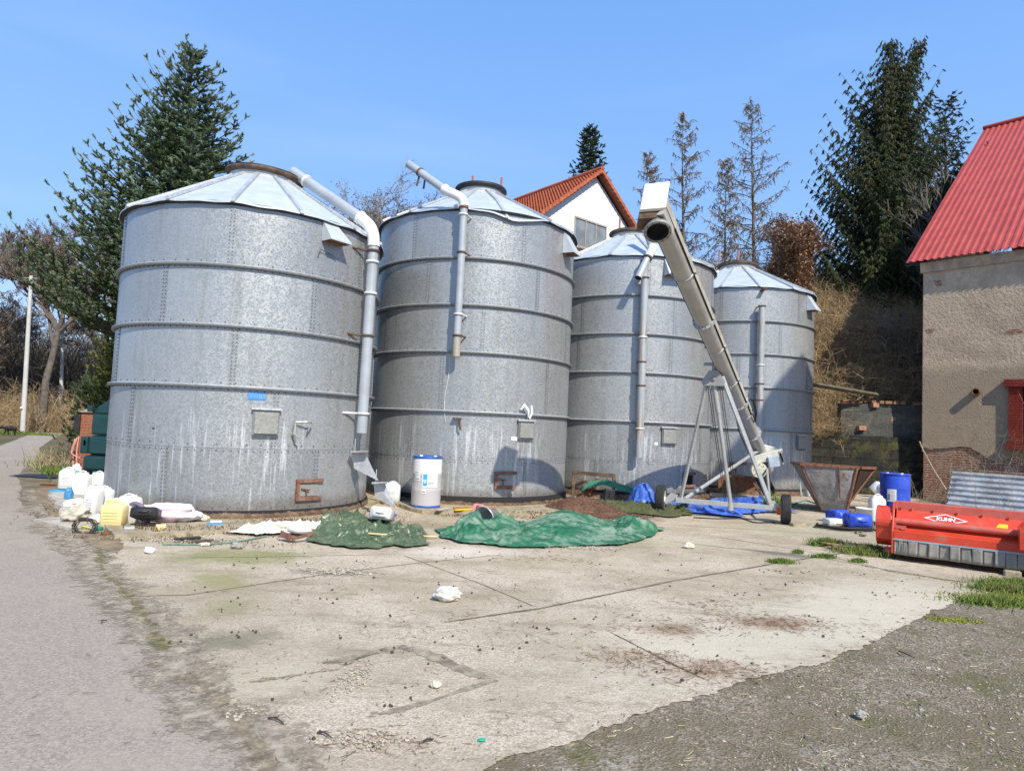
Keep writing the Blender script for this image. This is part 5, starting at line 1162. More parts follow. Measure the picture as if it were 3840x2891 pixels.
# A-frame undercarriage
WL, WR = np.array([3.36, 14.3, 0]), np.array([5.72, 13.42, 0]); ax = unit(WR - WL); fw = np.array([-ax[1], ax[0], 0])
apx = at(2676, 1412, 13.55); wr_ = .30
def beam(mb, a, c, w, h, m=0, upv=(0, 0, 1)):
    a, c = np.array(a, float), np.array(c, float); d = unit(c - a); s_ = np.cross(d, upv); s_ = unit(s_) if np.linalg.norm(s_) > 1e-3 else np.array([1.0, 0, 0]); u_ = np.cross(s_, d)
    P = [p + s_ * sx * w / 2 + u_ * sy * h / 2 for p in (a, c) for sx, sy in ((-1, -1), (1, -1), (1, 1), (-1, 1))]
    mb.hexa(P, m)
lf = WL + ax * .42 + (0, 0, .34); rf_ = WR - ax * .28 + (0, 0, .34)
tl = apx + ax * -.13 + (0, 0, -.1); trr = apx + ax * .17 + (0, 0, .0)
b = MB(); beam(b, lf, tl, .06, .06); b.build('frame_leg', M['zinc'], AG, bevel=.004)
b = MB(); beam(b, rf_, trr, .075, .075); b.build('frame_leg', M['zinc'], AG, bevel=.004)
b = MB(); beam(b, lf + ax * -.1 + (0, 0, -.03), rf_ + ax * .1 + (0, 0, -.03), .10, .10); b.build('axle_beam', M['zinc'], AG, bevel=.004)
b = MB(); fr_ = np.stack([ax, [0, 0, 1], -fw], 1)
for off in (-.07, .07):
    b.prism([(-.20, -.20), (.20, -.20), (.24, -.12), (.09, .12), (-.09, .12), (-.24, -.12)], off - .006, off + .006, frame=np.stack([ax, [0, 0, 1], fw]), org=apx)
b.lathe([(.0001, -.10), (.04, -.10), (.04, .10), (.0001, .10)], apx + (0, 0, -.06), 12, rot=np.stack([ax, [0, 0, 1], fw], 1)); b.build('apex_bracket', M['galv_dull'], AG)
b = MB(); tubept = ap(L * .503, 0, -RT); b.tube([apx + (0, 0, .05), apx + (0.02, 0, .28)], .045, 10); beam(b, apx + (0, 0, .26) - ax * .2, apx + (0, 0, .26) + ax * .2, .1, .06); beam(b, apx + (0.05, .0, .28), tubept, .12, .10); b.build('tube_cradle', M['galv_dull'], AG)
mb_ = (lf + rf_) / 2 + ax * .12 + (0, 0, -.05); 
b = MB(); b.tube([apx + (0, 0, -.08), mb_ + (apx - mb_) * .72], .055, 14); b.tube([mb_ + (apx - mb_) * .76, mb_ + (0, 0, .0)], .042, 14); b.tube([mb_ + (0, 0, .07), mb_ + (0, 0, -.1)], .07, 12); ram = b.build('lifting_ram', M['zinc'], AG)
b = MB()
for o_ in (-.13, -.09, .11, .15): b.tube([apx + ax * o_ + (0, 0, -.1), mb_ + ax * o_ * .9], .008, 5)
b.build('wire_rope', M['cable'], ram)
for (a, c) in ((lf + (0.1, 0.05, 0), ap(L * .845, 0, -RT)), ):
    b = MB(); b.tube([a, c], .042, 10); b.build('push_strut', M['zinc'], AG)
b = MB(); b.tube([rf_ + (0, .05, 0), ap(L * .93, .1, -RT)], .03, 8); b.build('push_strut', M['zinc'], AG)
for sgn, Wp, fl in ((-1, WL, lf), (1, WR, rf_)):
    b = MB(); b.prism([(-.0, -.16), (.24 * -sgn, -.02), (.26 * -sgn, .06), (.12 * -sgn, .10), (.0, -.02)] if sgn < 0 else [(-.0, -.16), (0, -.02), (-.12, .10), (-.26, .06), (-.24, -.02)], -.02, .02, frame=np.stack([ax, [0, 0, 1], fw]), org=Wp + ax * (-sgn * .10) + (0, 0, .36)); b.build('axle_plate', M['zinc'], AG)
    wc = Wp + (0, 0, wr_); rw = np.stack([fw, [0, 0, 1], ax], 1)
    b = MB(); hw_ = .095
    b.lathe([(.19, -hw_ * .8), (.23, -hw_), (.275, -hw_ * .98), (wr_ - .006, -hw_ * .75), (wr_, -hw_ * .5), (wr_, hw_ * .5), (wr_ - .006, hw_ * .75), (.275, hw_ * .98), (.23, hw_), (.19, hw_ * .8)], wc, 48, rot=rw)
    P = []; 
    tyre = b.build('tyre', M['rubber'], AG)
    b = MB()
    for ro_ in (-.06, -.02, .02, .06):
        for q in range(44):
            a_ = (q + (.5 if ro_ in (-.02, .06) else 0)) / 44 * 6.283
            b.box(wc + rw @ np.array([math.cos(a_) * (wr_ + .002), math.sin(a_) * (wr_ + .002), ro_]), (.012, .026, .03), rw @ rotz(a_))
    b.build('tread', M['rubber'], tyre)
    b = MB(); b.lathe([(.2, .07), (.19, .085), (.165, .06), (.15, .03), (.07, .05), (.06, .1), (.0001, .1)], wc, 32, rot=rw); b.lathe([(.2, -.07), (.19, -.085), (.165, -.06), (.0001, -.05)], wc, 32, rot=rw); b.build('rim', M['rim_white'], tyre)
b = MB(); b.box(WR + ax * -.17 + (0, -.1, .26), (.07, .04, .14)); b.build('reflector', M['orange'], AG)
# intake end: motor housing, pulley disc, flap boots
mp = at(2868, 1718, 17.2)
b = MB(); b.hexa([mp + np.array(q) for q in ((-.36, -.2, -.14), (.26, -.2, -.04), (.26, .25, -.04), (-.36, .25, -.14), (-.36, -.2, .06), (.36, -.2, .26), (.36, .25, .26), (-.36, .25, .06))]); mo = b.build('motor_hood', M['grey_box'], AG, bevel=.01)
b = MB()
for k in range(4): b.box(mp + (.32 + .02 * k, -.21, .12 - .05 * k), (.05, .02, .2), roty(-.3))
b.build('cooling_fins', M['galv_dull'], mo)
b = MB(); b.box(mp + (.14, -.24, -.07), (.28, .08, .28), roty(-.2)); b.build('control_box', simple('blue_grey_panel', (.35, .42, .5), .5), AG, bevel=.01)
b = MB(); b.box(at(2882, 1690, 17.5), (.62, .3, .26), roty(.18)); b.build('motor_body', M['grey_box'], AG, bevel=.02)
b = MB(); dc = at(2845, 1762, 17.0); b.tube([dc + (0, -.05, 0), dc + (0, .05, 0)], .2, 28); b.tube([dc + (0, -.09, 0), dc + (0, -.05, 0)], .05, 12)
Pq = np.array([dc + (math.cos(q) * .15, -.055, math.sin(q) * .15) for q in np.linspace(0, 6.28, 9)]); b.frusta(Pq, Pq + (0, -.02, 0), .012, .012, 6, 1); b.build('pulley_disc', [simple('cream_disc', (.55, .52, .40), .6), M['bolt']], AG)
b = MB(); b.tube([at(2850, 1780, 17.3), at(2885, 1845, 17.6)], .17, 16); b.build('intake_boot', M['rubber'], AG)
b = MB(); b.tube([ap(L * .60, .17, .05), ap(L * .61, .28, .12), ap(L * .66, .27, .05), ap(L * .70, .18, 0)], .025, 6); b.tube([ap(L * .66, -.2, 0), ap(L * .74, -.26, -.1), ap(L * .85, -.22, -.2), ap(L * .9, -.1, -.2)], .015, 6)
b.tube([at(2860, 1800, 17), at(2850, 1850, 16.9), at(2868, 1880, 16.8), at(2862, 1905, 16)], .012, 6); b.tube([at(2885, 1780, 17), at(2892, 1850, 16.9), at(2880, 1900, 16)], .012, 6); b.build('power_cable', M['cable'], AG)
o = MB().box(WR + (.12, -.28, .035), (.26, .14, .07), rotz(.1)).build('concrete_block', M['slab'], bevel=.01); tag(o, 'small concrete block wedged under the right wheel of the auger', 'block')

# ------------------------------------------------------------ red flail mower
M['kred'] = simple('red_machine_paint', (.60, .055, .022), .4, 0, .12, 3, dirt=(.38, .17, .12), dirt_amt=.75, spec=.5)
M['kred_dust'] = simple('dusty_red_paint', (.50, .10, .07), .6, 0, .15, 6, dirt=(.33, .2, .15), dirt_amt=.7)
M['flap'] = simple('worn_rubber_flap', (.26, .245, .215), .8, 0, .25, 4, dirt=(.12, .07, .05), dirt_amt=.55)
M['yellow'] = simple('yellow_sticker', (.80, .55, .02), .5, 0, .05)
M['steel'] = simple('bright_steel', (.55, .56, .58), .3, .7, .1)
MO = np.array([5.84, 9.93, 0]); mx = unit([7.16 - 5.84, 9.05 - 9.93, 0]); my = np.array([-mx[1], mx[0], 0]); mz = np.array([0, 0, .87])
MW = thing('flail_mower', 'bright red flail mower with grey rubber flaps lying at the right edge', 'flail mower', MO)
FRM = np.stack([my, mz, mx])   # profile plane (y,z) extruded along x
def mprof(poly, x0, x1, mat, name, parent=MW, bevel=0.0, ret=False):
    b = MB(); b.prism(poly[::-1], x0, x1, frame=FRM, org=MO); return b.build(name, mat, parent, bevel=bevel)
def mp_(x, y, z): return MO + mx * x + my * y + mz * z
LM = 3.3
# shell: open-fronted curved hood as a thick bent sheet
shell = [(.03, .52), (.18, .57), (.32, .63), (.36, .70), (.42, .78), (.62, .88), (.80, .86), (.95, .70), (1.0, .42), (1.0, .2)]
inner = [(y - .0, z - .02) for y, z in shell]
b = MB(); V = []; 
for x in (0.03, LM):
    for y, z in shell: V.append(mp_(x, y, z))
k = len(shell); b.add(V, [(i, k + i, k + i + 1, i + 1) for i in range(k - 1)]); sh = b.build('hood_sheet', M['kred'], MW); md = sh.modifiers.new('t', 'SOLIDIFY'); md.thickness = .012
# lower inner panel, tube, upper plate
mprof([(.05, .52), (.19, .52), (.27, .66), (.25, .68), (.18, .56), (.05, .535)], .03, LM, M['kred'], 'inner_panel')
b = MB(); b.tube([mp_(.02, .16, .665), mp_(LM, .16, .665)], .048, 16); b.build('front_tube', M['kred_dust'], MW)
mprof([(.20, .70), (.30, .82), (.33, .86), (.345, .855), (.31, .80), (.225, .69)], .05, LM, M['kred'], 'logo_panel')
mprof([(.34, .86), (.345, .985), (.44, 1.0), (.60, .985), (.60, .97), (.44, .985), (.36, .97), (.355, .86)], .03, LM, M['kred_dust'], 'top_rail')
mprof([(-.02, .385), (.07, .385), (.07, .50), (.03, .525), (-.02, .52)], .03, LM, M['kred'], 'front_beam', bevel=.006)
b = MB(); P = np.array([mp_(x, .332, .868) for x in (.10, .24, .52, .82, 1.12, 1.43, 1.75, 2.05, 2.4, 2.8)]); b.frusta(P, P + (my * -1 + mz * .4) * .022, .02, .018, 8); b.build('round_bolts', simple('pinkish_bolt', (.62, .42, .36), .5), MW)
# side plate and belt cover at the left end
mprof([(-.03, .13), (.30, .08), (1.0, .1), (1.0, .5), (.9, .85), (.62, .96), (.36, .99), (.18, .86), (.05, .62), (-.03, .5)], -.0, .025, M['kred'], 'side_plate', bevel=.004)
bc2 = [(.42 + .33 * math.cos(a), .63 + .26 * math.sin(a)) for a in np.linspace(-.25, 3.6, 18)] + [(.15, .33), (.34, .2), (.52, .2)]
mprof(bc2, -.22, -.002, M['kred'], 'belt_cover', bevel=.012)
mprof([(.12, .12), (.22, .05), (.42, .05), (.42, .13), (.2, .2)], -.10, -.0, M['kred_dust'], 'skid_shoe', bevel=.006)
b = MB(); b.box(mp_(.10, .09, .575), (.17, .05, .05), np.stack([mx, my, mz], 1)); b.box(mp_(.04, .13, .62), (.03, .03, .17), np.stack([mx, my, mz], 1)); b.box(mp_(.15, .06, .55), (.06, .08, .02), np.stack([mx, my, mz], 1)); b.build('stay_bracket', M['kred_dust'], MW)
# rubber flaps
xs_ = [0.035, .09, .15, .21, .34, .47, .60, .73, .86, .99, 1.12, 1.25, 1.38, 1.51, 1.64, 1.77, 1.90, 2.03, 2.16, 2.29, 2.42, 2.55]
rg = random.Random(8)
for i in range(len(xs_) - 1):
    b = MB(); x0, x1 = xs_[i] + .003, xs_[i + 1] - .003; t_ = rg.uniform(-.012, .012); y0 = -.012 - .012 * (i % 2)
    b.grid(lambda u, v: mp_(x0 + (x1 - x0) * u, y0 + (t_ + .012 * math.sin(u * 3 + i)) * (1 - v) + .012 * math.sin(math.pi * u) * (1 - v), .115 + .27 * v), 5, 4)
    o = b.build('rubber_flap', M['flap'], MW); md = o.modifiers.new('t', 'SOLIDIFY'); md.thickness = .006; md.offset = 0
b = MB(); b.box(mp_(LM / 2, -.012, .375), (LM - .05, .035, .025), np.stack([mx, my, mz], 1)); b.build('flap_rail', simple('pale_blue_strip', (.25, .36, .40), .6, 0, .2, 8), MW)
b = MB(); b.tube([mp_(.05, .5, .2), mp_(LM, .5, .2)], .1, 14); b.build('rotor', M['dark_in'], MW)
# logo: white diamond outline with the maker's lettering
def logo_frame(): 
    nL = unit(my * -.62 + mz * .5); xL = mx; yL = unit(np.cross(nL, xL)); 
    return nL, xL, yL if yL[2] > 0 else -yL
nL, xL, yL = logo_frame(); c_ = mp_(.68, .262, .752) + nL * .018
b = MB(); hwL, hhL = .275, .088
for s1, s2 in (((-1, 0), (0, 1)), ((0, 1), (1, 0)), ((1, 0), (0, -1)), ((0, -1), (-1, 0))):
    P = []
    for (a, e) in (s1, s2):
        P.append(c_ + xL * a * hwL + yL * e * hhL)
    for (a, e) in (s2, s1): P.append(c_ + xL * a * (hwL - .04) + yL * e * (hhL - .012))
    b.add([p + nL * .002 for p in P], [(0, 1, 2, 3), (3, 2, 1, 0)])
lg = b.build('logo_diamond', M['white_paint'], MW)
def text(body, size, pos, xa, ya, na, mat, parent, name='lettering', align='CENTER', shear=0.0, offset=0.0):
    cu = bpy.data.curves.new(name, 'FONT'); cu.body = body; cu.size = size; cu.align_x = align; cu.align_y = 'CENTER'; cu.extrude = .0015; cu.shear = shear; cu.offset = offset
    tmp = bpy.data.objects.new(name, cu); col.objects.link(tmp); bpy.context.view_layer.update()
    dg = bpy.context.evaluated_depsgraph_get(); me = bpy.data.meshes.new_from_object(tmp.evaluated_get(dg)); bpy.data.objects.remove(tmp)
    rot = np.stack([xa, ya, na], 1); n = len(me.vertices); co = np.zeros(n * 3); me.vertices.foreach_get('co', co); co = co.reshape(-1, 3) @ rot.T + np.array(pos)
    off = np.zeros(3); p = parent
    while p is not None: off += np.array(p.location); p = p.parent
    me.vertices.foreach_set('co', (co - off).ravel()); me.update(); me.materials.clear(); me.materials.append(mat)
    ob = bpy.data.objects.new(name, me); col.objects.link(ob); ob.parent = parent; return ob
text('KUHN', .082, c_ + nL * .006 - yL * .004, xL, yL, nL, M['white_paint'], lg, 'maker_lettering', offset=.003, shear=.1)
# three point bracket at the right, steel arm, warning stickers
fx = np.stack([mx, mz, -my])
def plate_m(poly, y0, y1, x, z, mat, name, par=MW, bevel=.004):
    b = MB(); b.prism([(px, pz) for px, pz in poly], -y1, -y0, frame=np.stack([mx, mz, -my]), org=mp_(x, 0, z)); return b.build(name, mat, par, bevel=bevel)
br_ = plate_m([(0, 0), (.0, .33), (.06, .42), (.30, .42), (.36, .36), (.56, .06), (.56, 0)], -.16, -.14, 1.52, .45, M['kred'], 'hitch_bracket')
plate_m([(0, 0), (.0, .33), (.06, .42), (.30, .42), (.36, .36), (.56, .06), (.56, 0)], .10, .12, 1.52, .45, M['kred'], 'hitch_bracket')
b = MB(); b.box(mp_(1.80, -.02, .46), (.56, .26, .02), np.stack([mx, my, mz], 1)); b.box(mp_(2.5, -.02, .62), (1.1, .2, .12), np.stack([mx, my, mz], 1)); b.box(mp_(1.533, -.02, .63), (.024, .235, .30), np.stack([mx, my, mz], 1)); b.build('hitch_frame', M['kred'], MW)
b = MB(); b.tube([mp_(1.78, -.20, .80), mp_(1.78, .14, .80)], .055, 20); pin = b.build('pivot_pin', M['steel'], MW)
b = MB(); b.tube([mp_(1.86, -.10, .80), mp_(3.1, -.14, .93)], .035, 12); b.build('ram_rod', M['steel'], MW)
def sticker(x, z, y, w, h, par=MW):
    p = mp_(x, y, z); rot = np.stack([mx, mz, -my], 1)
    b = MB(); b.box(p, (w, .003, h), np.stack([mx, my, mz], 1)); s_ = b.build('warning_sticker', M['yellow'], par)
    b = MB(); tri = [(-.3 * w, .1 * h), (.3 * w, .1 * h), (0, .38 * h)]
    for i in range(3):
        a, c = tri[i], tri[(i + 1) % 3]; b.tube([p - my * .004 + mx * a[0] + mz * a[1], p - my * .004 + mx * c[0] + mz * c[1]], .0022, 4)
    b.tube([p - my * .004 + mz * h * .15, p - my * .004 + mz * h * .26], .004, 4)
    b.tube([p - my * .004 - mx * w * .3 - mz * h * .18, p - my * .004 - mz * h * .22, p - my * .004 + mx * w * .3 - mz * h * .12], .004, 4); b.tube([p - my * .004 - mx * w * .3 - mz * h * .28, p - my * .004 + mx * w * .25 - mz * h * .3], .003, 4)
    b.build('sticker_symbol', M['dark_in'], s_)
sticker(1.66, .64, -.164, .085, .14)
b = MB(); q = mp_(1.35, .245, .735) + nL * .02; b.add([q - xL * .07 - yL * .03, q + xL * .07 - yL * .03, q + xL * .07 + yL * .035, q - xL * .03 + yL * .035], [(0, 1, 2, 3), (3, 2, 1, 0)]); b.build('warning_sticker', M['yellow'], MW)
for k, (x, lab) in enumerate(((1.45, 'left rough concrete block under the red mower'), (2.0, 'right rough concrete block under the red mower'))):
    b = MB(); b.box(mp_(x, -.02 - .2 * 0, .045), (.19, .14, .09), rotz(-.5)); tag(b.build('concrete_block', M['slab'], bevel=.015), lab, 'block', 'blocks under the mower')

# ------------------------------------------------------------ containers
M['jug'] = simple('white_plastic', (.66, .665, .65), .4, 0, .03, 3, dirt=(.6, .58, .5), dirt_amt=.3)
M['jug_clear'] = simple('milky_plastic', (.62, .68, .72), .35, 0, .08, 3, dirt=(.5, .5, .45), dirt_amt=.3)
M['jug_blue'] = simple('blue_plastic', (.028, .075, .50), .35, 0, .1, 4, dirt=(.12, .16, .45), dirt_amt=.3)
M['jug_yellow'] = simple('yellowed_plastic', (.76, .62, .30), .4, 0, .1, 4, dirt=(.55, .42, .22))
M['jug_black'] = simple('black_plastic', (.025, .025, .028), .45)
M['cap_green'] = simple('green_cap', (.01, .30, .20), .4)
M['cap_yellow'] = simple('yellow_cap', (.85, .60, .01), .4)
M['paper'] = simple('paper_label', (.72, .72, .70), .7, 0, .06, 12, dirt=(.5, .5, .5), dirt_amt=.6)
M['ink'] = simple('grey_print', (.22, .24, .28), .7)
def jug(name, label, pos, rz=0, rot=(0, 0), w=.26, d=.19, h=.36, mat='jug', cap='cap_green', lab=True, group=None, cat='canister', ribs=False, lab_col='paper'):
    t = thing(name, label, cat, pos, 0, group)
    R3 = rotz(rz) @ rotx(rot[0]) @ roty(rot[1])
    b = MB(); lv = [(.0, .90), (.03, 1), (.5, .99), (.62, 1), (.80, 1), (.88, .9), (.93, .66), (1.0, .60)]
    nn_ = 20; V = []
    for z, sc in lv:
        for q in range(nn_):
            a = q / nn_ * 6.2832; c, s_ = math.cos(a), math.sin(a); p_ = .32
            X = math.copysign(abs(c) ** p_, c) * w / 2 * sc; Y = math.copysign(abs(s_) ** p_, s_) * d / 2 * sc
            V.append(R3 @ np.array([X, Y, z * h]))
    pos = (pos[0], pos[1], pos[2] - min(v_[2] for v_ in V)); t.location = pos
    F = [(r * nn_ + q, r * nn_ + (q + 1) % nn_, (r + 1) * nn_ + (q + 1) % nn_, (r + 1) * nn_ + q) for r in range(len(lv) - 1) for q in range(nn_)]
    F += [tuple(range(nn_))[::-1], tuple(range((len(lv) - 1) * nn_, len(lv) * nn_))]
    b.add(V, F, 0, True); b.V = [q + np.array(pos) for q in b.V]
    body = b.build('canister_body', M[mat], t)
    P = np.array(pos)
    b = MB(); b.tube([P + R3 @ np.array(q) for q in ((-w * .16, 0, h * .92), (-w * .14, 0, h * 1.02), (w * .02, 0, h * 1.06), (w * .2, 0, h * 1.03), (w * .26, 0, h * .94))], .014, 8); b.build('handle', M[mat], t)
    if cap:
        b = MB(); b.tube([P + R3 @ np.array((-w * .3, 0, h * .9)), P + R3 @ np.array((-w * .3, 0, h * 1.04))], .032, 14); b.build('cap', M[cap], t)
    if ribs:
        b = MB()
        for k in range(4): 
            z = h * (.25 + .12 * k); b.box(P + R3 @ np.array((0, -d / 2 * 1.0, z)), (w * .6, .012, .012), R3)
        b.build('ribs', M['jug_yellow'] if mat == 'jug_yellow' else M[mat], body)
    if lab:
        b = MB(); c = P + R3 @ np.array((0.01, -d / 2 * 1.0 - .002, h * .42)); b.box(c, (w * .62, .006, h * .46), R3); lb = b.build('paper_label', M[lab_col], t)
        b = MB()
        for k in range(5): b.box(P + R3 @ np.array((0.0, -d / 2 - .007, h * (.27 + .07 * k))), (w * (.5 - .07 * (k % 3)), .002, .006), R3)
        b.build('printed_lines', M['ink'], lb)
    return t
def drum(name, label, pos, r, h, mat, lid, group=None):
    t = thing(name, label, 'drum', pos, 0, group); c = pos
    b = MB(); b.lathe([(r * .93, 0), (r * .99, .02), (r, .06), (r * 1.0, h * .32), (r * 1.012, h * .335), (r * 1.0, h * .35), (r, h * .62), (r * 1.012, h * .635), (r, h * .65), (r * .995, h * .93), (r * .96, h * .97)], c, 56); b.build('drum_body', M[mat], t)
    b = MB(); b.lathe([(r * .96, h * .955), (r * 1.03, h * .965), (r * 1.035, h * .995), (r * .98, h * 1.0), (r * .96, h * .985), (.0001, h * .98)], c, 56)
    b.tube([np.array(c) + (r * .5, 0, h * .98), np.array(c) + (r * .5, 0, h * 1.01)], .035, 12, m=1); b.tube([np.array(c) + (-r * .5, .05, h * .98), np.array(c) + (-r * .5, .05, h * 1.01)], .035, 12, m=1); b.build('drum_lid', [M[lid], M['white_paint']], t)
    b = MB(); b.lathe([(r * .95, -.002), (r * 1.02, .0), (r * 1.02, .035), (r * .98, .045)], c, 56); b.build('base_ring', M[lid], t)
    return t
def clabel(t, c, r, a0, a1, z0, z1, mat, name='paper_label', off=.004):
    b = MB(); b.lathe([(r + off, z0), (r + off, z1)], c, 10, a0=R_(a0), a1=R_(a1)); return b.build(name, M[mat], t)
M['drum_white'] = simple('translucent_white_drum', (.66, .66, .67), .4, 0, .03, 2, dirt=(.58, .57, .56), dirt_amt=.5)
n = NT('half_full_white_drum', .4, 0, .4); zz = n.sep(n.wp)[2]; n.out(n.mix(n.step(n.math('ADD', zz, n.math('MULTIPLY', n.noise(6, 3), .02)), .78, .74), (.66, .65, .65), (.47, .455, .47))); M['drum_white'] = n.mat
M['lid_blue'] = simple('blue_lid', (.02, .10, .42), .4)
M['sky_blue'] = simple('light_blue_print', (.05, .35, .75), .5)
q = G(1588, 1905, .08); DC = np.array([q[0], q[1] + .3, .08])
DR = drum('plastic_drum', 'tall white drum with a blue lid and printed labels in front of the second silo', tuple(DC), .29, 1.0, 'drum_white', 'lid_blue')
fc = math.degrees(math.atan2(-DC[1], -DC[0]))
l1 = clabel(DR, DC, .293, fc - 18, fc + 30 + 14, .40, .70, 'paper'); clabel(l1, DC, .293, fc - 14, fc + 2, .43, .66, 'sky_blue', 'print_block', .007)
l2 = clabel(DR, DC, .293, fc - 50, fc - 26, .52, .72, 'paper'); l3 = clabel(DR, DC, .293, fc - 18, fc + 0, .28, .38, 'paper')
b = MB()
for lab_, a0, a1, zz in ((l2, fc - 48, fc - 30, (.55, .56, .6, .63, .67, .69)), (l1, fc + 6, fc + 26, (.47, .5, .53, .56, .6, .63)), (l3, fc - 16, fc - 4, (.3, .32, .35))):
    b = MB()
    for k, z in enumerate(zz): b.lathe([(.2995, z), (.2995, z + (.018 if k == 0 else .006))], DC, 8, a0=R_(a0), a1=R_(a1 - (k % 3) * 3))
    b.build('printed_lines', M['ink'], lab_)
b = MB(); b.lathe([(.301, .53), (.301, .545)], DC, 6, a0=R_(fc - 13), a1=R_(fc + 1)); b.lathe([(.301, .49), (.301, .515)], DC, 6, a0=R_(fc - 11), a1=R_(fc - 3)); b.build('white_swoosh', M['white_paint'], l1)
q = G(3378, 1932); BDC = np.array([q[0], q[1] + .25, 0.0])
BD = drum('plastic_drum', 'open blue plastic drum with a white label beside the barn corner', tuple(BDC), .33, 1.0, 'jug_blue', 'jug_blue')
l1 = clabel(BD, BDC, .333, -150, -115, .32, .62, 'paper'); fc = math.degrees(math.atan2(-BDC[1], -BDC[0]))
l1.hide_render = False
b = MB()
for k, z in enumerate((.36, .39, .42, .45, .48, .53, .57)): b.lathe([(.3385, z), (.3385, z + .008)], BDC, 8, a0=R_(-134), a1=R_(-118 - (k % 3) * 2))
b.lathe([(.3385, .36), (.3385, .5)], BDC, 4, a0=R_(-147), a1=R_(-138)); b.build('printed_lines', M['ink'], l1)
# heap of canisters at the left of the first silo
def gp(u, v, z=0.0): q = G(u, v, z); return (float(q[0]), float(q[1]), float(z))
GJ = 'empty canisters heaped left of the first silo'
Zs = .03
jug('canister', 'milky canister with a green cap and a paper label, farthest left in the heap', gp(252, 1832, Zs), .25, w=.31, d=.2, h=.42, mat='jug_clear', group=GJ)
jug('canister', 'white canister standing with a green cap, second from the left in the heap', gp(302, 1866, Zs), .1, w=.30, d=.2, h=.48, lab=False, group=GJ)
jug('canister', 'white canister half hidden behind the edge of the first silo', gp(365, 1862, .04), -.15, w=.33, d=.2, h=.46, lab=False, group=GJ)
jug('canister', 'pale canister behind the milky one at the roadside grass', gp(282, 1812, .0), .5, w=.22, d=.16, h=.42, mat='jug', cap=None, lab=False, group=GJ)
jug('canister', 'tall white canister with a blue and grey label, in the middle of the heap', gp(342, 1940, .02), -.1, (0, .06), w=.24, d=.19, h=.50, cap=None, lab_col='paper', group=GJ)
jug('canister', 'white canister with a green cap leaning behind the labelled one', gp(385, 1912, .10), -.1, (.1, .08), w=.27, d=.19, h=.36, lab=False, group=GJ)
jug('canister', 'black square canister wedged between two white ones', gp(323, 1868, .0), -.1, w=.17, d=.2, h=.30, mat='jug_black', cap=None, lab=False, group=GJ)
jug('canister', 'yellowed ribbed canister with a yellow screw cap on the slab edge', gp(425, 1974, .02), .05, w=.33, d=.22, h=.36, mat='jug_yellow', cap='cap_yellow', ribs=True, lab=False, group=GJ)
jug('canister', 'round shouldered cream canister beside the yellowed one', gp(484, 1965, .02), .1, (.12, -.05), w=.34, d=.24, h=.42, cap=None, lab=False, group=GJ)
jug('canister', 'black flat canister lying between the cream one and the sack', gp(555, 1948, .14), .25, (1.3, 0), w=.36, d=.16, h=.32, mat='jug_black', cap=None, lab=False, group=GJ)
# right side canisters
GR = 'canisters lying between the rusty hopper and the mower'
jug('canister', 'blue canister lying on its side, nearest the rusty hopper', gp(3120, 1952, .02), .25, (1.45, .1), w=.40, d=.24, h=.34, mat='jug_blue', cap=None, lab=False, group=GR)
jug('canister', 'blue canister lying in front, beside the white one on the black hose', gp(3203, 1975, .02), -.05, (1.5, 0), w=.46, d=.28, h=.34, mat='jug_blue', cap=None, lab=False, group=GR)
jug('canister', 'white canister lying flat on the black hose ring', gp(3112, 1968, .02), .2, (1.55, 0), w=.36, d=.15, h=.26, lab=False, cap=None, group=GR)
jug('canister', 'dirty white canister standing upright against the mower', gp(3288, 1952, 0), -.1, w=.32, d=.24, h=.56, lab=False, cap=None, group=GR)
jug('canister', 'pale dusty canister in the shade behind the hopper', gp(3305, 1880, 0), .3, w=.22, d=.2, h=.5, mat='jug_clear', lab=False, cap=None, group=GR)
jug('canister', 'toppled grey canister on the rubbish behind the hopper', gp(3270, 1850, .12), .3, (.5, .6), w=.24, d=.2, h=.34, mat='jug_clear', lab=False, cap=None, group=GR)
def bucket(name, label, pos, r0, r1, h, mat, rot, inside='dark_in', cat='bucket'):
    t = thing(name, label, cat, pos); R3 = np.array(rot)
    b = MB(); b.lathe([(.0001, 0), (r0, 0), (r1, h), (r1 + .012, h), (r1 + .012, h - .02), (r1 - .006, h - .022), (r0 - .008, .012), (.0001, .012)], pos, 36, rot=R3); b.build('bucket_body', M[mat], t)
    return t, R3
jp = gp(3240, 1960, 0); bucket('bucket', 'open cream bucket between the blue and the white canister', jp, .13, .16, .32, 'jug', rotz(0))
jug('canister', 'white and clear canister with four caps beside the tall drum', gp(1468, 1878, .08), .1, w=.36, d=.28, h=.38, lab=True, mat='jug_clear', cap=None, cat='canister')
b = MB(); 
# open fallen bucket with a pink tray
M['bucket_grey'] = simple('grey_plastic_bucket', (.42, .41, .40), .5, 0, .1, 5, dirt=(.3, .27, .22))
bp = gp(1850, 1938, .19); RB = np.stack([[.25, .1, 1.0], [0, 1, 0], [-.35, -.93, .0]], 1); 
zx = unit([-.45, -.85, .05]); xx = unit(np.cross([0, 0, 1], zx)); yy = np.cross(zx, xx); RB = np.stack([xx, yy, zx], 1)
bt, _ = bucket('bucket', 'fallen grey bucket with a dark inside, lying on the mossy slab edge', bp, .14, .185, .36, 'bucket_grey', RB)
b = MB(); b.tube([np.array(bp) + RB @ np.array((.19 * math.cos(a), .19 * math.sin(a), .34 + .05 * math.sin(a * 1.0))) for a in np.linspace(.3, 2.8, 12)], .006, 5); b.build('handle', M['steel'], bt)
M['pink'] = simple('faded_pink_plastic', (.62, .22, .24), .6, 0, .15, 5, dirt=(.6, .45, .45))
b = MB(); c = np.array(gp(1792, 1930, .16)); fr2 = rotz(-.25) @ rotx(-.15)
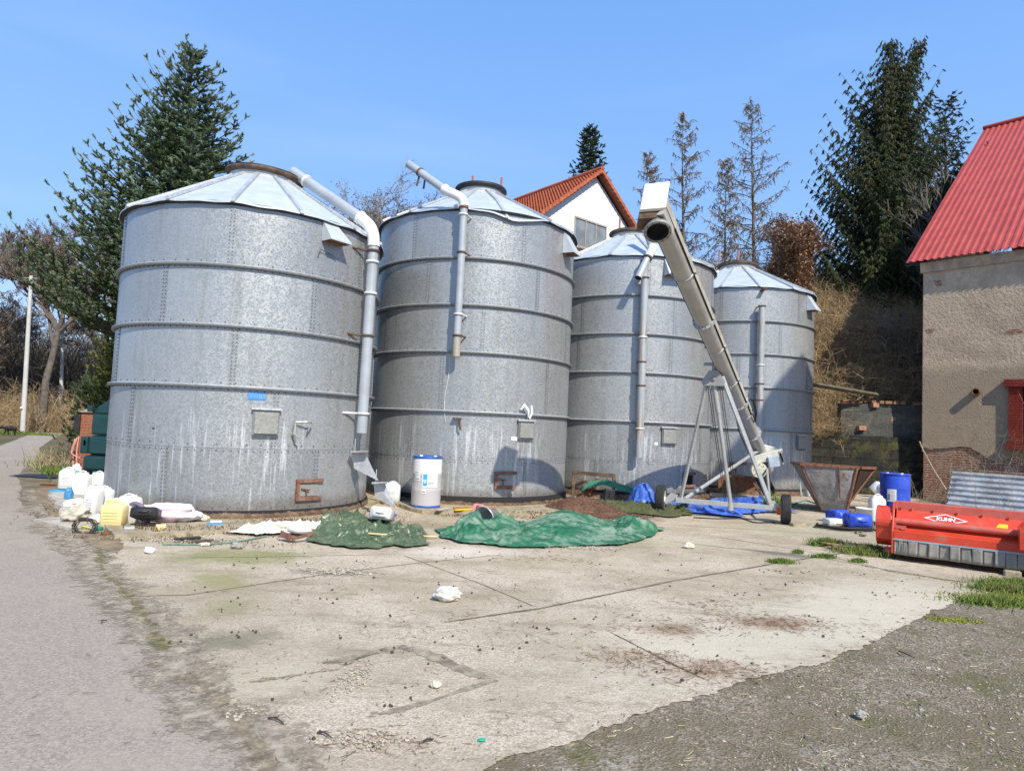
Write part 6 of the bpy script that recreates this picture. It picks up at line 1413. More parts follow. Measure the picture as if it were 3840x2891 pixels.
b.prism([(-.10, -.17), (.10, -.17), (.12, -.1), (.12, .12), (.08, .19), (-.08, .19), (-.12, .12), (-.12, -.1)], -.03, .03, frame=np.stack([fr2 @ np.array([1, 0, 0]), fr2 @ np.array([0, 0, 1]), -(fr2 @ np.array([0, 1, 0]))]), org=c)
b.box(c + fr2 @ np.array([0, -.04, .0]), (.05, .03, .32), fr2, m=1); b.box(c + fr2 @ np.array([-.05, -.042, .02]), (.035, .02, .04), fr2, m=2)
tag(b.build('pink_feeder', [M['pink'], simple('dark_red_slot', (.30, .02, .03), .5), M['dark_in']], bevel=.006), 'pink plastic feeder with a dark slot leaning on the fallen bucket', 'feeder')

# ------------------------------------------------------------ cloth: tarpaulins, sacks
def fold(x, y, f, a): 
    v = nz(x * f, y * f, a); return 1 - abs(v) * 2
def tarp(name, label, near, far, hfun, mat, nu=110, nv=46, cat='tarpaulin', group=None, z=.02, amp=.05, f=3.0, seed=0.0, edge=.1, ang=0.0, stretch=.4, push=.03, calm=None):
    def pl(P, t):
        P = np.array(P, float); d = np.r_[0, np.cumsum(np.linalg.norm(np.diff(P, axis=0), axis=1))]; d /= d[-1]
        return np.array([np.interp(t, d, P[:, 0]), np.interp(t, d, P[:, 1])])
    def fn(u, v):
        p = pl(near, u) * (1 - v) + pl(far, u) * v; x, y = p
        e = min(u, 1 - u, v * .6 + 0.0, (1 - v) * .6); em = ssmooth(e / edge)
        cx_, sx_ = math.cos(ang), math.sin(ang); xa_, ya_ = (x * cx_ + y * sx_) * stretch, (-x * sx_ + y * cx_); x2, y2 = xa_ + .16 * nz(x * 2.2, y * 2.2, seed), ya_ + .22 * nz(x * 1.6 + 7, y * 1.6, seed)
        wv_ = .55 * max(0, fold(x2, y2, f, seed)) ** 5 + .45 * max(0, fold(x2 + 3, y2, f * 1.9, seed)) ** 4 + .3 * max(0, fold(x2, y2 + 5, f * 4.1, seed)) ** 3
        am = amp * (1 if calm is None else calm(u, v)); h = z + .012 + (hfun(u, v) + am * max(0, wv_)) * (.12 + .88 * em) + .012 * abs(nz(x * 14, y * 14, seed))
        eb = 1 - min(1, e / .25); ox = .16 * eb * nz(x * 1.7, y * 1.7, seed + 31); oy = .16 * eb * nz(x * 1.7, y * 1.7, seed + 41)
        dx = ox + push * nz(x * 4, y * 4, seed + 5) + push * .5 * nz(x * 11, y * 11, seed); dy = oy + push * nz(x * 4, y * 4, seed + 9) + push * .8 * nz(x * 9, y * 9, seed)
        return (x + dx, y + dy, max(h, z + .006))
    b = MB(); b.grid(fn, nu, nv); o = b.build(name, mat)
    md = o.modifiers.new('thickness', 'SOLIDIFY'); md.thickness = .004; md.offset = -1
    return tag(o, label, cat, group)
def clothmat(name, c, faded=None, rough=.45, spec=.45, amt=.6):
    n = NT(name, rough, 0, spec); k = n.mix(n.step(n.noise(4, 4), .3, .7), tuple(q * .85 for q in c), tuple(min(1, q * 1.15) for q in c))
    if faded: k = n.mix(n.math('MULTIPLY', n.step(n.noise(1.6, 6, .75, n.mapc((1.0, 2.6, 1))), .46, .6), amt), k, faded)
    n.bump(n.noise(18, 5, .7), .35, .02); return n.out(k)
M['tarp_dark'] = clothmat('dark_green_tarp', (.06, .095, .045), (.16, .19, .12), .3, .6)
M['tarp_green'] = clothmat('green_tarp', (.016, .12, .06), (.17, .25, .19), .5, .35, .95)
M['tarp_olive'] = clothmat('olive_canvas', (.065, .075, .03), (.12, .12, .06), .7, .25)
M['tarp_blue'] = clothmat('blue_tarp', (.035, .11, .48), (.16, .26, .55), .4, .5, .4)
M['sack'] = clothmat('white_sack', (.64, .63, .59), (.5, .47, .4), .7, .2, .5)
M['sack_pink'] = clothmat('pinkish_white_sack', (.80, .77, .79), (.62, .42, .58), .5, .3, .8)
gauss = lambda u, v, cu, cv, su, sv: math.exp(-((u - cu) / su) ** 2 - ((v - cv) / sv) ** 2)
tarp('tarpaulin', 'large bright green tarpaulin bulging in the middle of the yard', [(-1.03, 10.0), (-.66, 9.62), (.03, 9.5), (.83, 9.75), (1.29, 9.95), (1.88, 10.2), (2.4, 11.0), (2.84, 11.7)], [(-1.08, 10.7), (-.6, 11.0), (0, 11.2), (.55, 11.45), (1.3, 11.7), (2.2, 12.0), (2.88, 12.0)],
     lambda u, v: .30 * gauss(u, v, .53, .78, .15, .30) + .08 * gauss(u, v, .42, .4, .15, .3) + .22 * gauss(u, v, .15, .62, .035, .42) + .16 * gauss(u, v, .26, .8, .05, .2) + .16 * gauss(u, v, .80, .62, .05, .35) + .07 * gauss(u, v, .9, .5, .1, .4) + .01, M['tarp_green'], nu=220, nv=90, amp=.15, f=2.1, ang=.45, stretch=.3, calm=lambda u, v: 1 - .85 * gauss(u, v, .53, .75, .2, .4), seed=2.2, group='tarpaulins on the yard', push=.05)
tarp('tarpaulin', 'crumpled dark green tarpaulin at the foot of the nearest silo', [(-2.72, 9.3), (-2.3, 9.02), (-1.95, 8.86), (-1.66, 9.0), (-1.5, 9.45), (-1.15, 9.5)], [(-3.0, 10.3), (-3.0, 10.9), (-2.6, 11.3), (-2.15, 10.9), (-1.75, 10.9), (-1.25, 10.1)],
     lambda u, v: .17 * gauss(u, v, .30, .80, .22, .18) + .05 * gauss(u, v, .35, .35, .3, .3), M['tarp_dark'], nu=220, nv=140, amp=.15, f=2.5, ang=.5, stretch=.5, seed=7.1, group='tarpaulins on the yard', push=.07)
tarp('tarpaulin', 'flat dark green tarpaulin tail lying beside the wooden stick', [(-1.75, 9.25), (-1.45, 9.1), (-1.05, 9.35)], [(-1.75, 10.3), (-1.55, 9.9), (-1.3, 9.75)], lambda u, v: .05 * gauss(u, v, .3, .5, .3, .4), M['tarp_dark'], nu=50, nv=30, amp=.08, f=4, seed=3.3, group='tarpaulins on the yard')
tarp('tarpaulin', 'olive canvas sheet under the left wheel of the auger', [(1.9, 14.6), (2.3, 13.75), (2.9, 13.6), (3.5, 13.5), (4.0, 14.1)], [(2.1, 15.3), (2.6, 15.0), (3.3, 15.1), (3.8, 15.0), (4.3, 15.0)], lambda u, v: .06 * gauss(u, v, .3, .5, .3, .4), M['tarp_olive'], nu=130, nv=60, amp=.16, f=3.0, seed=4.4, group='tarpaulins on the yard', push=.06)
tarp('tarpaulin', 'wide blue tarpaulin spread below the auger axle', [(3.9, 14.6), (4.5, 14.2), (5.0, 13.9), (5.35, 14.6), (6.1, 15.1), (6.7, 15.3)], [(3.9, 16.0), (4.5, 16.2), (5.2, 16.6), (5.8, 16.9), (6.4, 16.9), (7.0, 16.8)], lambda u, v: .06 + .12 * gauss(u, v, .75, .5, .15, .4), M['tarp_blue'], nu=160, nv=70, amp=.13, f=2.6, seed=6.6, group='blue tarpaulins under the auger', push=.08)
tarp('tarpaulin', 'bunched blue tarpaulin behind the left wheel of the auger', [(2.75, 15.0), (3.0, 14.75), (3.4, 14.8)], [(2.9, 15.8), (3.2, 15.9), (3.6, 15.8)], lambda u, v: .40 * gauss(u, v, .5, .55, .5, .6), M['tarp_blue'], nu=70, nv=60, amp=.16, f=3.2, seed=1.6, group='blue tarpaulins under the auger', push=.07, edge=.25)
tarp('plastic_sheet', 'crumpled white plastic sheet in front of the nearest silo', [(-4.0, 9.6), (-3.6, 9.45), (-3.2, 9.65), (-2.75, 9.7)], [(-3.85, 10.15), (-3.35, 10.35), (-3.0, 10.45), (-2.6, 10.3)], lambda u, v: .03, M['sack'], nu=120, nv=60, amp=.09, f=4.2, seed=8.1, cat='sheet', z=.03, push=.05)
def blobthing(name, label, pos, dims, mat, rz=0, seed=0, amp=.25, cat='sack', neck=None, group=None, f=2.2):
    t = MB(); R3 = rotz(rz)
    def fn(u, v):
        th = u * 2 * math.pi; ph = (v - .5) * math.pi; c = math.cos(ph)
        n_ = np.array([c * math.cos(th), c * math.sin(th), math.sin(ph)])
        k = 1 + amp * nz(n_[0] * f + seed, n_[1] * f, n_[2] * f) + amp * .35 * max(0, fold(n_[0] + seed, n_[1] + n_[2] * 1.4, 1.6, seed)) ** 2
        p = np.array([n_[0] * dims[0] / 2 * k, n_[1] * dims[1] / 2 * k, n_[2] * dims[2] / 2 * k])
        if neck: p[2] *= 1 - neck * (n_[0] * -.5 + .5); p[1] *= 1 - neck * .6 * (n_[0] * -.5 + .5)
        p = R3 @ p; return (pos[0] + p[0], pos[1] + p[1], max(pos[2] + .002, pos[2] + dims[2] * .46 + p[2]))
    t.grid(fn, 56, 30); return tag(t.build(name, mat), label, cat, group)
blobthing('white_bag', 'crumpled white bag lying alone in the middle of the concrete', gp(1676, 2252, .008), (.26, .18, .14), M['sack'], .1, 3, .28)
blobthing('fertiliser_sack', 'long white and lilac sack lying at the end of the canister heap', gp(612, 1960, .04), (.95, .36, .34), M['sack_pink'], .12, 5, .3, neck=.5)
blobthing('white_sack', 'small flattened white sack behind the tall labelled canister', gp(300, 1905, .04), (.5, .4, .16), M['sack'], .5, 7, .3, group='sacks in the heap')
blobthing('white_sack', 'grimy pale sack below the leaning canister', gp(395, 1930, .04), (.4, .35, .18), M['sack'], .2, 9, .3, group='sacks in the heap')
blobthing('white_sack', 'stained sack between the labelled and the yellowed canister', gp(380, 1965, .02), (.34, .3, .16), M['sack'], .2, 19, .3, group='sacks in the heap')
blobthing('white_sack', 'white sack against the silo behind the yellowed canister', gp(455, 1915, .10), (.5, .3, .2), M['sack'], .2, 29, .3, group='sacks in the heap')
blobthing('canvas_rag', 'torn grey beige canvas rag hanging over the slab edge', gp(285, 1960, .01), (.34, .3, .26), simple('canvas', (.48, .44, .37), .9), .9, 11, .45, cat='rag')
blobthing('purple_sack', 'pale purple sack on the grass by the brick pillar', gp(240, 1735, .03), (.75, .5, .22), clothmat('lilac_sack', (.42, .33, .42), (.6, .55, .6)), .1, 13, .2, cat='sack')
blobthing('white_jerrycan', 'white flat canister lying on the plastic sheet', gp(1130, 2000, .04), (.42, .26, .14), M['jug'], -.1, 2, .08, cat='canister', f=1)
jug('canister', 'white canister with a black cap end, lying on the dark green tarpaulin', gp(1440, 1955, .12), -.25, (1.3, .2), w=.34, d=.2, h=.36, mat='jug', cap=None, lab=False)
# ------------------------------------------------------------ grain pile
pile = MB()
def pf(u, v):
    th = u * 6.2832; r = v; c, s_ = math.cos(th), math.sin(th)
    x = 1.72 + c * r * 1.25 * (1 + .2 * nz(c * 2, s_ * 2, 3)); y = 14.0 + s_ * r * .95 * (1 + .2 * nz(c * 2, s_ * 2, 8))
    h = .30 * max(0, 1 - ((x - 1.62) ** 2 / .9 + (y - 13.95) ** 2 / .6) ** .5) ** .9 + .03 * (1 - r)
    return (x, y, .015 + h * (1 + .1 * nz(x * 5, y * 5)))
pile.grid(pf, 90, 34)
rng = np.random.default_rng(12); uu_ = rng.random(9000); vv_ = rng.random(9000) ** .6 * 1.25
P = np.array([pf(a, c) for a, c in zip(uu_, vv_)]); D = rng.normal(size=P.shape); D[:, 2] *= .4; D /= np.linalg.norm(D, axis=1, keepdims=True)
pile.frusta(P, P + D * .035, .005, .003, 3, tone=rng.uniform(.1, .9, 9000))
M['grain'] = leafmat('brown_husks', (.105, .055, .035), (.20, .11, .075), (.08, .045, .03), scale=3, fine=30)
tag(pile.build('grain_pile', M['grain']), 'low heap of reddish brown spilled husks at the foot of the second silo', 'husk pile', kind='stuff')
# ------------------------------------------------------------ rusty frame and machine parts behind it
RF = thing('steel_stand', 'rusty square tube stand between the second and third silo', 'stand', gp(2230, 1880, 0))
a_, c_f = np.array(gp(2148, 1868, 0)), np.array(gp(2300, 1878, 0)); a_[2] = c_f[2] = .02
b = MB(); beam(b, a_, a_ + (0, 0, .62), .08, .08); beam(b, c_f, c_f + (0, 0, .58), .08, .08); beam(b, a_ + (-.03, 0, .63), c_f + (.03, 0, .60), .09, .09); b.build('front_frame', M['rust_light'], RF, bevel=.01)
b = MB(); beam(b, a_ + (.1, .5, .45), c_f + (.5, .6, .1), .05, .03); beam(b, a_ + (.0, .3, .1), c_f + (-.1, .4, .5), .05, .03); beam(b, a_ + (.45, .3, .05), a_ + (.65, .3, .48), .04, .04); beam(b, a_ + (.75, .3, .05), a_ + (.85, .3, .3), .04, .04)
for k in range(5): beam(b, a_ + (.3 + .17 * k, .35, .05), a_ + (.24 + .17 * k, .3, .22), .03, .03)
b.build('cross_bars', M['rust'], RF)
b = MB(); p = at(2205, 1815, 16.0); beam(b, p, at(2262, 1808, 16.0), .05, .12); beam(b, at(2262, 1805, 16.1), at(2420, 1855, 15.9), .10, .14); beam(b, at(2180, 1845, 16.0), p, .03, .06)
tag(b.build('green_drawbar', simple('green_machine_paint', (.035, .22, .14), .6, 0, .2, 5, dirt=(.10, .14, .1))), 'long green steel bar leaning behind the rusty tube stand', 'machine part')
# black jerrycan by the olive canvas
b = MB(); c = np.array(gp(2285, 1888, .02)); b.box(c + (0, .1, .17), (.25, .12, .32), rotz(.3) @ roty(.12)); b.box(c + (.03, .03, .18), (.06, .03, .26), rotz(.3) @ roty(.12)); tag(b.build('black_jerrycan', M['jug_black'], bevel=.02), 'black fuel can standing on the edge of the olive canvas', 'fuel can')
# sticks, boards, hoses
def rod(name, label, pts, r, mat, cat='stick', n=8, group=None, flat=None):
    b = MB()
    if flat: 
        for i in range(len(pts) - 1): beam(b, pts[i], pts[i + 1], flat[0], flat[1])
    else: b.tube(pts, r, n)
    return tag(b.build(name, mat), label, cat, group)
M['wood_pale'] = simple('pale_stick_wood', (.58, .44, .24), .7, 0, .15, 6)
rod('broom_stick', 'long pale wooden stick lying across the dark green tarpaulin', [gp(995, 1972, .10), gp(1250, 1988, .14), gp(1420, 2003, .13), gp(1640, 2012, .04)], .014, M['wood_pale'])
def curve_pts(pts, k=30):
    P = np.array(pts, float); d = np.r_[0, np.cumsum(np.linalg.norm(np.diff(P, axis=0), axis=1))]; t = np.linspace(0, d[-1], k); Q = np.stack([np.interp(t, d, P[:, i]) for i in range(3)], 1)
    for _ in range(4): Q[1:-1] = (Q[:-2] + 2 * Q[1:-1] + Q[2:]) / 4
    return Q
rod('green_hose', 'thin faded green hose curving over the concrete near the nearest silo', curve_pts([gp(610, 2040, .02), gp(760, 2042, .02), gp(900, 2030, .02), gp(1000, 2010, .02)]), .013, simple('faded_green_hose', (.12, .22, .17), .6), 'hose')
rod('yellow_lath', 'yellow painted lath lying on the slab by the fallen bucket', [gp(1705, 1912, .10), gp(1775, 1908, .10)], 0, M['cap_yellow'], 'lath', flat=(.05, .02))
rod('orange_lath', 'orange brown board behind the yellow lath', [gp(1700, 1903, .10), gp(1860, 1902, .11)], 0, simple('orange_board', (.42, .20, .07), .8), 'board', flat=(.07, .02))
b = MB(); c = np.array(gp(1100, 2030, .02)); 
for k in range(1): 
    beam(b, c + (-.2, .1, .05), c + (.05, -.02, .05), .12, .02); beam(b, c + (-.2, .05, .1), c + (-.02, -.06, .06), .02, .08); beam(b, c + (.0, -.05, .04), c + (.24, .16, .10), .05, .03)
tag(b.build('rust_channel', M['rust_brown']), 'bent rusty steel channel piece in front of the white sheet', 'scrap steel')
# left side rubbish
rod('salmon_hose', 'bundle of salmon pink hoses hanging from the brick pillar', curve_pts([at(290, 1640, 15.6), at(272, 1690, 15.5), at(275, 1740, 15.4), at(268, 1768, 15.4)]), .016, simple('salmon_pink_hose', (.62, .25, .20), .6), 'hose', group='pink hoses')
rod('salmon_hose', 'innermost salmon pink hose running straight down the brick pillar', curve_pts([at(296, 1636, 15.7), at(288, 1690, 15.6), at(286, 1745, 15.5)]), .016, simple('salmon_pink_hose_c', (.6, .24, .2), .6), 'hose', group='pink hoses')
rod('salmon_hose', 'outermost salmon pink hose beside the brick pillar, curling at its foot', curve_pts([at(282, 1645, 15.4), at(266, 1700, 15.3), at(292, 1715, 15.3), at(302, 1718, 15.3)]), .016, simple('salmon_pink_hose_b', (.58, .22, .18), .6), 'hose', group='pink hoses')
M['water_blue'] = simple('turquoise_blue_plastic', (.03, .30, .62), .4)
b = MB(); c = np.array(gp(232, 1848, .05)); b.tube([c + (.2 * math.cos(a), .13 * math.sin(a), .02) for a in np.linspace(0, 6.0, 18)], .028, 8); b.box(c + (.38, -.02, .02), (.35, .16, .05), rotz(-.1)); tag(b.build('blue_shovel', M['water_blue'], bevel=.0), 'turquoise blue plastic shovel with a loop handle in front of the milky canister', 'plastic shovel')
blobthing('blue_bottle', 'clear blue plastic bottle hanging at the slab edge', gp(255, 1888, .02), (.14, .14, .3), simple('clear_blue_plastic', (.06, .22, .42), .2, 0, .2, 6), 0, 4, .15, cat='bottle')
b = MB(); c = np.array(gp(520, 1925, .2)); rr2 = np.stack([unit([1, .2, .3]), unit([-.2, 1, -.2]), unit(np.cross([1, .2, .3], [-.2, 1, -.2]))], 1) @ rotx(-.9) @ roty(.6)
b.lathe([(.19, -.02), (.21, 0), (.2, .03), (.15, .02), (.0001, .0)], c, 30, rot=rr2); tag(b.build('purple_basin', simple('grey_purple_plastic', (.17, .13, .22), .5)), 'grey purple round basin leaning on the cream canister', 'basin')
b = MB(); c = np.array(gp(318, 1975, .10)); 
for k in range(7): b.tube([c + (.17 * math.cos(a) * (1 - .05 * k), .03 * math.sin(k * 2 + a * 3), .13 * math.sin(a) * (1 - .06 * k)) for a in np.linspace(0, 6.28, 22)], .007, 4)
tag(b.build('wire_coil', simple('dark_wire', (.07, .055, .045), .8)), 'tangled coil of dark rusty wire on the slab edge', 'wire coil')
b = MB(); c = gp(527, 1993, .03); b.lathe([(.0001, .02), (.32, .02), (.33, .01), (.33, 0)], c, 36); tag(b.build('rust_disc', M['rust']), 'flat rusty round plate in front of the canister heap', 'steel plate')
for (u, v, mt, lab_, r) in ((317, 1985, 'cap_yellow', 'yellow screw cap lying left of the wire coil', .05), (372, 1983, 'cap_green', 'green screw cap lying on the dirt at the slab', .045), (466, 1968, 'cap_yellow', 'yellow screw cap under the cream canister', .05), (508, 1978, 'cap_yellow', 'crushed yellow cap in front of the lilac sack', .05), (598, 1992, 'cap_yellow', 'rightmost yellow cap next to the tin', .05), (246, 1936, 'white_paint', 'white round lid lying on the mossy slab', .06), (560, 2067, 'white_paint', 'white lid lying on the concrete in front of the slab', .06)):
    b = MB(); c = np.array(gp(u, v, .03)); b.tube([c, c + (.01, 0, .035)], r, 16); tag(b.build('screw_cap', M[mt]), lab_, 'cap', 'caps lying around the heap')
for (u, v, mt, lab_, dx) in ((463, 1985, 'galv_dull', 'small dark tin lying beside the rusty plate', .1), (583, 1980, 'wood_pale', 'cream cardboard tube end in front of the lilac sack', .1)):
    b = MB(); c = np.array(gp(u, v, .07)); b.tube([c, c + (dx, .08, 0)], .055, 18, caps=False); b.tube([c + (.01, .008, 0), c + (.015, .012, 0)], .05, 18, m=1); tag(b.build('tin_can', [M[mt], M['rust']]), lab_, 'tin')
rod('blue_tube', 'short blue plastic profile lying right of the pale stone', [gp(775, 1968, .05), gp(840, 1966, .05)], 0, M['water_blue'], 'profile', flat=(.09, .05))
rod('white_tube', 'white plastic profile lying behind the blue one', [gp(790, 1955, .07), gp(832, 1955, .07)], 0, M['white_paint'], 'profile', flat=(.05, .03))
rod('scrap_strips', 'bundle of dark scrap strips beside the lilac sack', [gp(690, 1955, .05), gp(770, 1950, .05)], 0, M['cable'], 'scrap', flat=(.3, .03))
def stone(label, u, v, s, mat, seed, name='stone', z=.012, group='loose stones'):
    rng = np.random.default_rng(seed); b = MB(); c = np.array(gp(u, v, z)); 
    def fn(a, e):
        th, ph = a * 6.2832, (e - .5) * math.pi; n_ = np.array([math.cos(ph) * math.cos(th), math.cos(ph) * math.sin(th), math.sin(ph)])
        k = 1 + .35 * nz(n_[0] * 1.7 + seed, n_[1] * 1.7, n_[2] * 1.7) + .12 * nz(n_[0] * 5, n_[1] * 5 + seed, n_[2] * 5); return tuple(c + n_ * k * np.array(s) / 2 + (0, 0, s[2] * .4))
    b.grid(fn, 18, 12, smooth=False); return tag(b.build(name, mat), label, 'stone', group)
M['stone_pale'] = simple('pale_stone', (.58, .53, .42), .9, 0, .2, 8, bump=.6); M['stone_grey'] = simple('grey_stone', (.33, .31, .28), .9, 0, .25, 8, bump=.6)
stone('pale lumpy stone right of the lilac sack', 748, 1960, (.26, .2, .16), M['stone_pale'], 1)
stone('angular grey stone on the concrete left of the rusty channel', 888, 2056, (.16, .1, .09), M['stone_grey'], 2)
stone('flat brownish stone beside the green hose', 765, 2044, (.16, .1, .04), M['stone_pale'], 3)
stone('lone pale stone on the concrete in front of the auger', 2583, 2055, (.16, .12, .09), M['stone_pale'], 4)
stone('small pale stone inside the repaired concrete patch', 1634, 2575, (.07, .06, .045), M['stone_pale'], 5)
stone('dark pebble near the bottom of the concrete', 3228, 2690, (.07, .06, .05), M['stone_grey'], 6)
# cables and hoses near the auger
rod('power_lead', 'black power lead snaking below the right wheel of the auger', curve_pts([gp(2600, 1940, .02), gp(2700, 1945, .02), (5.0, 13.9, .02), gp(2830, 1960, .02), gp(2905, 1958, .02)]), .012, M['cable'], 'cable')
rod('air_hose', 'thin turquoise hose lying behind the right auger wheel', curve_pts([gp(2975, 1890, .02), gp(3020, 1875, .02), gp(3085, 1895, .02), gp(3050, 1905, .02), gp(2985, 1895, .02)]), .02, simple('turquoise_hose', (.06, .22, .22), .5), 'hose')
b = MB(); c = np.array(gp(3165, 1978, .04)); b.tube([c + (.55 * math.cos(a), .30 * math.sin(a), .005 * math.sin(a * 4)) for a in np.linspace(.2, 6.2, 44)], .02, 8)
b.tube([c + (.52 * math.cos(a), .33 * math.sin(a), .035) for a in np.linspace(2.6, 5.9, 30)], .02, 8); tag(b.build('black_hose', M['cable']), 'ring of thick black hose around the white and blue canisters', 'hose')
blobthing('old_fire_hose', 'flattened tan canvas hose folded on the grass before the mower', gp(3230, 2065, .01), (.95, .4, .09), clothmat('tan_canvas', (.30, .21, .11), (.16, .11, .07)), -.35, 21, .5, cat='old hose')
blobthing('red_rag', 'small faded red rag in front of the blue canister', gp(3155, 1972, .03), (.25, .14, .07), clothmat('red_rag', (.36, .16, .13), (.5, .35, .3)), 0, 23, .4, cat='rag')
MPs = ((3220, 2000, .12, .05), (3255, 1985, .1, .11), (3290, 1990, .14, .06), (3235, 2010, .1, .04), (3300, 2002, .08, .05), (3275, 1975, .09, .12))
M['scrap'] = simple('brassy_scrap_metal', (.22, .19, .12), .6, .3, .4, 8, dirt=(.08, .08, .08))
for k, (u, v, s, h) in enumerate(MPs):
    b = MB(); c = np.array(gp(u, v, .012)); r_ = rotz(k * .7); b.box(c + (0, 0, .012), (s, s * .7, .02), r_); b.box(c + r_ @ np.array([s * .35, 0, h / 2]), (.02, s * .6, h), r_); b.box(c + r_ @ np.array([-s * .35, 0, h / 2]), (.02, s * .6, h * .8), r_)
    tag(b.build('steel_bracket', M['scrap'], bevel=.003), 'brassy or dark angled steel bracket in the scrap left of the mower', 'bracket', 'steel brackets left of the mower')
# ------------------------------------------------------------ rusty sheet hopper
HPt = thing('sheet_hopper', 'inverted pyramid hopper of dented grey sheet with rusty edges beside the last silo', 'hopper', gp(3120, 1905, 0))
M['hop'] = None
n = NT('rusty_grey_sheet', .6, .2, .4); c = n.mix(n.step(n.noise(5, 5, .7), .35, .65), (.22, .21, .20), (.31, .295, .275)); c = n.mix(n.step(n.noise(7, 7, .8), .57, .63), c, (.20, .10, .055)); n.bump(n.noise(3.5, 4), .8, .05); M['hop'] = n.out(c)
fl, fr3 = at(3000, 1762, 15.6), at(3214, 1768, 15.1); bl_, br3 = fl + (.35, 1.3, .05), at(3283, 1785, 16.2)
zt_ = 1.16; fl[2] = 1.14; fr3[2] = 1.14; bl_[2] = 1.12; br3[2] = 1.1
bfl, bfr = at(3082, 1925, 15.75), at(3172, 1925, 15.25); bfl[2] = bfr[2] = .02
bbl, bbr = bfl + (.15, .45, 0), bfr + (.12, .45, 0)
b = MB(); gl = lambda A, B_, C_, D4: b.grid(lambda u, v: tuple((A * (1 - u) + B_ * u) * (1 - v) + (C_ * (1 - u) + D4 * u) * v + .012 * nz(u * 5, v * 5, A[0])), 14, 14)
gl(bfl, bfr, fl, fr3); gl(bbr, bbl, br3, bl_); gl(bbl, bfl, bl_, fl)
o = b.build('sheet_sides', M['hop'], HPt); b = MB(); gl(bfr, bbr, fr3, br3); b.build('rusty_side', simple('deep_rust', (.04, .018, .011), .9, 0, .4, 6), HPt); md = o.modifiers.new('t', 'SOLIDIFY'); md.thickness = .008  # rust on the right side darkened to imitate its shade
b = MB(); beam(b, fl, fr3, .05, .06); beam(b, fr3, br3, .05, .06); beam(b, br3, bl_, .05, .05); beam(b, bl_, fl, .05, .05); b.tube([fl, bfl], .022, 5); b.tube([fr3, bfr], .035, 5); b.tube([br3, bbr], .03, 5); b.build('rusty_edge', M['rust'], HPt)
b = MB(); A1_, A2_ = fl * .32 + fr3 * .68, (bfl * .25 + bfr * .75); A1_ = A1_ + (0, -.02, 0); mid = A1_ * .35 + A2_ * .65 + (0, -.025, 0); b.tube([A1_, mid, fr3 * .3 + bfr * .7 + (0, -.02, 0)], .016, 5); b.build('weld_seam', M['rust'], HPt)
# tray below the outlet of the last silo
b = MB(); c = at(2765, 1815, 18.6); b.prism([(-.5, -.22), (.45, -.22), (.52, -.1), (.52, .12), (.42, .24), (-.45, .24), (-.55, .1), (-.55, -.12)], -.02, .02, frame=np.stack([[1, 0, 0], [0, 0, 1], [0, -1, 0]]), org=c)
tag(b.build('rusty_trough', M['rust'], bevel=.01), 'shallow dark rusty trough leaning below the hatch of the last silo', 'trough')
rod('spade_handle', 'dark handle with a yellow end leaning beside the rusty trough', [at(2812, 1790, 18.6), at(2850, 1850, 17.9), at(2862, 1870, 17.7)], .02, M['rust'], 'handle')
b = MB(); c = np.array(gp(3025, 1862, 0)); b.grid(lambda u, v: (c[0] - .35 + .7 * u, c[1] + .1 * math.sin(u * 20) + .2 * v, .02 + .55 * v * math.sin(math.pi * min(1, u * .8 + .2))), 30, 8); tag(b.build('plastic_sheeting', simple('grey_green_sheeting', (.28, .30, .28), .5)), 'pleated grey plastic sheeting leaning on the last silo behind the auger wheel', 'sheeting')
# ------------------------------------------------------------ corrugated sheets leaning on the barn
CO = thing('corrugated_sheets', 'stack of galvanised corrugated sheets leaning sideways on the barn wall', 'corrugated sheets', (12, 18.9, 0))
n = NT('old_corrugated_zinc', .5, .4, .5); c = n.mix(n.step(n.noise(3, 5, .7), .35, .65), (.34, .37, .41), (.52, .55, .60)); c = n.mix(n.math('MULTIPLY', n.step(n.noise(4.5, 6, .8, n.mapc((1, 1, 2))), .6, .66), .8), c, (.13, .06, .045)); M['corr'] = n.out(c)
ta = wt(W(3548, 1800, .9)); 
def cop(t, s, off): return WC + WD * (ta + t) + WN * (.95 - .5 * s + off) + np.array([0, 0, -.02 + 1.0 * s])
for k, (t0_, t1_, s1, off) in enumerate(((0, 3.2, 1.0, .0), (.14, 3.3, .86, .05), (.05, 3.2, .3, .09))):
    b = MB(); b.grid(lambda u, v: tuple(cop(t0_ + (t1_ - t0_) * u + (.05 * v if u < .02 else 0), s1 * v, off) + (WN * .022 + np.array([0, 0, .01])) * math.sin(v * s1 * 42) + WN * .03 * nz(u * 6, k)), 30, 70)
    b.build('corrugated_sheet', M['corr'], CO)
# ------------------------------------------------------------ green container, brick pillar, poles, cat
GC = thing('recycling_container', 'dark green stacked plastic tank with a gabled top at the left of the nearest silo', 'tank', (-9.6, 15.6, 0))
M['dkgreen'] = simple('dark_green_plastic', (.010, .045, .05), .3, 0, .12, 3, spec=.5)
gx0, gx1 = at(305, 1770, 15.6)[0], at(305, 1770, 15.6)[0] + 1.9; gy = 15.6
lev = [at(320, q, gy)[2] for q in (1770, 1705, 1632, 1548)] + [at(320, 1530, gy)[2]]
zb = [.22, lev[1] + .0, lev[2], lev[3]]
ins = (0, .06, .10)
for k in range(3):
    b = MB(); b.box(((gx0 + gx1) / 2 + ins[k] / 2, gy + .8, (zb[k] + zb[k + 1]) / 2), (gx1 - gx0 - ins[k], 1.6 - ins[k], zb[k + 1] - zb[k] - .025)); b.build('tank_section', M['dkgreen'], GC, bevel=.06)
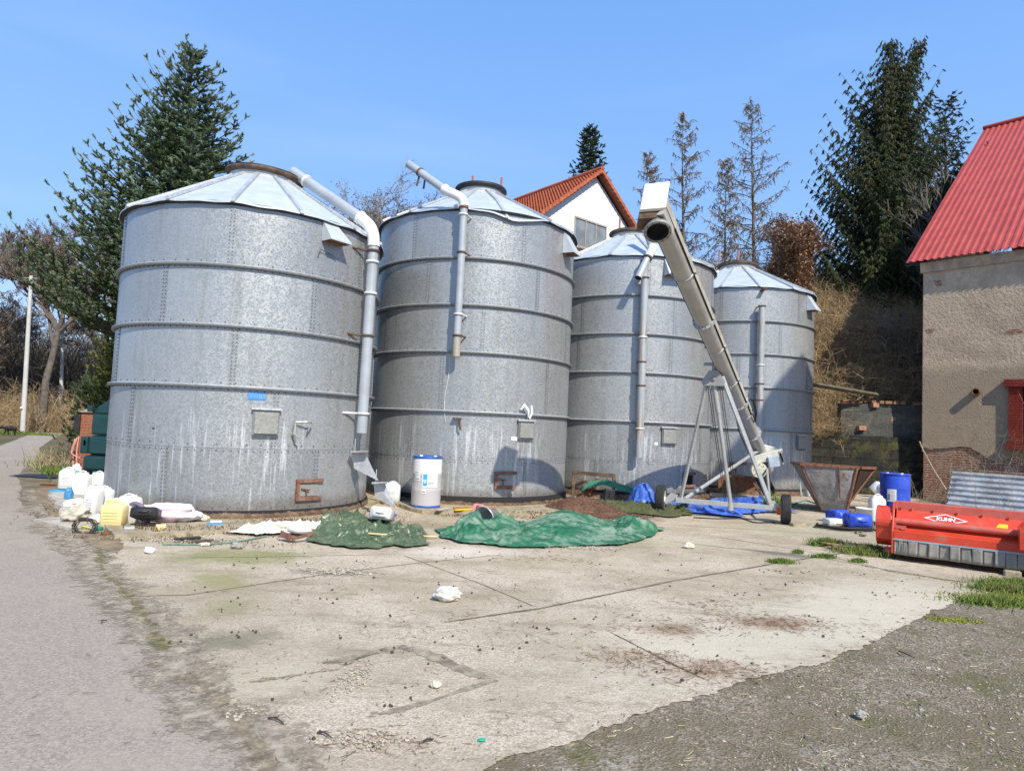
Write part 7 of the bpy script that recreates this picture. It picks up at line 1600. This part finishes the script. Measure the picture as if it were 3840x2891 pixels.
b = MB(); b.box(((gx0 + gx1) / 2 - .0, gy + .72, (zb[1] + zb[2]) / 2 - .03), (gx1 - gx0 - .3, 1.5, zb[2] - zb[1] - .12)); b.box((gx0 + .0, gy + .25, (zb[1] + zb[2]) / 2), (.18, .5, zb[2] - zb[1] - .06)); b.build('side_pod', M['dkgreen'], GC, bevel=.03)
zr = at(405, 1474, gy)[2]; z3 = zb[3]
b = MB(); b.prism([(0, 0), (1.8, 0), (1.7, .1), (.95, zr - z3 + .25), (.1, .12)], 0, 1.4, frame=np.stack([[1, 0, 0], [0, 0, 1], [0, 1, 0]]), org=(gx0 + .06, gy + .08, z3)); b.build('gabled_top', M['dkgreen'], GC, bevel=.03)
b = MB(); b.box((gx0 + .1, gy + .02, z3 + .1), (.12, .12, .14)); b.build('latch', M['dkgreen'], GC, bevel=.01)
b = MB()
for k in range(3): b.box(((gx0 + gx1) / 2, gy + .8, zb[k + 1] - .012), (gx1 - gx0 - .22, 1.36, .02))
b.box((gx0 + .02, gy + .005, zb[1] + .28), (.05, .01, .12)); b.build('pale_seam', simple('pale_seam_line', (.18, .22, .22), .6), GC)
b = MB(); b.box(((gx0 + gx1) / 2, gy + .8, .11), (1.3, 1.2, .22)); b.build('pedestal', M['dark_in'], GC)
M['brick_left'] = m_brick('garden_brick', (.36, .11, .05), (.30, .09, .045), (.22, .2, .17), ang=0, worn=.15)
px0 = at(268, 1700, 16.4)[0]
BP = thing('brick_pillar', 'orange brick gate pillar with a flat cap beside the green tank', 'pillar', (px0 + .25, 16.4, 0))
pt_ = at(290, 1545, 16.4)[2]
b = MB(); b.box((px0 + .42, 16.65, pt_ / 2), (.5, .5, pt_)); b.build('brick_shaft', M['brick_left'], BP)
b = MB(); b.box((px0 + .42, 16.65, pt_ + .04), (.62, .62, .08)); b.build('cap_stone', M['slab'], BP, bevel=.01)
b = MB(); b.box((px0 + .10, 16.5, pt_ - .28), (.14, .3, .36)); b.build('letter_box', M['jug_black'], BP, bevel=.01)
for k, (ub, vb, ut, vt, y, lab_) in enumerate(((84, 1628, 117, 1295, 36.5, 'tall pale concrete utility pole leaning slightly beside the road'), (224, 1612, 240, 1395, 45.5, 'farther pale utility pole, partly hidden by the fir'))):
    p0 = G(ub, vb); p1 = at(ut, vt - 260, p0[1]); PO = thing('utility_pole', lab_, 'utility pole', tuple(p0), group='roadside utility poles'); d = p1 - p0
    b = MB(); b.tube([p0 + d * s for s in (0, .5, 1)], [.13, .11, .09], 12); b.build('pole_shaft', simple('pale_pole_concrete_%d' % k, (.50, .48, .45), .9, 0, .1, 2), PO)
    b = MB(); b.tube([p0 + d * .985 + (-.5, 0, 0), p0 + d * .985 + (.5, 0, 0)], .04, 6); b.build('cross_arm', M['galv_dull'], PO)
    b = MB(); q = p0 + d * .165; b.box(q + (0, -.2, 0), (.12, .02, .1)); b.build('number_plate', M['white_paint'], PO)
# black cat crossing the road in the distance
cp_ = G(55, 1632); CT = MB()
cx, cy_, s_ = cp_[0], cp_[1] - .3, 1.25
def cpt(a, z, o=0.0): return (cx + a * s_, cy_ + o * s_, z * s_)
CT.tube([cpt(-.30, .27), cpt(-.26, .29), cpt(-.18, .29), cpt(-.05, .27), cpt(.08, .27), cpt(.18, .28), cpt(.24, .26)], [.02, .06 * s_, .075 * s_, .08 * s_, .08 * s_, .07 * s_, .03], 12)
CT.tube([cpt(-.24, .28), cpt(-.33, .31), cpt(-.38, .32), cpt(-.44, .295), cpt(-.465, .285)], [.045 * s_, .05 * s_, .062 * s_, .045 * s_, .015], 12)
for o_ in (-.03, .03): CT.tube([cpt(-.38, .36, o_), cpt(-.385, .415, o_ * 1.2)], [.02 * s_, .003], 5)
for a, o_, dx in ((-.2, -.04, -.05), (-.16, .04, .05), (.15, -.04, .07), (.17, .04, -.02)):
    CT.tube([cpt(a, .26, o_), cpt(a + .02, .15, o_), cpt(a + dx, .03, o_), cpt(a + dx - .03, .012, o_)], [.04 * s_, .026 * s_, .018 * s_, .018 * s_], 8)
CT.tube([cpt(.22, .27), cpt(.32, .24), cpt(.42, .17), cpt(.50, .18), cpt(.55, .22)], [.026 * s_, .02 * s_, .018 * s_, .016 * s_, .008], 8)
tag(CT.build('black_cat', simple('black_fur', (.01, .01, .01), .8)), 'small black cat walking left along the far road edge by the pole', 'cat')
# ------------------------------------------------------------ added shadow caster: unseen gable on posts at right, shaped to shade the last silo
cs, sn = math.cos(SUN_PHI), math.sin(SUN_PHI); tE = math.tan(SUN_EL)
def q_pos(q, p, Z): return np.array([q * cs - p * sn, q * sn + p * cs, Z - p * tE])
def qZ(P): return P[0] * cs + P[1] * sn, P[2] + (-P[0] * sn + P[1] * cs) * tE
def oncyl(i, u, v):
    cx_, cy2, Rr = {3: (3.323, 18.907, 2.377), 4: (7.477, 21.731, 2.377)}[i]; r = ray(u, v); A = r[0] ** 2 + r[1] ** 2; B = -2 * (r[0] * cx_ + r[1] * cy2); C_ = cx_ ** 2 + cy2 ** 2 - Rr ** 2
    t = (-B - math.sqrt(max(0.0, B * B - 4 * A * C_))) / (2 * A); return EYEV + r * t
prof = [qZ(oncyl(4, *p)) for p in ((2700, 1730), (2740, 1680), (2900, 1450), (3009, 1325), (3040, 1400), (3052, 1440))]
HL = thing('hoist_loft', 'tall timber hoist loft on posts, outside the right edge of the picture', 'hoist loft', (0, 0, 0))
p_c = -1.0
pl_ = [(q, Z) for q, Z in prof]; qmin, qmax = pl_[0][0] - .5, max(q for q, _ in pl_) + .12; Zlow = min(Z for _, Z in pl_) - 1.3
poly = [(qmin, Zlow)] + [(qmin, pl_[0][1] - .5)] + pl_ + [(qmax, pl_[-1][1] - .2), (qmax, Zlow)]
b = MB(); k = len(poly); V = [q_pos(q, p_c, Z) for q, Z in poly] ; dd = np.array([sn, -cs, 0]) * .12
V2 = [v + dd for v in V]; b.add(V + V2, [tuple(range(k)), tuple(range(2 * k - 1, k - 1, -1))] + [(i, k + i, k + (i + 1) % k, (i + 1) % k) for i in range(k)]); b.build('gable_boards', M['brown_wood'], HL)
b = MB()
for q in (qmin + .15, qmax - .15): 
    a = q_pos(q, p_c, Zlow); b.tube([(a[0], a[1], 0), a], .1, 6); a2 = a + np.array([sn, -cs, 0]) * 1.2; b.tube([(a2[0], a2[1], 0), a2], .1, 6)
b.build('posts', M['brown_wood'], HL)
print('LOFT', [tuple(np.round(q_pos(q, p_c, Z), 2)) for q, Z in poly])
# ------------------------------------------------------------ grass, litter, gravel
def grass_patch(name, label, spots, n, hgt, mat, seed, w=.006, kind='stuff'):
    rng = np.random.default_rng(seed); P = []
    for (x, y, rx, ry, wgt, zz) in spots:
        m_ = int(n * wgt); r = np.abs(rng.normal(0, .5, m_)); th = rng.uniform(0, 6.28, m_); P.append(np.stack([x + rx * r * np.cos(th), y + ry * r * np.sin(th), np.full(m_, zz)], 1))
    P = np.concatenate(P); N = len(P); d = rng.normal(size=(N, 3)) * .45; d[:, 2] = 1; d /= np.linalg.norm(d, axis=1, keepdims=True); h = rng.uniform(.4, 1.2, N) * hgt; tn = rng.uniform(.1, .9, N)
    Q = P + d * (h * .6)[:, None]; d2 = d + rng.normal(size=(N, 3)) * .35; d2[:, 2] -= .15; d2 /= np.linalg.norm(d2, axis=1, keepdims=True)
    b = MB(); b.frusta(P, Q, w, w * .8, 3, tone=tn); b.frusta(Q, Q + d2 * (h * .5)[:, None], w * .8, w * .15, 3, tone=tn)
    return tag(b.build(name, M[mat]), label, 'grass', kind=kind)
M['moss_green'] = leafmat('yellow_green_moss', (.16, .18, .02), (.26, .27, .04), (.12, .14, .03))
grass_patch('grass', 'green grass growing at the corner of the concrete near the mower', [(6.7, 8.5, .55, .25, .55, .0), (6.25, 8.2, .45, .2, .3, .0), (5.6, 7.5, .5, .2, .15, .0)], 5200, .09, 'grass', 1)
grass_patch('moss', 'yellow green moss cushions on the gravel at the concrete corner', [(5.9, 7.7, .7, .3, .6, .0), (6.3, 7.9, .5, .25, .4, 0), (4.6, 6.75, .3, .1, .05, 0)], 9000, .022, 'moss_green', 2, w=.010)
grass_patch('grass', 'dark green grass tuft at the left end of the mower', [(5.72, 10.35, .45, .28, .7, .01), (5.35, 10.9, .3, .12, .3, .01)], 3600, .13, 'grass', 3)
grass_patch('grass', 'small grass tufts growing in the slab joints', [(3.91, 9.29, .17, .07, .35, .01), (4.78, 9.84, .18, .06, .2, .01), (5.16, 9.60, .12, .05, .12, .01), (4.5, 10.1, .1, .04, .08, .01), (1.0, 11.6, .35, .2, .1, .01), (.4, 11.3, .5, .15, .1, .01), (2.2, 12.6, .4, .15, .06, .01)], 3000, .06, 'grass', 4)
grass_patch('grass', 'green grass verge at the inner bend of the road', [(-10.7, 16.6, .75, .4, .35, .0), (-9.4, 14.9, .6, .35, .2, .02), (-13.0, 19.6, .9, .9, .35, .0), (-11.9, 18, .6, .8, .2, 0)], 26000, .16, 'grass', 5, w=.009)
grass_patch('dry_grass', 'dry beige grass stems at the foot of the brick pillar', [(-12.0, 18.2, .9, .8, 1, 0)], 3200, .6, 'grass_dry', 6, w=.008)
grass_patch('grass', 'sparse grass strip along the far side of the road', [(-27.5, 35.8, 2.6, .7, .5, 0), (-30.5, 44, 3, 1, .5, 0)], 12000, .14, 'grass', 7, w=.014)
grass_patch('weeds', 'thin grass tuft growing through the blue tarpaulin', [(6.2, 15.2, .2, .12, 1, .03)], 260, .42, 'grass', 8, w=.008)
b = MB(); c = np.array(gp(125, 1790, .015)); b.grid(lambda u, v: (c[0] - .6 + 2.4 * u, c[1] + .7 * v + .1 * nz(u * 4, v * 4), .012 + .03 * abs(nz(u * 5, v * 5, 2)) + .01), 40, 14); tag(b.build('black_foil', simple('black_foil_sheet', (.02, .02, .025), .4)), 'black plastic foil lying on the grass by the road', 'foil')
b = MB(); c = np.array(gp(230, 1757, .02)); b.box(c + (.05, 0, .06), (.5, .18, .1), rotz(.1)); b.box(c + (-.25, -.1, .04), (.35, .12, .08), rotz(.1)); tag(b.build('green_crate', simple('light_green_plastic', (.12, .5, .08), .5), bevel=.02), 'light green plastic trays lying in the roadside grass', 'plastic tray')
rod('black_pipe', 'short dark pipe lying behind the broken slab by the road', [gp(152, 1814, .03), gp(225, 1818, .03)], .03, M['rust'], 'pipe')
M['slab2'] = simple('broken_slab', (.42, .38, .33), .92, 0, .25, 4, dirt=(.2, .19, .15), bump=.5)
o = sheet('broken_slab', [(-8.75, 12.5), (-7.85, 11.45), (-7.15, 10.55), (-6.6, 10.75), (-6.75, 11.6), (-7.6, 12.9)], .10, M['slab2'], jit=.1, kind=None, thick=.08, seed=21); tag(o, 'long tilted broken concrete slab under the canister heap', 'slab')
o = sheet('flat_slab', [(-7.15, 9.95), (-5.9, 9.15), (-5.75, 9.75), (-6.6, 10.5)], .045, M['slab2'], jit=.06, kind=None, thick=.04, seed=22); tag(o, 'flat cracked concrete slab at the road edge in front of the heap', 'slab')
rng = np.random.default_rng(77)
def inpoly(P, poly):
    poly = np.array(poly); x, y = P[:, 0], P[:, 1]; ins = np.zeros(len(P), bool); j = len(poly) - 1
    for i in range(len(poly)):
        c1 = (poly[i, 1] > y) != (poly[j, 1] > y); xi = (poly[j, 0] - poly[i, 0]) * (y - poly[i, 1]) / (poly[j, 1] - poly[i, 1] + 1e-12) + poly[i, 0]; ins ^= c1 & (x < xi); j = i
    return ins
# gravel in the foreground, fading toward the back
N = 60000; P = np.stack([rng.uniform(-.3, 9.5, N), 2.6 + rng.random(N) ** 1.4 * 7.5, np.full(N, .001)], 1); e_ = P + np.c_[rng.normal(0, .06, (len(P), 2)), np.zeros(len(P))]; P = P[~inpoly(e_, yard)]; P[inpoly(P, yard), 2] = .008; P = P[~inpoly(P, road)]
kp = np.array([nz(a * .9, b_ * .9, 3) for a, b_ in P[:, :2]]) + rng.normal(0, .25, len(P)) > -.12; P = P[kp]
n = NT('gravel_stones', .9, 0, .25); n.out(n.mix(.85, (.28, .27, .25), n.ramp(n.attr(), [(0, (.085, .075, .06)), (.5, (.24, .21, .17)), (.85, (.36, .315, .25)), (1, (.52, .455, .35))]))); M['pebble'] = n.mat
b = MB(); b.rocks(P, rng.uniform(.004, .0115, len(P)) * np.where(rng.random(len(P)) < .04, 2.2, 1), rng, tone=rng.random(len(P))); tag(b.build('gravel', M['pebble']), kind='stuff', label='loose grey gravel in the right foreground', cat='gravel')
# crumbs and rubble on the slab edges
N = 9000; P = np.stack([rng.uniform(-5, 8, N), rng.uniform(3.3, 14, N), np.full(N, .012)], 1); P = P[inpoly(P, yard)]
kp = np.array([nz(a * .8, b_ * 1.6, 11) for a, b_ in P[:, :2]]) + rng.normal(0, .2, len(P)) > .12; P = P[kp]
b = MB(); b.rocks(P, rng.uniform(.003, .009, len(P)), rng, tone=rng.random(len(P)) * .75)
for (x, y, rx, ry, m_) in ((-4.75, 8.95, .5, .14, 260), (-4.0, 9.2, .3, .1, 90), (-1.95, 7.6, .4, .16, 160), (-1.0, 4.6, .1, .3, 140), (-.75, 3.72, .25, .1, 120), (1.15, 9.75, .5, .14, 200), (-1.5, 4.0, .1, .1, 40)):
    r = rng.normal(0, .5, (m_, 2)); Q = np.stack([x + rx * r[:, 0], y + ry * r[:, 1], np.full(m_, .012)], 1); b.rocks(Q, rng.uniform(.006, .03 if y > 7 else .016, m_), rng, tone=rng.uniform(.75, 1, m_))
tag(b.build('rubble', M['pebble']), kind='stuff', label='crumbs and broken concrete rubble strewn over the yard', cat='rubble')
# pine cones and twigs dropped on the concrete
b = MB(); N = 520; P = np.stack([rng.uniform(-3.4, 5.5, N), rng.uniform(3.6, 9.6, N), np.full(N, .012)], 1); P = P[inpoly(P, yard)]; P = P[np.array([nz(a * .9, b_ * 1.2, 21) for a, b_ in P[:, :2]]) + rng.normal(0, .22, len(P)) > -.02]; P = np.concatenate([P, P[::3] + rng.normal(0, .05, P[::3].shape) * (1, 1, 0)]); b.rocks(P, rng.uniform(.006, .017, len(P)), rng, tone=.5, sq=.9)
tag(b.build('fallen_cones', simple('dark_cone', (.065, .05, .038), .9)), kind='stuff', label='small dark cones scattered over the concrete', cat='cones')
def twigs(name, label, P, ln, r, mat, seed, bendy=.4):
    rg = np.random.default_rng(seed); N = len(P); a = rg.uniform(0, 6.28, N); L_ = rg.uniform(.4, 1.4, N) * ln; D = np.stack([np.cos(a), np.sin(a), rg.uniform(-.02, .1, N)], 1); b = MB(); tn = rg.random(N)
    Q = P + D * L_[:, None]; Q[:, 2] = np.maximum(Q[:, 2], P[:, 2]); b.frusta(P, Q, r, r * .8, 4, tone=tn); D2 = D + rg.normal(size=D.shape) * bendy; D2[:, 2] = 0
    b.frusta(Q, Q + D2 * L_[:, None] * .8, r * .8, r * .4, 4, tone=tn); return tag(b.build(name, M[mat]), kind='stuff', label=label, cat='litter')
N = 420; P = np.stack([rng.uniform(-3.4, 6, N), rng.uniform(3.4, 10, N), np.full(N, .016)], 1)
cl = [(2.6, 6.35, .8, .32, 300), (1.55, 6.0, .6, .3, 110), (1.55, 5.05, .7, .3, 300), (1.05, 5.25, .5, .25, 130), (-.6, 3.7, .4, .15, 60), (2.1, 6.9, .4, .2, 60), (.6, 8.8, .8, .3, 80), (-.4, 6.0, 1, .5, 40)]
M['dry_needle'] = leafmat('brown_needles_twigs', (.13, .075, .045), (.22, .135, .08))
twigs('fallen_twigs', 'brown twigs and needle clumps on the concrete', np.concatenate([P] + [np.stack([x + rx * rng.normal(0, .5, m_), y + ry * rng.normal(0, .5, m_), np.full(m_, .014)], 1) for x, y, rx, ry, m_ in cl]), .035, .0022, 'dry_needle', 5)
P = np.stack([rng.uniform(-.2, 8, 1500), 2.8 + rng.random(1500) ** 1.3 * 6, np.full(1500, .003)], 1); P = P[~inpoly(P, yard)]
M['straw'] = leafmat('straw', (.42, .34, .20), (.55, .46, .30), (.25, .17, .10))
twigs('straw', 'pale straw bits lying on the gravel', P, .035, .0022, 'straw', 6, .2)
# a few larger sticks as things of their own
for (u, v, du, dv, lab_) in ((1005, 2690, 60, 22, 'forked dark twig on the lower left of the concrete'), (1190, 2745, 55, 20, 'thin curved twig below the forked one'), (1625, 2770, -40, 12, 'reddish bark strip at the bottom middle of the concrete'), (3370, 2440, 60, 26, 'dark straight stick on the gravel at the right'), (400, 2325, -22, 10, 'short dark stick on the asphalt at the left')):
    a, c = np.array(gp(u, v, .02)), np.array(gp(u + du, v + dv, .02)); mid = (a + c) / 2 + (0, 0, .012) + (c - a)[[1, 0, 2]] * .12
    b = MB(); b.tube([a, mid, c], [.005, .006, .003], 6); b.tube([mid, mid + (c - a) * .3 + (c - a)[[1, 0, 2]] * .3], [.004, .002], 5); tag(b.build('fallen_stick', M['bark_dark']), lab_, 'stick', 'sticks lying on the yard')
b = MB(); c = np.array(gp(1805, 2773, .014)); b.grid(lambda u, v: (c[0] - .02 + .045 * u, c[1] - .015 + .03 * v, c[2] + .012 * math.sin(u * 3) * math.sin(v * 3)), 6, 6); tag(b.build('green_scrap', M['cap_green']), 'tiny green plastic scrap at the bottom middle of the concrete', 'scrap')
# dry weeds and branches by the barn
def stems(name, label, base, n, hgt, spread, mat, seed, cat='dry weed', w=.008):
    rg = np.random.default_rng(seed); b = MB(); B0 = np.array(base) + np.c_[rg.normal(0, spread, (n, 2)) * .3, np.zeros(n)]
    d = rg.normal(size=(n, 3)) * .35; d[:, 2] = 1; P = B0; 
    for q in range(5):
        Q = P + d * hgt / 5; b.frusta(P, Q, w * (1 - q * .17), w * (1 - (q + 1) * .17), 4); 
        if q: e = rg.normal(size=(n, 3)); b.frusta(Q, Q + e * hgt * .10, w * .4, w * .15, 3)
        P = Q; d = d + rg.normal(size=(n, 3)) * .2
    return tag(b.build(name, M[mat]), label, cat)
M['dry_stem'] = simple('dry_weed_stems', (.36, .28, .19), .9)
stems('dry_weed', 'thin tangled dry weed in front of the blue drum', (BDC[0] + .15, BDC[1] - .8, 0), 26, 1.0, .5, 'dry_stem', 1, w=.004)['kind'] = 'stuff'
stems('dry_weed', 'tall pale dry stems in front of the corrugated sheets', tuple(cop(1.2, 0, .5)), 20, 1.7, 1.6, 'dry_stem', 2, w=.005)['kind'] = 'stuff'
stems('dry_weed', 'dry stems growing at the barn wall behind the corrugated sheets', tuple(wallpt(1.2, 0, .3)), 10, 2.2, .8, 'dry_stem', 3, w=.006)['kind'] = 'stuff'
rod('dry_branch', 'pale dead branch leaning on the barn corner', [at(3548, 1835, 18.8), at(3500, 1760, 19.2), at(3462, 1690, 19.4), at(3448, 1655, 19.4)], .02, M['dry_stem'], 'branch', n=6)

# dead leaves, chaff and small rubbish gathered along the silo feet and slab edges
rng = np.random.default_rng(99); Q = []
for (x, y, rx, ry, m_) in ((-3.2, 10.6, .9, .35, 900), (-2.3, 11.8, .6, .7, 500), (-.6, 12.45, .8, .2, 500), (.8, 12.7, 1.0, .25, 700), (-5.2, 9.4, .8, .4, 500), (-6.6, 10.9, .9, .8, 700), (2.9, 15.2, 1.3, .9, 600), (5.4, 16.8, 1.8, .9, 900), (8.6, 16.4, 1.5, 1.0, 600), (6.9, 13.2, .9, .4, 200), (-3.6, 9.7, .9, .2, 500), (.6, 10.9, 1.4, .3, 400), (11.5, 18.6, 1.5, .6, 500), (6.4, 10.6, .8, .4, 300), (-4.3, 8.9, 1.2, .2, 300)):
    r = rng.normal(0, .5, (m_, 2)); Q.append(np.stack([x + rx * r[:, 0], y + ry * r[:, 1], rng.uniform(.012, .03, m_)], 1))
Q = np.concatenate(Q); inside = (np.hypot(Q[:, 0] + 5.195, Q[:, 1] - 12.914) < 2.45) | (np.hypot(Q[:, 0] + .995, Q[:, 1] - 15.945) < 2.45) | (np.hypot(Q[:, 0] - 3.323, Q[:, 1] - 18.907) < 2.45)
Q = Q[~inside]; on1 = (Q[:, 1] > 9.2 + .55 * np.abs(Q[:, 0] + 4.9)) & (Q[:, 0] < -2.8); Q[on1, 2] += .055; on2 = (Q[:, 1] > 12.7) & (Q[:, 0] > -2.4) & (Q[:, 0] < 1.3); Q[on2, 2] += .075
b = MB(); b.cards(Q, rng.uniform(.008, .028, len(Q)), rng.uniform(.006, .018, len(Q)), rng=rng, tone=rng.uniform(.1, .9, len(Q)), flat=-3.0)
M['leaf_litter'] = leafmat('leaf_litter', (.13, .085, .05), (.27, .185, .11), (.09, .06, .035), scale=2)
tag(b.build('leaf_litter', M['leaf_litter']), 'dead leaves and chaff gathered along the silo feet', 'leaf litter', kind='stuff')
# small rubbish between the first and second silo, as things of their own
for k, (u, v, mt, lab_) in enumerate(((1408, 1925, 'jug_clear', 'small clear bottle lying in the gap between the first two silos'), (1450, 1928, 'jug_blue', 'small dark blue bottle beside the clear one in the silo gap'))):
    b = MB(); c = np.array(gp(u, v, .05)); d_ = np.array([.95, .3 - .5 * k, 0]); b.tube([c, c + d_ * .14, c + d_ * .17, c + d_ * .2], [.045, .045, .02, .018], 14); tag(b.build('plastic_bottle', M[mt]), lab_, 'bottle', 'bottles in the silo gap')
rod('grey_lath', 'weathered grey lath lying on the slab in front of the second silo', [gp(1640, 1912, .1), gp(1690, 1905, .1)], 0, M['slab2'], 'lath', flat=(.09, .02))
for k, (u, v, du, dv, w_, mt, lab_) in enumerate(((655, 2022, 95, -8, .10, 'jug_black', 'flat black plastic scrap on the slab edge below the canister heap'), (720, 2030, 80, -6, .05, 'bark', 'weathered wooden splinter beside the green hose'), (380, 2000, 60, -4, .05, 'rust', 'flat rusty offcut by the slab corner'), (1725, 1958, 60, 0, .08, 'rust_brown', 'broken brown brick piece in front of the mossy slab'), (2240, 1900, 70, 3, .09, 'slab2', 'pale flat stone slab beside the husk pile'))):
    rod('ground_scrap', lab_, [gp(u, v, .03), gp(u + du, v + dv, .03)], 0, M[mt], 'scrap piece', flat=(w_, .025), group='scrap pieces on the ground')
